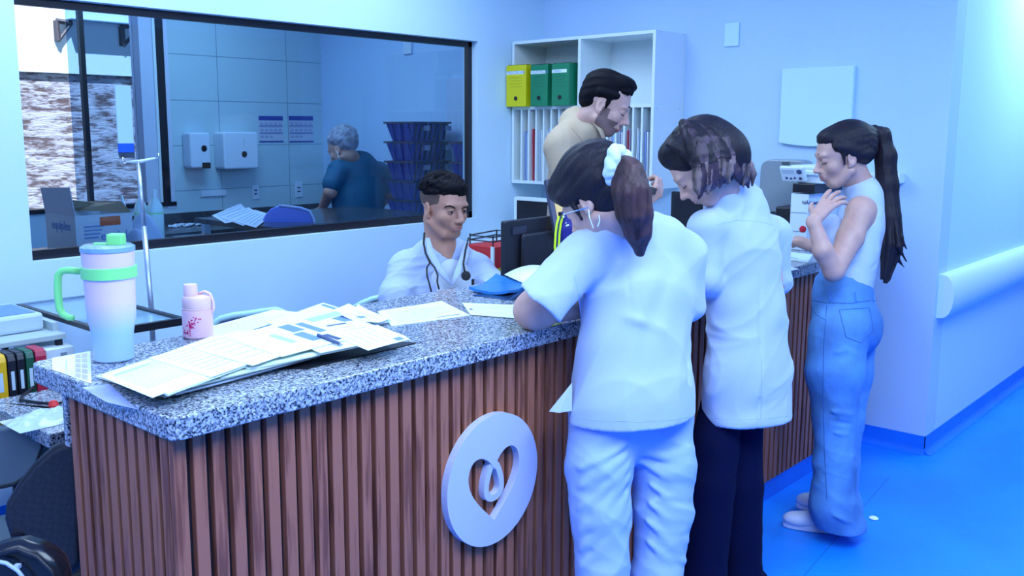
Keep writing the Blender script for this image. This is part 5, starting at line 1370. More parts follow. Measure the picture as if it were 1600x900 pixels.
def add_eyes(t, HF, iris=(.03, .012, .008), look=(0, 0), open_=.5, lashes=True):
    X, R, s = HF
    for sx in (-1, 1):
        c = Vector((sx*.031, .0757, .006))
        mb = MB(); 
        ey_ = MB(); ey_.lathe([(.0128*s*math.sin(a), -.0128*s*math.cos(a)) for a in [math.pi*k/12 for k in range(13)]], n=18, X=Matrix.Identity(4))
        ey_.v = [X @ c+v for v in ey_.v]; eb = ey_.build('eye', M['sclera'], parent=t, smooth='all')
        d = Vector((look[0], 1, look[1])).normalized(); q = R @ d
        base = X @ c+q*.0112*s
        u_ = q.cross(Vector((0, 0, 1))).normalized()
        MB().lathe([(.0062*s, 0), (.0055*s, .0012*s), (0, .0019*s)], n=16, X=frame(base, u_, q.cross(u_))).build('iris', mat('iris_brown', iris, .15), parent=eb, smooth=True)
        # lids: upper and lower half shells
        for up, ang in ((1, open_), (-1, .42)):
            lb = MB(); n = 12; r_ = .0142*s; vs = []
            for i in range(n+1):
                for j in range(6):
                    th = math.pi*i/n; ph = (ang+(math.pi/2-ang)*j/5)*up*1.0
                    v = Vector((math.cos(th)*1.0, math.sin(th)*math.cos(ph), math.sin(th)*math.sin(ph)))*r_
                    vs.append(X @ c+R @ v)
            fs = [(i*6+j, (i+1)*6+j, (i+1)*6+j+1, i*6+j+1) for i in range(n) for j in range(5)]
            lb.add(vs, fs).build('eyelid', t['skin'] if False else SKIN_NOW[0], parent=t, smooth='all')
            if up == 1 and lashes:
                MB().tube([vs[i*6]+R @ Vector((0, .0006, 0)) for i in range(1, n)], .0009*s, n=5).build('eyelashes', M['hairblack'], parent=t)
SKIN_NOW = [None]
def add_brows(t, HF, m_, z=.030, w_=.024, th=.0042, tilt=.0, y=.0905):
    X, R, s = HF
    for sx in (-1, 1):
        F = Field()
        P = [X @ Vector((sx*(.0115+w_*a), y-.030*max(0, a-.35)**2*1.6-.002*a, z+.005*math.sin(min(1, a*1.3)*math.pi*.62)+tilt*(a-.3))) for a in (0, .3, .6, .85, 1.05)]
        F.chain(P, [th*.75*s, th*s, th*.9*s, th*.6*s, th*.3*s], k=.002)
        F.build('eyebrow', m_, t, h=.0016)
def hand(F, wrist, palm_dir, palm_n, thumb_side, size=1.0, curl=.4, spread=.12, mi=0, thumb_curl=.3, k=.006, curls=None):
    """palm_dir wrist->knuckles, palm_n out of the palm, thumb_side=+1/-1 along dir x n"""
    d = Vector(palm_dir).normalized(); n = Vector(palm_n); n = (n-d*n.dot(d)).normalized(); s_ = d.cross(n)*thumb_side
    w = Vector(wrist); z = size
    F.cone(w-d*.02*z, w+d*.02*z, .021*z, .022*z, .015, (n, .7), mi)
    for o in (-.024, -.008, .008, .024): F.cone(w+d*.015*z+s_*o*.6*z, w+d*.082*z+s_*o*z, .014*z, .0115*z, .012, None, mi)
    L = [(.026, .042, .024, .020), (.009, .046, .029, .021), (-.009, .043, .027, .020), (-.026, .034, .020, .017)]
    for f_, (o, a, b, c) in enumerate(L):
        p = w+d*(.084-.004*abs(f_-1))*z+s_*o*z; dd = (d+s_*spread*(1.5-f_)*.6).normalized()
        cu = curl if curls is None else curls[f_]; ang = cu*.7
        for j, (l_, r0, r1) in enumerate(((a, .0098, .0090), (b, .0090, .0082), (c, .0082, .0070))):
            v = (dd*math.cos(ang)+n*math.sin(ang)); q = p+v*l_*z; F.cone(p, q, r0*z, r1*z, k*.6, None, mi); p = q; ang += cu
    p = w+d*.022*z+s_*.020*z; v = (d*.62+s_*.72+n*.25*thumb_curl*3).normalized()
    for j, (l_, r0, r1) in enumerate(((.036, .0145, .0115), (.032, .0115, .0098), (.026, .0098, .0075))):
        q = p+v*l_*z; F.cone(p, q, r0*z, r1*z, k, None, mi); p = q; v = (v+d*.22+n*.35*thumb_curl).normalized()
def skin(name, col, lipc):
    a = mat('skin_'+name, col, .5, sss=.12, var=(30, .05)); b = mat('lips_'+name, lipc, .4); return a, b
M['hairblack'] = mat('hair_black', (.0035, .003, .006), .75, spec=.15, bump=(230, .2))
from mathutils.bvhtree import BVHTree
def cutdisc(F, c, d, r=.16, th=.06, k=.004):
    d = Vector(d).normalized(); a = d.cross(Vector((.3, .2, .9))).normalized(); b = d.cross(a)
    F.ell(Vector(c)+d*th, (r, r, th), np.array(Matrix((a, b, d)).transposed()), k, 0, 's')
def surf(*objs):
    """point of a garment's surface met by a view ray: used to lay seams and straps on it"""
    vs = []; fs = []
    for o in objs:
        M_ = TREE[o.name]; k = len(vs); vs += [M_ @ v.co for v in o.data.vertices]; fs += [tuple(i+k for i in p.vertices) for p in o.data.polygons]
    T_ = BVHTree.FromPolygons(vs, fs)
    def f(x, y, lift=.001):
        r = at(x, y, 1)-CP; h = T_.ray_cast(CP, r.normalized())
        return h[0]+h[1]*lift if h[0] is not None else None
    return f
def drape(f, pts, n=6, lift=.001):
    out = []
    for i in range(len(pts)-1):
        for j in range(n):
            t = j/n; p = f(pts[i][0]*(1-t)+pts[i+1][0]*t, pts[i][1]*(1-t)+pts[i+1][1]*t, lift)
            if p is not None and (not out or (p-out[-1]).length < .06): out.append(p)
    p = f(*pts[-1], lift)
    if p is not None: out.append(p)
    return out
# ================================================================== PEOPLE
def V3(p): return np.array(p, float)
def ang(deg): a = math.radians(deg); return Vector((math.cos(a), math.sin(a), 0))
YD = math.degrees(YAW)
M['coat'] = mat('white_coat', (.43, .535, .78), .75, bump=(14, .10), sheen=.2)
M['tunic'] = mat('white_tunic', (.42, .525, .80), .75, bump=(12, .10), sheen=.2)
M['pants'] = mat('white_trousers', (.33, .47, .84), .75, bump=(14, .12))
M['navy'] = mat('navy_trousers', (.0015, .003, .030), .9, spec=.12, bump=(16, .1))
M['beige'] = mat('beige_shirt', (.45, .345, .235), .75, bump=(16, .12))
M['teal'] = mat('teal_scrubs', (.004, .10, .20), .75, bump=(16, .12))
M['denim'] = mat('blue_denim', (.08, .25, .60), .8, bump=(90, .12), var=(5, .28))
M['topw'] = mat('white_top', (.47, .58, .82), .8, bump=(18, .1))
M['tee'] = mat('white_tee', (.62, .70, .80), .8)
M['shoe'] = mat('shoe_white', (.60, .66, .88), .5)
M['darkhair'] = mat('hair_dark_brown', (.010, .007, .014), .55, spec=.28, bump=(160, .3, (1, 1, .15)))
M['brownhair'] = mat('hair_brown', (.060, .030, .034), .45, spec=.25, bump=(160, .4, (1, 1, .15)), var=(45, .55, (1, 1, .12)))
M['lighthair'] = mat('hair_light_ends', (.15, .105, .10), .45, spec=.25, bump=(160, .4, (1, 1, .15)), var=(40, .6, (1, 1, .15)))
M['midhair'] = mat('hair_mid_brown', (.045, .028, .042), .385, spec=.25, bump=(160, .4, (1, 1, .15)), var=(40, .6, (1, 1, .15)))
M['black_m'] = mat('black_matte', (.006, .007, .012), .6)

def strands(F, pts, rs, n, spread, r, k=.006, mi=0, seed=0, wave=0):
    rr = np.random.RandomState(seed); P = [V3(p) for p in pts]
    for i in range(n):
        o = rr.normal(size=3); o /= np.linalg.norm(o); ph = rr.uniform(0, 6.28); q = []
        for j, p in enumerate(P):
            w_ = math.sin(ph+j*1.3)*wave
            q.append(p+o*spread*rs[j]+np.array([w_, -w_*.5, 0])+rr.normal(size=3)*.002)
        F.chain(q, [r*(.7+.6*rr.rand())*(1 if j < len(P)-1 else .35) for j in range(len(P))], k, mi=mi)
def shoe(t, heel, toe, name='shoe', w=.043, h=.085, col=None, lab=None):
    heel, toe = Vector(heel), Vector(toe); d = (toe-heel).normalized(); L = (toe-heel).length; up = Vector((0, 0, 1)); s_ = d.cross(up)
    F = Field(); R = np.array(Matrix((d, -s_, up)).transposed())
    F.ell(heel+d*.05+up*.055, (.055, .038, .050), R, .02); F.ell(heel+d*L*.45+up*.045, (L*.34, .038, .040), R, .02); F.ell(heel+d*(L*.76)+up*.038, (L*.24, w, .032), R, .02)
    F.cone(heel+d*.055+up*.09, heel+d*.06+up*.05, .036, .04, .02)
    o = F.build('upper' if False else name, col or M['shoe'], t, h=.004, clip=.004)
    ol = []
    for k in range(24):
        a = 2*math.pi*k/24; x = math.cos(a); y = math.sin(a); wd = w*1.02*(.84+.18*max(0, x)); ol.append((L*.5+x*L*.5, y*wd))
    X = frame(heel, d, -s_) ; mb = MB(); mb.prism(ol, .024, frame(heel+up*.0015, d, up.cross(d)))
    so_ = mb.build('sole', mat('sole_white', (.60, .68, .92), .5), parent=o, bevel=.004)
    return o

# ------------------------------------------------ 1. woman with the ponytail, white tunic
W1 = at(990, 900, 2.8); t = thing('person', 'woman with a brown ponytail and white scrunchie leaning on the counter in a white tunic', 'person', (W1.x, W1.y, 0))
sk, lp = skin('light', (.62, .36, .29), (.5, .2, .2)); SKIN_NOW[0] = sk
f1 = ang(YD+25); r1 = ang(YD+25-90)
E1 = on(836, 484, 2, 1.108); H1_ = on(938, 478, 2, 1.09)
sL, sR = at(915, 398, 2.74), at(1070, 392, 2.90)
HF = head_frame(at(934, 314, 2.73), math.radians(YD+52), math.radians(38), 0, 1.07)
F = Field(); add_head(F, HF, lips=1)
Xh = HF[0]
F.cone(Xh @ Vector((0, -.03, -.06)), at(985, 385, 2.80), .052, .060, .03)
F.chain([at(985, 385, 2.80), at(995, 440, 2.82), at(992, 540, 2.82)], [.09, .12, .12], .04, (f1, .6))
F.cone(sL, E1, .058, .058, .03); F.cone(sL, at(985, 395, 2.8), .06, .07, .03); F.cone(sR, at(985, 395, 2.8), .035, .055, .03)
F.cone(E1, H1_, .050, .030, .03); F.ell(E1+Vector((0, 0, -.005)), (.060, .060, .048), None, .02)
hd = (H1_-E1).normalized(); hand(F, H1_+hd*.02, hd, (0, 0, -1), 1, .9, curl=.5)
F.chain([sR+Vector((0, 0, -.03)), at(1076, 470, 2.98), on(1035, 452, 2, 1.10)], [.04, .040, .028], .02)
hand(F, on(1030, 450, 2, 1.10), (on(1000, 450, 2, 1.1)-on(1035, 452, 2, 1.1)), (0, 0, -1), -1, .9, curl=.5)
F.build('body', [sk, lp], t, h=.0045)
# tunic
G = Field(); fl = (f1, .66)
G.chain([at(998, 412, 2.84), at(998, 470, 2.83), at(990, 560, 2.81), at(988, 640, 2.80), at(988, 712, 2.80)], [.150, .176, .180, .194, .206], .05, fl)
G.cone(at(915, 402, 2.74), at(1068, 398, 2.92), .068, .070, .05)
G.cone(at(955, 382, 2.80), at(1040, 370, 2.86), .060, .058, .05); G.cone(at(985, 358, 2.80), at(1012, 354, 2.84), .040, .040, .04); G.cone(at(942, 372, 2.72), at(985, 362, 2.76), .050, .052, .04)
G.cone(at(912, 402, 2.73), at(842, 477, 2.66), .072, .080, .035)
G.cone(at(1066, 402, 2.90), at(1078, 478, 2.93), .066, .054, .05)
aL = (E1-sL).normalized(); cutdisc(G, at(846, 471, 2.66), aL)
zh = at(988, 664, 2.72).z
cn = cloth_noise(.011, 9, (1, 1, .6), 3)
fs_ = [(at(905, 460, 2.64), at(925, 500, 2.66), .012, -.012), (at(900, 430, 2.62), at(930, 520, 2.66), .012, -.014), (at(915, 500, 2.64), at(945, 620, 2.63), .014, .012),
       (at(1050, 420, 2.74), at(1010, 560, 2.64), .03, -.012), (at(935, 480, 2.64), at(1060, 520, 2.70), .02, .010), (at(1090, 480, 2.84), at(1060, 640, 2.74), .02, -.010),
       (at(832, 432, 2.56), at(880, 470, 2.56), .010, -.010), (at(975, 360, 2.72), at(1000, 640, 2.62), .006, -.003),
       (at(915, 560, 2.62), at(1010, 600, 2.62), .012, .009), (at(1080, 560, 2.72), at(1020, 610, 2.64), .012, .009), (at(910, 600, 2.62), at(990, 640, 2.62), .012, -.008), (at(900, 650, 2.62), at(950, 600, 2.62), .014, .010), (at(858, 420, 2.58), at(905, 452, 2.58), .012, .009)]
tun = G.build('tunic', M['tunic'], t, h=.005, disp=folds(cn, fs_), clip=zh)
q1, q2, q3 = at(894, 598, 2.72), at(858, 643, 2.70), at(894, 642, 2.71); mb = MB()
vs = [q1, q2, at(874, 645, 2.69), q3]; mb.add(vs+[p+CF*.006 for p in vs], [(0, 1, 2, 3), (7, 6, 5, 4)]+[(i, (i+1) % 4, 4+(i+1) % 4, 4+i) for i in range(4)])
mb.build('tunic_flap', M['tunic'], parent=t)
sf = surf(tun)
for P in ([(884, 652), (940, 657), (1000, 659), (1060, 655), (1092, 648)], [(897, 430), (903, 455), (908, 480), (908, 500)]):
    D_ = drape(sf, P, 8, -.0008)
    if len(D_) > 2: MB().tube(D_, .0016, n=5).build('seam', M['pants'], parent=tun)
# trousers
T = Field(); lx = lambda px, py, d, z: (lambda p: Vector((p.x, p.y, z)))(at(px, py, d))
kL, kR = at(938, 800, 2.74), at(1036, 800, 2.86)
T.chain([at(945, 640, 2.78), at(936, 730, 2.76), kL, at(942, 895, 2.72), Vector((at(944, 895, 2.70).x, at(944, 895, 2.70).y, .10)), Vector((at(944, 895, 2.70).x, at(944, 895, 2.70).y, .04))], [.085, .100, .090, .076, .075, .082], .02)
T.chain([at(1030, 640, 2.88), at(1036, 730, 2.87), kR, at(1026, 895, 2.84), Vector((at(1022, 895, 2.84).x, at(1022, 895, 2.84).y, .10)), Vector((at(1022, 895, 2.84).x, at(1022, 895, 2.84).y, .04))], [.085, .100, .090, .076, .075, .082], .02)
T.cone(at(950, 650, 2.80), at(1028, 650, 2.90), .125, .125, .05, (f1, .75)); T.cone(at(968, 672, 2.80), at(1008, 672, 2.84), .085, .085, .04)
fs_ = []
for k, (y0_, y1_) in enumerate(((705, 765), (722, 800), (742, 838), (768, 868), (800, 896), (690, 735))):
    fs_ += [(at(985, y0_, 2.70), at(940, (y0_+y1_)/2+6, 2.655), .011, .012), (at(950, (y0_+y1_)/2+2, 2.66), at(896, y1_, 2.68), .012, .012), (at(985, y0_+12, 2.70), at(915, (y0_+y1_)/2+22, 2.66), .010, -.010)]
for k, (y0_, y1_) in enumerate(((702, 712), (722, 752), (748, 790), (776, 826), (806, 860), (838, 892))):
    fs_ += [(at(997, y0_, 2.78), at(1045, (y0_+y1_)/2+10, 2.775), .011, .012), (at(1035, (y0_+y1_)/2+8, 2.775), at(1082, y1_-14, 2.82), .012, .012), (at(999, y0_+12, 2.78), at(1065, (y0_+y1_)/2+18, 2.79), .010, -.010)]
T.build('trousers', M['pants'], t, h=.005, disp=folds(cloth_noise(.008, 9, (1, 1, 1.3), 5), fs_), clip=.035)
for q in (at(944, 895, 2.70), at(1022, 895, 2.84)):
    b = Vector((q.x, q.y, 0)); shoe(t, b-f1*.09, b+f1*.16)
# hair
Hh = Field(); X, R, s = HF; Rn = np.array(R)
Hh.ell(X @ Vector((0, -.030, .055)), np.array((.090, .100, .088))*s, Rn, .02); Hh.ell(X @ Vector((0, -.055, .015)), np.array((.082, .075, .070))*s, Rn, .03)
Hh.ell(X @ Vector((0, .045, .085)), np.array((.074, .066, .052))*s, Rn, .03); Hh.ell(X @ Vector((0, -.030, .085)), np.array((.088, .095, .075))*s, Rn, .03); Hh.ell(X @ Vector((0, -.080, -.025)), np.array((.072, .050, .062))*s, Rn, .03); Hh.cone(at(942, 318, 2.69), at(968, 338, 2.70), .040, .034, .03)
for sx in (-1, 1):
    Hh.cone(X @ Vector((sx*.070, .045, .045)), X @ Vector((sx*.055, -.07, .03)), .026, .035, .02)
    Hh.cone(X @ Vector((sx*.078, .028, .01)), X @ Vector((sx*.076, .030, -.035)), .009, .004, .01)
pb = at(958, 262, 2.70)
Hh.cone(X @ Vector((0, -.08, .05)), pb, .06, .035, .03)
Hh.build('hair', M['darkhair'], t, h=.004, disp=strand_noise(.0026, R @ Vector((0, 1, -.25)), 190, 2))
tail = [at(968, 258, 2.64), at(980, 270, 2.61), at(986, 300, 2.60), at(991, 332, 2.61), at(996, 360, 2.63), at(1000, 386, 2.66)]
Pn = Field(); Pn.chain(tail, [.032, .042, .048, .045, .034, .012], .02)
rr = np.random.RandomState(4)
for k in range(22):
    a = rr.uniform(0, 6.28); o_ = CR*math.cos(a)+CF*math.sin(a); e_ = rr.uniform(.9, 1.05)
    Pn.chain([tail[i]+o_*w_*e_+CD*(.004*i*math.sin(k)) for i, w_ in enumerate((.022, .032, .038, .036, .024, .006))], [.010, .011, .012, .012, .010, .004], .012)
Pn.build('ponytail', M['brownhair'], t, h=.0033, disp=strand_noise(.0016, (0, 0, 1), 260, 5))
cc = at(963, 257, 2.62); ax_ = (CR*.75+CD*.15-CF*.45).normalized(); u_ = ax_.cross(CD).normalized(); v_ = ax_.cross(u_)
Sx = Field(); rr = np.random.RandomState(2)
for k in range(26):
    a = 2*math.pi*k/26; p = cc+(u_*math.cos(a)*.95+v_*math.sin(a)*1.05)*.038+ax_*(.006*math.sin(3*a)); Sx.ell(p+Vector(rr.normal(size=3)*.003), (.017+.004*rr.rand(), .016, .019), None, .006)
Sx.build('scrunchie', mat('scrunchie_white', (.60, .74, .84), .7), t, h=.003, disp=strand_noise(.002, ax_, 200, 3))
# glasses and mask loop
gl = Field(); a_, b_ = at(887, 330, 2.56), at(918, 322, 2.60)
MB().tube([at(884, 334, 2.62), at(902, 329, 2.60), at(919, 324, 2.60)], .0020, n=6).build('glasses', M['steel'], parent=t)
MB().tube([at(920, 328, 2.615), at(921, 340, 2.61), at(927, 356, 2.62)], .0016, n=6).build('mask_strap', M['paper'], parent=t)
MB().tube([at(936, 336, 2.60), at(937, 345, 2.605), at(934, 354, 2.61)], .0016, n=6).build('mask_strap', M['paper'], parent=t)

# ------------------------------------------------ 2. woman in the long white coat
W2 = at(1140, 900, 3.25); t = thing('person', 'woman with wavy brown hair in a long white coat and navy trousers', 'person', (W2.x, W2.y, 0))
f2 = ang(YD+30); HF = head_frame(at(1100, 262, 3.20), math.radians(YD+80), math.radians(44), 0, 1.10); X, R, s = HF; Rn = np.array(R)
F = Field(); add_head(F, HF, lips=1); F.cone(X @ Vector((0, -.03, -.06)), at(1135, 325, 3.27), .048, .050, .03)
F.chain([at(1145, 345, 3.28), at(1160, 420, 3.30), at(1165, 560, 3.30)], [.09, .12, .11], .04, (f2, .6))
A2 = at(1108, 362, 3.22); B2 = at(1205, 360, 3.40)
hL = on(1105, 428, 2, 1.10); eL = at(1098, 440, 3.22)
F.chain([A2, eL, hL], [.034, .034, .026], .02); hand(F, hL, hL-eL, (0, 0, -1), 1, .88, curl=.5)
hR = on(1150, 425, 2, 1.10); F.chain([B2, at(1215, 440, 3.45), hR], [.045, .038, .026], .03); hand(F, hR, Vector((-.3, .9, 0)), (0, 0, -1), -1, .88, curl=.5)
F.build('body', [sk, lp], t, h=.0045)
G = Field(); fl = (f2, .66)
G.chain([at(1155, 345, 3.32), at(1160, 410, 3.31), at(1168, 500, 3.31), at(1168, 590, 3.30), at(1171, 705, 3.30)], [.125, .150, .154, .172, .196], .05, fl)
G.cone(at(1106, 356, 3.20), at(1203, 362, 3.42), .060, .060, .05); G.cone(at(1130, 330, 3.27), at(1165, 325, 3.34), .062, .060, .04); G.cone(at(1128, 306, 3.24), at(1160, 298, 3.33), .064, .056, .03)
G.chain([at(1102, 358, 3.20), at(1102, 440, 3.20), at(1104, 440, 3.34)], [.062, .055, .048], .03)
G.chain([at(1212, 366, 3.42), at(1215, 440, 3.46), at(1180, 432, 3.58)], [.058, .050, .045], .03)
zh = at(1180, 660, 3.24).z
fs_ = [(at(1110, 380, 3.10), at(1150, 350, 3.14), .010, -.010), (at(1105, 368, 3.08), at(1135, 410, 3.12), .012, .010), (at(1186, 420, 3.22), at(1187, 700, 3.16), .008, -.010), (at(1196, 470, 3.24), at(1220, 690, 3.22), .018, .010), (at(1140, 480, 3.15), at(1130, 690, 3.12), .022, -.009), (at(1160, 340, 3.2), at(1185, 400, 3.22), .02, .005)]
ct2_ = G.build('coat', M['coat'], t, h=.005, disp=folds(cloth_noise(.012, 9, (1, 1, .35), 9), fs_), clip=zh)
s2_ = surf(ct2_)
for P in ([(1190, 560), (1190, 600), (1189, 660)], [(1120, 352), (1150, 344), (1185, 346), (1210, 352)], [(1106, 652), (1150, 656), (1200, 654), (1244, 648)]):
    D_ = drape(s2_, P, 8, -.0007)
    if len(D_) > 2: MB().tube(D_, .0016, n=5).build('seam', M['pants'], parent=ct2_)
T = Field()
a0, b0 = at(1098, 895, 3.20), at(1158, 895, 3.32)
T.chain([at(1130, 610, 3.30), at(1116, 700, 3.25), at(1112, 760, 3.22), at(1098, 895, 3.20), Vector((a0.x, a0.y, .05))], [.070, .084, .080, .080, .098], .015)
T.chain([at(1160, 610, 3.34), at(1157, 760, 3.32), at(1156, 895, 3.32), Vector((b0.x, b0.y, .05))], [.075, .078, .078, .098], .015)
T.build('trousers', M['navy'], t, h=.006, disp=cloth_noise(.005, 9, (1, 1, .5), 5), clip=.03)
for q in (a0, b0): b = Vector((q.x, q.y, 0)); shoe(t, b-f2*.08, b+f2*.16, col=M['black_m'])
# hair: swept over the crown, wavy locks to the shoulder
Hh = Field()
Hh.ell(X @ Vector((0, -.030, .060)), np.array((.094, .110, .092))*s, Rn, .02); Hh.ell(X @ Vector((0, -.07, .0)), np.array((.088, .085, .095))*s, Rn, .03)
Hh.ell(X @ Vector((0, .035, .108)), np.array((.056, .050, .034))*s, Rn, .02)
Hh.cone(X @ Vector((.0, .062, .090)), X @ Vector((-.056, .030, .055)), .020, .024, .02); Hh.cone(X @ Vector((.0, .062, .090)), X @ Vector((.056, .030, .055)), .020, .024, .02)
rr = np.random.RandomState(12)
loc = lambda x, y, z: X @ Vector((x, y, z))
Hh.ell(at(1130, 250, 3.24), (.085, .085, .095), None, .03); Hh.ell(at(1138, 274, 3.27), (.070, .070, .060), None, .03)
def lock(S_, M_, E_, d0, r0, wav, ph, cm=(0, 1, 2)):
    q = []; n_ = 10
    for i in range(n_):
        t_ = i/(n_-1); x = S_[0]*(1-t_)**2+2*M_[0]*t_*(1-t_)+E_[0]*t_*t_; y = S_[1]*(1-t_)**2+2*M_[1]*t_*(1-t_)+E_[1]*t_*t_
        w_ = wav*t_*math.sin(ph+t_*8.5); q.append(V3(at(float(x+w_), float(y-w_*.6), float(d0[0]*(1-t_)**2+2*d0[1]*t_*(1-t_)+d0[2]*t_*t_))))
    rs = [r0*(.75+.35*math.sin(math.pi*min(1, i/(n_-2)))) for i in range(n_-1)]+[r0*.25]
    for i in range(n_-1): Hh.cone(q[i], q[i+1], rs[i], rs[i+1], .004, None, cm[0] if i < 3 else (cm[1] if i < 6 else cm[2]))
for k in range(46):
    u_ = rr.uniform(0, 1); j_ = rr.normal(size=6)*3.0
    ex = 1094+78*u_; ey_ = 306-26*math.sin(u_*math.pi*.62)+10*max(0, u_-.7)/.3
    dep = 3.095+.11*u_*u_
    lock((1066+46*u_+j_[0], 192+10*u_+j_[1]*.4), (1092+84*u_+j_[2], 232-14*u_+j_[3]), (ex+j_[4]*.7, ey_+j_[5]), (3.13, dep-.065, dep-.02), .0150+.003*rr.rand(), rr.uniform(4, 8), rr.uniform(0, 6.28), ((0, 1, 2), (0, 1, 1), (0, 0, 1), (1, 1, 2))[k % 4])
for k in range(14):         # strands combed over the temple towards the ear
    j_ = rr.normal(size=4)*2.5
    lock((1046+k*1.8+j_[0], 226-k*2.2), (1070+j_[1], 236+j_[2]), (1106+j_[3], 262+k*2.2), (3.13, 3.08, 3.09), .011, 3, rr.uniform(0, 6.28), (0, 0, 1))
Hh.build('hair', [M['darkhair'], M['midhair'], M['lighthair']], t, h=.0032, disp=strand_noise(.0014, R @ Vector((.1, .3, -1)), 230, 7))
MB().tube([at(1090, 250, 3.06), at(1091, 263, 3.055), at(1093, 276, 3.06)], .0018, n=6).build('mask_strap', M['paper'], parent=t)
add_brows(t, HF, M['hairblack'], th=.0030)

def lashes(t, HF):
    X, R, s = HF
    for sx in (-1, 1):
        MB().tube([X @ Vector((sx*.031+.0135*math.cos(a), .0765+.0125*math.sin(a)**.8, -.001-.0035*math.sin(a))) for a in [math.pi*k/8 for k in range(9)]], .0011*s, n=5).build('eyelashes', M['hairblack'], parent=t)
lashes(t, HF)

# ------------------------------------------------ 3. woman in jeans and sleeveless top
W3 = on(1300, 832, 2, 0); t = thing('person', 'woman with a long black ponytail in a white sleeveless top and blue jeans', 'person', (W3.x, W3.y, 0))
sk3, lp3 = skin('tan', (.56, .33, .27), (.45, .17, .17)); SKIN_NOW[0] = sk3
f3 = ang(122); HF = head_frame(at(1317, 246, 3.80), math.radians(YD+88), math.radians(14), 0, 1.08); X, R, s = HF; Rn = np.array(R)
F = Field(); add_head(F, HF, lips=1)
F.cone(X @ Vector((0, -.03, -.05)), at(1347, 300, 3.84), .050, .056, .03)
fl = (f3, .62)
F.chain([at(1350, 318, 3.85), at(1345, 350, 3.85), at(1330, 420, 3.84), at(1322, 470, 3.84)], [.10, .125, .115, .13], .03, fl)
sN, sF = at(1344, 330, 3.74), at(1352, 326, 3.97)
eN, wN = at(1303, 424, 3.62), at(1271, 345, 3.62)
F.cone(sN, at(1352, 318, 3.84), .052, .055, .03)
F.chain([sN, at(1328, 372, 3.68), eN], [.052, .050, .040], .02); F.chain([eN, at(1286, 392, 3.60), wN], [.038, .037, .024], .012)
pd = at(1304, 306, 3.66)-wN
hand(F, wN+pd.normalized()*.012, pd, CF*.55+CD*.75+CR*.3, 1, 1.06, curls=[.16, .22, .30, .36], spread=.26, thumb_curl=.4, k=.003)
eF, wF = at(1312, 398, 4.02), at(1246, 377, 4.10)
F.chain([sF, eF], [.050, .038], .02); F.chain([eF, wF], [.036, .024], .012)
hand(F, wF, at(1232, 378, 4.14)-wF, Vector((0, 0, -1)), -1, .95, curl=.55)
F.build('body', [sk3, lp3], t, h=.0036)
G = Field()
G.chain([at(1352, 316, 3.85), at(1346, 350, 3.86), at(1336, 400, 3.85), at(1322, 455, 3.85)], [.110, .140, .135, .152], .03, (f3, .64))
G.cone(at(1340, 294, 3.84), at(1352, 300, 3.84), .060, .062, .02)
G.cone(at(1352, 306, 3.80), at(1358, 318, 3.90), .062, .062, .03)
G.cone(at(1300, 352, 3.78), at(1320, 420, 3.80), .045, .075, .04)
G.cone(sN+(sN-at(1352, 318, 3.84))*.02+Vector((0, 0, -.01)), sN+(sN-at(1352, 318, 3.84)).normalized()*.12, .060, .07, .006, None, 0, 's')
F2 = [(at(1290, 420, 3.7), at(1350, 400, 3.72), .010, .007), (at(1330, 440, 3.72), at(1370, 410, 3.74), .010, -.007), (at(1360, 330, 3.74), at(1375, 400, 3.74), .012, .006)]
G.build('top', M['topw'], t, h=.004, disp=folds(cloth_noise(.003, 10, (1, 1, .6), 4), F2), clip=at(1320, 452, 3.80).z)
J = Field()
hz_ = at(1316, 478, 3.84)
J.cone(at(1316, 462, 3.84), at(1318, 500, 3.84), .150, .158, .03, (f3, .80)); J.ell(at(1346, 512, 3.82), (.085, .085, .10), None, .05)
nk, nh = at(1304, 650, 3.76), at(1302, 792, 3.74); fk, fh = at(1320, 650, 3.92), at(1308, 786, 3.92)
J.chain([at(1310, 520, 3.77), at(1304, 580, 3.76), nk, at(1304, 720, 3.75), nh, Vector((nh.x+.02, nh.y-.03, .06))], [.118, .112, .084, .080, .092, .098], .025)
J.chain([at(1324, 520, 3.92), at(1322, 580, 3.92), fk, at(1314, 720, 3.92), fh, Vector((fh.x+.01, fh.y-.01, .07))], [.112, .105, .078, .074, .082, .092], .025)
fs_ = [(at(1272, 640, 3.66), at(1335, 648, 3.68), .010, .010), (at(1272, 654, 3.66), at(1335, 664, 3.68), .009, -.010), (at(1275, 674, 3.66), at(1330, 680, 3.68), .009, .008), (at(1265, 775, 3.62), at(1330, 805, 3.64), .014, -.014), (at(1262, 790, 3.62), at(1335, 820, 3.64), .012, .013), (at(1270, 560, 3.64), at(1330, 545, 3.66), .012, .006), (at(1336, 700, 3.7), at(1338, 820, 3.7), .010, -.012), (at(1300, 520, 3.62), at(1340, 550, 3.66), .012, -.007)]
jn = J.build('jeans', M['denim'], t, h=.0045, disp=folds(cloth_noise(.006, 11, (1, 1, 1.2), 6), fs_), clip=.058)
sj = surf(jn)
for nm_, P in (('pocket_seam', [(1311, 484), (1358, 481), (1365, 516), (1346, 536), (1322, 527), (1311, 484)]), ('waist_seam', [(1262, 468), (1290, 473), (1330, 474), (1370, 468)]), ('side_seam', [(1292, 478), (1287, 540), (1286, 620), (1288, 700), (1292, 780)]), ('front_pocket_seam', [(1266, 474), (1276, 492), (1290, 500)])):
    D_ = drape(sj, P, 8, -.0004)
    if len(D_) > 2: MB().tube(D_, .0019, n=5).build(nm_, mat('denim_dark', (.03, .12, .36), .8), parent=jn)
for x_ in (1296, 1337, 1364):
    D_ = drape(sj, [(x_, 456), (x_+1, 470)], 3, .001)
    if len(D_) > 1: MB().tube(D_, .005, n=6).build('belt_loop', M['denim'], parent=jn)
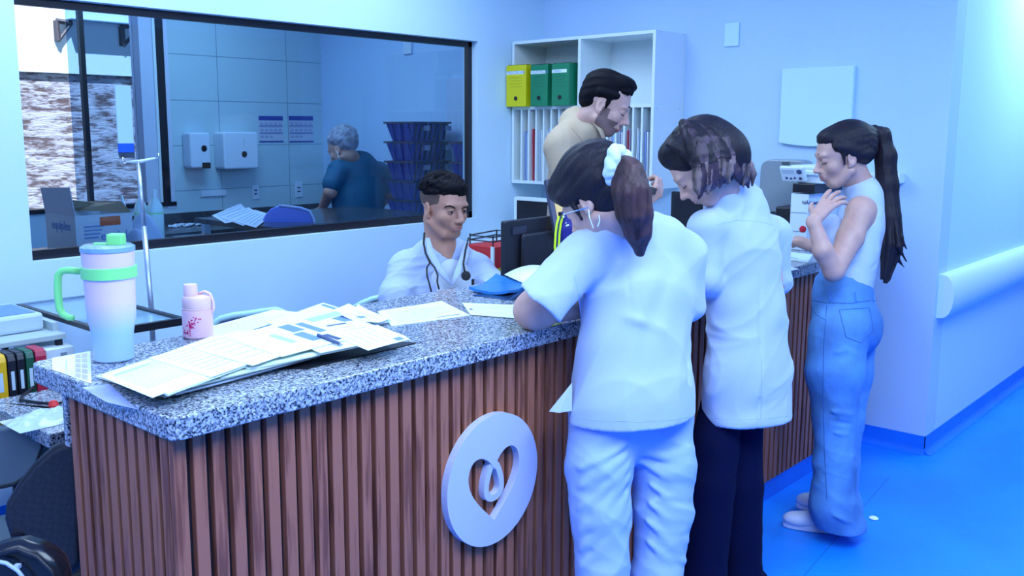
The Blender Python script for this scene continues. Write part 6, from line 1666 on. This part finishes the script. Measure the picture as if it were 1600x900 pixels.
def ring(name, cy_, off, m_, th, parent, wid=.152, squash=.80, c_=None):
    c_ = c_ or at(1317, cy_, 3.84); rt = Vector((f3.y, -f3.x, 0)); P = []
    for k in range(40):
        a = 2*math.pi*k/40; P.append(c_+rt*math.cos(a)*(wid+off)+f3*math.sin(a)*(wid*squash+off))
    return MB().tube(P, th, n=8, closed=True, flat=1).build(name, m_, parent=parent, smooth='all')
# pocket, belt loops
for (a, b) in ((1296, 458), (1338, 456), (1362, 456)):
    p, q = at(a, b, 3.70), at(a, b+16, 3.70)
    pass
pk = [(1310, 488), (1356, 484), (1362, 520), (1340, 535), (1318, 524), (1310, 488)]
# shoes
shoe(t, on(1338, 834, 2, 0), on(1222, 822, 2, 0)); shoe(t, on(1335, 802, 2, 0), on(1243, 793, 2, 0))
Hh = Field()
Hh.ell(X @ Vector((0, -.030, .052)), np.array((.084, .098, .085))*s, Rn, .02); Hh.ell(X @ Vector((0, -.060, .02)), np.array((.074, .070, .068))*s, Rn, .02)
Hh.ell(X @ Vector((0, .030, .084)), np.array((.062, .050, .038))*s, Rn, .02)
for sx in (-1, 1): Hh.cone(X @ Vector((sx*.066, .030, .050)), X @ Vector((sx*.06, -.06, .0)), .022, .030, .015); Hh.cone(X @ Vector((sx*.074, .020, .02)), X @ Vector((sx*.073, .022, -.02)), .008, .003, .008)
pb = at(1366, 208, 3.80); Hh.cone(X @ Vector((0, -.08, .05)), pb, .05, .030, .03)
Hh.build('hair', M['darkhair'], t, h=.0038, disp=strand_noise(.0018, R @ Vector((0, 1, -.1)), 230, 2))
Pn = Field(); tail = [at(a, b, d) for a, b, d in ((1364, 206, 3.80), (1378, 212, 3.80), (1384, 245, 3.80), (1386, 290, 3.80), (1390, 340, 3.79), (1393, 385, 3.78), (1384, 436, 3.77))]
Pn.chain(tail, [.026, .032, .040, .042, .040, .036, .006], .02)
strands(Pn, tail, [.5, .8, 1, 1, 1.15, 1.2, .5], 26, .030, .010, seed=5, wave=.003)
strands(Pn, tail[:-1]+[at(1402, 400, 3.78)], [.5, .8, 1, 1, 1.3, 1.6, 1.6], 10, .030, .008, seed=15, wave=.004)
Pn.build('ponytail', M['darkhair'], t, h=.0035, disp=strand_noise(.0016, (0, 0, 1), 260, 5))
MB().tube([pb+R @ Vector((.028*math.cos(a), -.0, .028*math.sin(a))) for a in [2*math.pi*k/16 for k in range(16)]], .006, n=8, closed=True).build('hair_tie', M['black_m'], parent=t, smooth='all')
add_brows(t, HF, M['hairblack'], th=.0034); lashes(t, HF)
bp_ = at(1255, 358, 3.70)
MB().lathe([(.0, 0), (.013, .001), (.014, .006), (0, .008)], n=20, X=frame(bp_, CR, CD)).build('wrist_bead', mat('red_bead', (.7, .03, .06), .3), parent=t, smooth=True)

# ------------------------------------------------ 4. man in beige
W4 = at(905, 300, 4.38); t = thing('person', 'standing man with short black hair and a beard in a beige collarless shirt', 'person', (W4.x, W4.y, 0))
sk4, lp4 = skin('fair', (.62, .37, .31), (.50, .16, .16)); SKIN_NOW[0] = sk4
stub = mat('stubble', (.22, .13, .12), .6)
f4 = ang(YD-100); HF = head_frame(at(945, 166, 4.20), math.radians(YD-104), math.radians(24), math.radians(0), 1.14); X, R, s = HF; Rn = np.array(R)
Xi = np.array(X.inverted())
def paint_face(beard=False, stub_zone=None):
    def f(C, F_):
        mi = F_.material_of(C); L = C@Xi[:3, :3].T+Xi[:3, 3]
        if beard:
            z_ = (L[:, 2] < -.036-.0*L[:, 1]) & (L[:, 2] > -.125) & (L[:, 1] > -.004) & (mi == 0) & (np.abs(L[:, 0]) < .08)
            cheek_ = (L[:, 2] > -.060) & (np.abs(L[:, 0]) < .034)
            side = (np.abs(L[:, 0]) > .052) & (L[:, 2] < .0) & (L[:, 2] > -.06) & (L[:, 1] > .002) & (L[:, 1] < .034)
            mous = (np.abs(L[:, 0]) < .026) & (L[:, 2] < -.040) & (L[:, 2] > -.052) & (L[:, 1] > .06)
            mi = np.where((z_ & ~cheek_) | (side & (mi == 0)) | (mous & (mi == 0)), 2, mi)
        return mi
    return f
F = Field(); add_head(F, HF, lips=1, jaw=1.05, nose=1.1)
F.cone(X @ Vector((0, -.035, -.05)), at(905, 205, 4.32), .056, .060, .03)
fl = (f4, .6)
F.chain([at(900, 225, 4.34), at(895, 280, 4.36), at(895, 350, 4.38), at(900, 420, 4.40)], [.12, .15, .14, .14], .04, fl)
hw_ = at(1003, 318, 4.10); el = at(935, 350, 4.18)
F.chain([at(878, 235, 4.22), at(905, 335, 4.20), el, hw_], [.06, .048, .044, .028], .02)
hand(F, hw_, at(1018, 306, 4.10)-hw_, CF*.6-CR*.5+Vector((0, 0, .2)), 1, 1.1, curl=1.0, thumb_curl=.6)
F.chain([at(930, 240, 4.50), at(975, 350, 4.5), at(1010, 360, 4.3)], [.055, .045, .03], .02)
F.build('body', [sk4, lp4, stub], t, h=.004, paint=paint_face(True))
G = Field()
G.chain([at(902, 222, 4.34), at(897, 280, 4.36), at(895, 350, 4.38), at(900, 470, 4.40)], [.150, .175, .168, .168], .05, (f4, .66))
G.cone(at(882, 222, 4.24), at(925, 232, 4.50), .078, .078, .05); G.cone(at(903, 200, 4.34), at(918, 207, 4.28), .074, .078, .03); G.cone(at(897, 190, 4.35), at(922, 208, 4.24), .070, .066, .03)
G.chain([at(878, 232, 4.22), at(893, 300, 4.18), at(912, 350, 4.18)], [.086, .078, .070], .03)
G.chain([at(928, 240, 4.50), at(960, 320, 4.52)], [.085, .07], .03)
fs_ = [(at(905, 215, 4.1), at(945, 300, 4.1), .010, -.014), (at(880, 215, 4.1), at(860, 330, 4.16), .012, -.010), (at(905, 235, 4.1), at(870, 250, 4.08), .012, .008), (at(930, 200, 4.16), at(945, 290, 4.16), .006, -.008), (at(850, 260, 4.2), at(856, 340, 4.2), .010, .008), (at(890, 200, 4.14), at(925, 215, 4.12), .010, .007)]
sh_ = G.build('shirt', M['beige'], t, h=.005, disp=folds(cloth_noise(.0075, 9, (1, 1, .6), 14), fs_), clip=at(900, 430, 4.4).z)
ss_ = surf(sh_)
for P in ([(934, 210), (940, 240), (944, 280), (946, 330)], [(893, 200), (912, 222), (922, 250), (925, 290)], [(850, 245), (846, 290), (848, 335)]):
    D_ = drape(ss_, P, 8, -.0006)
    if len(D_) > 2: MB().tube(D_, .002, n=5).build('seam', mat('beige_dark', (.30, .22, .15), .8), parent=sh_)
MB().tube([at(892, 178, 4.34), at(904, 174, 4.27), at(926, 187, 4.19), at(938, 202, 4.16), at(944, 218, 4.15)], [.014, .017, .016, .014, .010], n=10, flat=.5).build('collar', M['beige'], parent=t, smooth='all')
T = Field(); b = at(900, 430, 4.40)
for sx in (-1, 1):
    o_ = Vector((-f4.y, f4.x, 0))*.085*sx; T.chain([b+o_+Vector((0, 0, .02)), Vector((b.x, b.y, .5))+o_, Vector((b.x, b.y, .05))+o_], [.105, .075, .07], .02)
T.build('trousers', M['beige'], t, h=.008, disp=cloth_noise(.005, 9, (1, 1, .5), 5), clip=.03)
for sx in (-1, 1):
    q = Vector((b.x, b.y, 0))+Vector((-f4.y, f4.x, 0))*.085*sx; shoe(t, q-f4*.09, q+f4*.17, col=M['black_m'])
Hh = Field()
Hh.ell(X @ Vector((0, -.026, .062)), np.array((.080, .092, .078))*s, Rn, .02); Hh.ell(X @ Vector((0, -.065, .02)), np.array((.064, .050, .065))*s, Rn, .02)
Hh.ell(X @ Vector((0, .034, .108)), np.array((.062, .052, .032))*s, Rn, .02)
rr = np.random.RandomState(5)
for k in range(90):
    a = rr.uniform(-1, 1); c_ = rr.uniform(-.6, .95); Hh.ell(X @ Vector((a*.052, c_*.075, .118-.03*a*a-.018*abs(c_-.2))), (.013, .013, .013), None, .006)
for sx in (-1, 1): Hh.cone(X @ Vector((sx*.070, .030, .055)), X @ Vector((sx*.070, -.03, .045)), .018, .022, .01); Hh.cone(X @ Vector((sx*.069, .014, .035)), X @ Vector((sx*.069, .012, .0)), .012, .007, .012)
Hh.build('hair', M['hairblack'], t, h=.0038, disp=strand_noise(.0030, R @ Vector((.3, 1, .5)), 150, 2))
add_brows(t, HF, M['hairblack'], th=.0046); lashes(t, HF)
ph = at(1016, 297, 4.06)
tag(MB().obox(ph, (.028, .05, .028), (.3, .2, .4)).tube([ph, ph+Vector((.0, .02, .03)), ph+Vector((.015, .03, .02))], .004).build('stamp', M['blackp'], base=ph, bevel=.005), 'small black object held up in the fist of the man in beige', 'stamp')

# ------------------------------------------------ 5. seated man
W5 = at(690, 450, 4.0); t = thing('person', 'seated young man with black curly hair, white coat and stethoscope', 'person', (W5.x, W5.y, 0))
sk5, lp5 = skin('brown', (.50, .25, .18), (.42, .15, .14)); SKIN_NOW[0] = sk5
f5 = ang(258); HF = head_frame(at(693, 325, 3.93), math.radians(265), math.radians(9), 0, 1.12); X, R, s = HF; Rn = np.array(R)
fade = mat('fade_hair', (.10, .055, .045), .7)
Xi = np.array(X.inverted())
def paint5(C, F_):
    mi = F_.material_of(C); L = C@Xi[:3, :3].T+Xi[:3, 3]
    z_ = (L[:, 2] > .0) & (L[:, 2] < .06) & (L[:, 1] < .045) & (np.abs(L[:, 0]) > .045) & (mi == 0) & ~((np.abs(L[:, 0]) > .076) & (L[:, 2] < .03))
    return np.where(z_ & (L[:, 2] > .012+.4*np.maximum(0, L[:, 1]-.0)), 2, mi)
F = Field(); add_head(F, HF, lips=1, jaw=1.05, nose=1.25, cheek=1.05)
F.cone(X @ Vector((0, -.03, -.05)), at(692, 402, 3.98), .060, .066, .03)
F.chain([at(690, 415, 4.02), at(690, 450, 4.03), at(690, 500, 4.05), at(690, 560, 4.07)], [.12, .14, .13, .14], .04, (f5, .6))
rs_, ls_ = at(636, 420, 3.98), at(748, 422, 4.06)
F.chain([rs_, at(622, 490, 3.92), on(650, 470, 2, .85)*0+Vector((at(650, 500, 3.7)))], [.055, .045, .03], .02)
F.chain([ls_, at(790, 470, 3.92), at(770, 478, 3.75)], [.055, .045, .03], .02)
for wr, nx, sd in ((at(650, 500, 3.7), at(665, 500, 3.66), -1), (at(770, 478, 3.75), at(755, 480, 3.70), 1)): hand(F, wr, nx-wr, (0, 0, -1), sd, 1.0, curl=.5)
F.chain([at(690, 560, 4.07)+Vector((-.08, 0, 0)), Vector((at(690, 560, 4.07).x-.1, at(690, 560, 4.07).y-.1, .50))], [.09, .08], .04)
F.build('body', [sk5, lp5, fade], t, h=.0032, paint=paint5)
SKIN_NOW[0] = sk5; add_eyes(t, HF, look=(.25, -.12), open_=.30)
sb = surf([o for o in COL.objects if o.parent == t and o.name.startswith('body')][0])
for P in ([(694.5, 324.5), (698, 322.2), (703, 321.8), (708, 323.3), (711.5, 325.3)], [(721, 326), (724, 324), (728, 322.8), (731.5, 323.5)]):
    D_ = drape(sb, P, 4, .0008); MB().tube(D_, [.0016+.0020*math.sin(math.pi*(i+.6)/(len(D_)+.6)) for i in range(len(D_))], n=8, flat=.8).build('eyebrow', M['hairblack'], parent=t, smooth='all')
G = Field()
G.chain([at(688, 425, 4.02), at(690, 470, 4.03), at(690, 530, 4.05), at(690, 600, 4.07)], [.155, .185, .185, .19], .04, (f5, .68))
G.cone(at(640, 416, 3.98), at(742, 418, 4.07), .066, .066, .05); G.cone(at(672, 398, 3.99), at(712, 398, 4.02), .060, .060, .05)
G.chain([at(634, 420, 3.97), at(620, 462, 3.90), at(622, 505, 3.86), at(650, 512, 3.74)], [.078, .072, .068, .055], .03)
G.chain([at(746, 424, 4.05), at(775, 452, 3.93), at(790, 470, 3.88), at(778, 480, 3.80)], [.074, .064, .056, .050], .03)
G.cone(at(697, 372, 3.84), at(703, 428, 3.80), .052, .012, .012, None, 0, 's')     # open neck
fs_ = [(at(615, 440, 3.82), at(655, 455, 3.84), .010, -.012), (at(610, 455, 3.8), at(650, 470, 3.82), .010, .011), (at(650, 420, 3.84), at(655, 470, 3.84), .012, -.010), (at(750, 430, 3.9), at(770, 455, 3.84), .010, .010), (at(735, 425, 3.92), at(752, 455, 3.9), .010, -.010), (at(668, 385, 3.86), at(702, 440, 3.82), .007, .010), (at(735, 385, 3.92), at(712, 440, 3.84), .007, .010), (at(625, 405, 3.85), at(655, 425, 3.85), .010, .006)]
G.build('coat', M['coat'], t, h=.0042, disp=folds(cloth_noise(.010, 13, (1, 1, .7), 24), fs_), clip=.62)
# t-shirt seen in the open neck
S_ = Field(); S_.chain([at(698, 438, 3.985), at(702, 462, 3.985)], [.118, .126], .02, (f5, .75)); S_.cone(at(695, 370, 3.86), at(696, 392, 3.84), .05, .03, .01, None, 0, 's')
S_.build('t_shirt', M['tee'], t, h=.004, clip=at(700, 470, 3.95).z)
for nm, P in (('lapel', [(668, 372, 3.86), (672, 395, 3.83), (690, 425, 3.80), (706, 446, 3.79)]), ('lapel', [(728, 378, 3.93), (726, 400, 3.87), (716, 425, 3.82), (706, 446, 3.79)])):
    MB().tube([at(*p) for p in P], [.010, .018, .016, .005], n=10, flat=.35).build(nm, M['coat'], parent=t, smooth='all')
steth = thing('stethoscope', 'black stethoscope hung round the neck of the seated man', 'stethoscope', at(700, 440, 3.78))
MB().tube([at(a, b, d) for a, b, d in ((663, 364, 3.88), (662, 380, 3.83), (665, 396, 3.81), (670, 406, 3.80), (672, 410, 3.795))], .0042, n=8).build('tube', M['black_m'], parent=steth, smooth='all')
MB().tube([at(a, b, d) for a, b, d in ((672, 410, 3.795), (667, 418, 3.79), (667, 430, 3.78), (671, 444, 3.77), (674, 456, 3.765))], .0035, n=8).build('ear_tube', M['black_m'], parent=steth, smooth='all')
MB().tube([at(a, b, d) for a, b, d in ((672, 410, 3.795), (679, 418, 3.785), (684, 430, 3.775), (683, 440, 3.77), (686, 452, 3.76))], .0035, n=8).build('ear_tube', M['black_m'], parent=steth, smooth='all')
MB().tube([at(a, b, d) for a, b, d in ((732, 372, 3.96), (727, 392, 3.87), (724, 412, 3.82), (726, 424, 3.80))], .0040, n=8).build('tube', M['black_m'], parent=steth, smooth='all')
MB().lathe([(0, 0), (.019, .001), (.020, .008), (.012, .012), (0, .013)], n=24, X=frame(at(728, 431, 3.80), CR, CD)).build('chest_piece', M['black_m'], parent=steth, smooth=True)
MB().obox(at(739, 441, 3.84), (.010, .008, .026), (0, .1, .3)).build('pocket_pen', M['black_m'], parent=t)
Hh = Field(); Hh.ell(X @ Vector((0, -.018, .070)), np.array((.078, .088, .062))*s, Rn, .02)
Hh.ell(X @ Vector((0, .032, .086)), np.array((.068, .054, .034))*s, Rn, .02)
rr = np.random.RandomState(15)
for k in range(210):
    a = rr.normal(size=3); a /= np.linalg.norm(a); a[2] = abs(a[2])
    p = X @ Vector((a[0]*.082, -.012+a[1]*.090, 0.066+a[2]*.066)); r_ = rr.uniform(.007, .013); Hh.ell(p, (r_, r_, r_), None, .004)
Hh.build('hair', M['hairblack'], t, h=.003, disp=strand_noise(.002, (1, .4, .3), 260, 2))

# ------------------------------------------------ 6. capped worker behind the glass
W6 = at(558, 320, 6.8); t = thing('person', 'worker in dark teal scrubs and a pale hair cap seen from behind through the glass', 'person', (W6.x, W6.y, 0))
f6 = ang(YD+38); HF = head_frame(at(536, 234, 6.72), math.radians(YD+62), math.radians(25), 0, 1.12); X, R, s = HF; Rn = np.array(R)
sk6, lp6 = skin('mid', (.50, .27, .22), (.4, .15, .15))
F = Field(); add_head(F, HF, lips=1); F.cone(X @ Vector((0, -.03, -.05)), at(556, 258, 6.8), .056, .062, .03)
F.chain([at(560, 270, 6.8), at(560, 320, 6.8), at(560, 380, 6.8)], [.13, .15, .15], .04, (f6, .6))
F.chain([at(526, 272, 6.66), at(516, 300, 6.62), at(503, 326, 6.80)], [.055, .045, .03], .02)
F.chain([at(592, 275, 6.95), at(606, 305, 7.0), at(585, 330, 7.1)], [.055, .046, .03], .02)
for wr, nx, sd in ((at(503, 326, 6.80), at(500, 328, 6.9), 1), (at(585, 330, 7.1), at(570, 332, 7.18), -1)): hand(F, wr, nx-wr, (0, 0, -1), sd, 1.0, curl=.5)
F.build('body', [sk6, lp6], t, h=.005)
G = Field(); G.chain([at(560, 272, 6.82), at(560, 310, 6.82), at(562, 370, 6.82), at(562, 420, 6.82)], [.17, .20, .195, .20], .05, (f6, .66))
G.cone(at(530, 266, 6.68), at(592, 270, 6.96), .078, .078, .06); G.cone(at(550, 254, 6.78), at(566, 256, 6.82), .06, .06, .05)
G.cone(at(527, 268, 6.66), at(519, 287, 6.63), .075, .072, .03); G.cone(at(594, 270, 6.96), at(602, 292, 6.98), .075, .070, .03)
fs_ = [(at(530, 320, 6.6), at(600, 312, 6.7), .014, .012), (at(530, 330, 6.6), at(600, 325, 6.7), .014, -.012), (at(535, 270, 6.6), at(532, 320, 6.6), .012, -.012)]
G.build('scrub_top', M['teal'], t, h=.007, disp=folds(cloth_noise(.006, 8, (1, 1, 1), 33), fs_), clip=.80)
T = Field(); b = at(562, 420, 6.82)
for sx in (-1, 1):
    o_ = Vector((-f6.y, f6.x, 0))*.09*sx; T.chain([Vector((b.x, b.y, .88))+o_, Vector((b.x, b.y, .5))+o_, Vector((b.x, b.y, .05))+o_], [.11, .08, .07], .02)
T.build('trousers', M['teal'], t, h=.010, clip=.03)
for sx in (-1, 1): q = Vector((b.x, b.y, 0))+Vector((-f6.y, f6.x, 0))*.09*sx; shoe(t, q-f6*.09, q+f6*.16, col=M['black_m'])
Hh = Field(); Hh.ell(X @ Vector((0, -.03, .070)), np.array((.092, .105, .085))*s, Rn, .02); Hh.ell(X @ Vector((0, -.06, .02)), np.array((.07, .06, .06))*s, Rn, .03)
Hh.build('hair_cap', mat('cap_pale', (.26, .27, .36), .7, var=(28, .4), bump=(30, .6)), t, h=.005, disp=cloth_noise(.006, 40, (1, 1, 1), 3))
MB().tube([at(527, 237, 6.60), at(529, 246, 6.60), at(533, 250, 6.64)], .003, n=6).build('mask_strap', M['paper'], parent=t)

# ---- navy dotted bag and yellow lanyard in front of the woman with the ponytail
nb = at(892, 352, 3.35); print('bag', nb)
B0 = at(897, 350, 3.62); t = thing('fabric_bag', 'navy bag with white dots between the monitor and the ponytailed woman', 'bag', (B0.x, B0.y, ZT))
F = Field(); F.chain([Vector((B0.x, B0.y, ZT+.075)), B0+Vector((0, 0, -.01)), at(893, 332, 3.62)], [.070, .068, .030], .03, (CF, .6))
M['bagn'] = mat('bag_navy', (.012, .012, .22), .5, bump=(20, .3))
F.build('body', M['bagn'], t, h=.005, disp=cloth_noise(.004, 14, (1, 1, 1), 3), clip=ZT+.001)
rr = random.Random(5); mb = MB()
for k in range(16):
    p = at(880+rr.random()*28, 326+rr.random()*28, 3.575+.0); n_ = -CF; r_ = rr.uniform(.0025, .0045)
    mb.lathe([(r_, -.006), (r_*.8, .001), (0, .0015)], n=8, X=frame(p, CR, -CD))
mb.build('dot_print', M['paper'], parent=t)
ly = thing('lanyard', 'neon yellow lanyard hanging beside the navy bag', 'lanyard', at(872, 380, 3.60))
for off in (0, 1):
    MB().tube([at(a+off*6, b, 3.59) for a, b in ((874, 336), (870, 350), (868, 366), (867, 386), (868, 400))], .0055, n=8, flat=.4).build('strap', mat('neon_yellow', (.62, .85, .01), .5), parent=ly, smooth='all')
MB().obox(at(875, 334, 3.59), (.02, .012, .014), (0, 0, .5)).build('clip', M['black'], parent=ly, bevel=.002)
# white chip on the floor
q = on(1365, 811, 2, 0); tag(MB().lathe([(.016, 0), (.02, .004), (.012, .010), (0, .011)], c=(q.x, q.y, .0006), n=9).build('paper_scrap', M['paper'], base=q, smooth=True), 'small white scrap lying on the blue floor', 'scrap')
# pen in the far hand of the jeans woman
pp_ = at(1226, 370, 4.12); tag(MB().tube([pp_, pp_+Vector((.03, .0, -.03))], .004).build('pen', M['ink'], base=pp_), 'dark pen in the hand of the woman in jeans', 'pen')
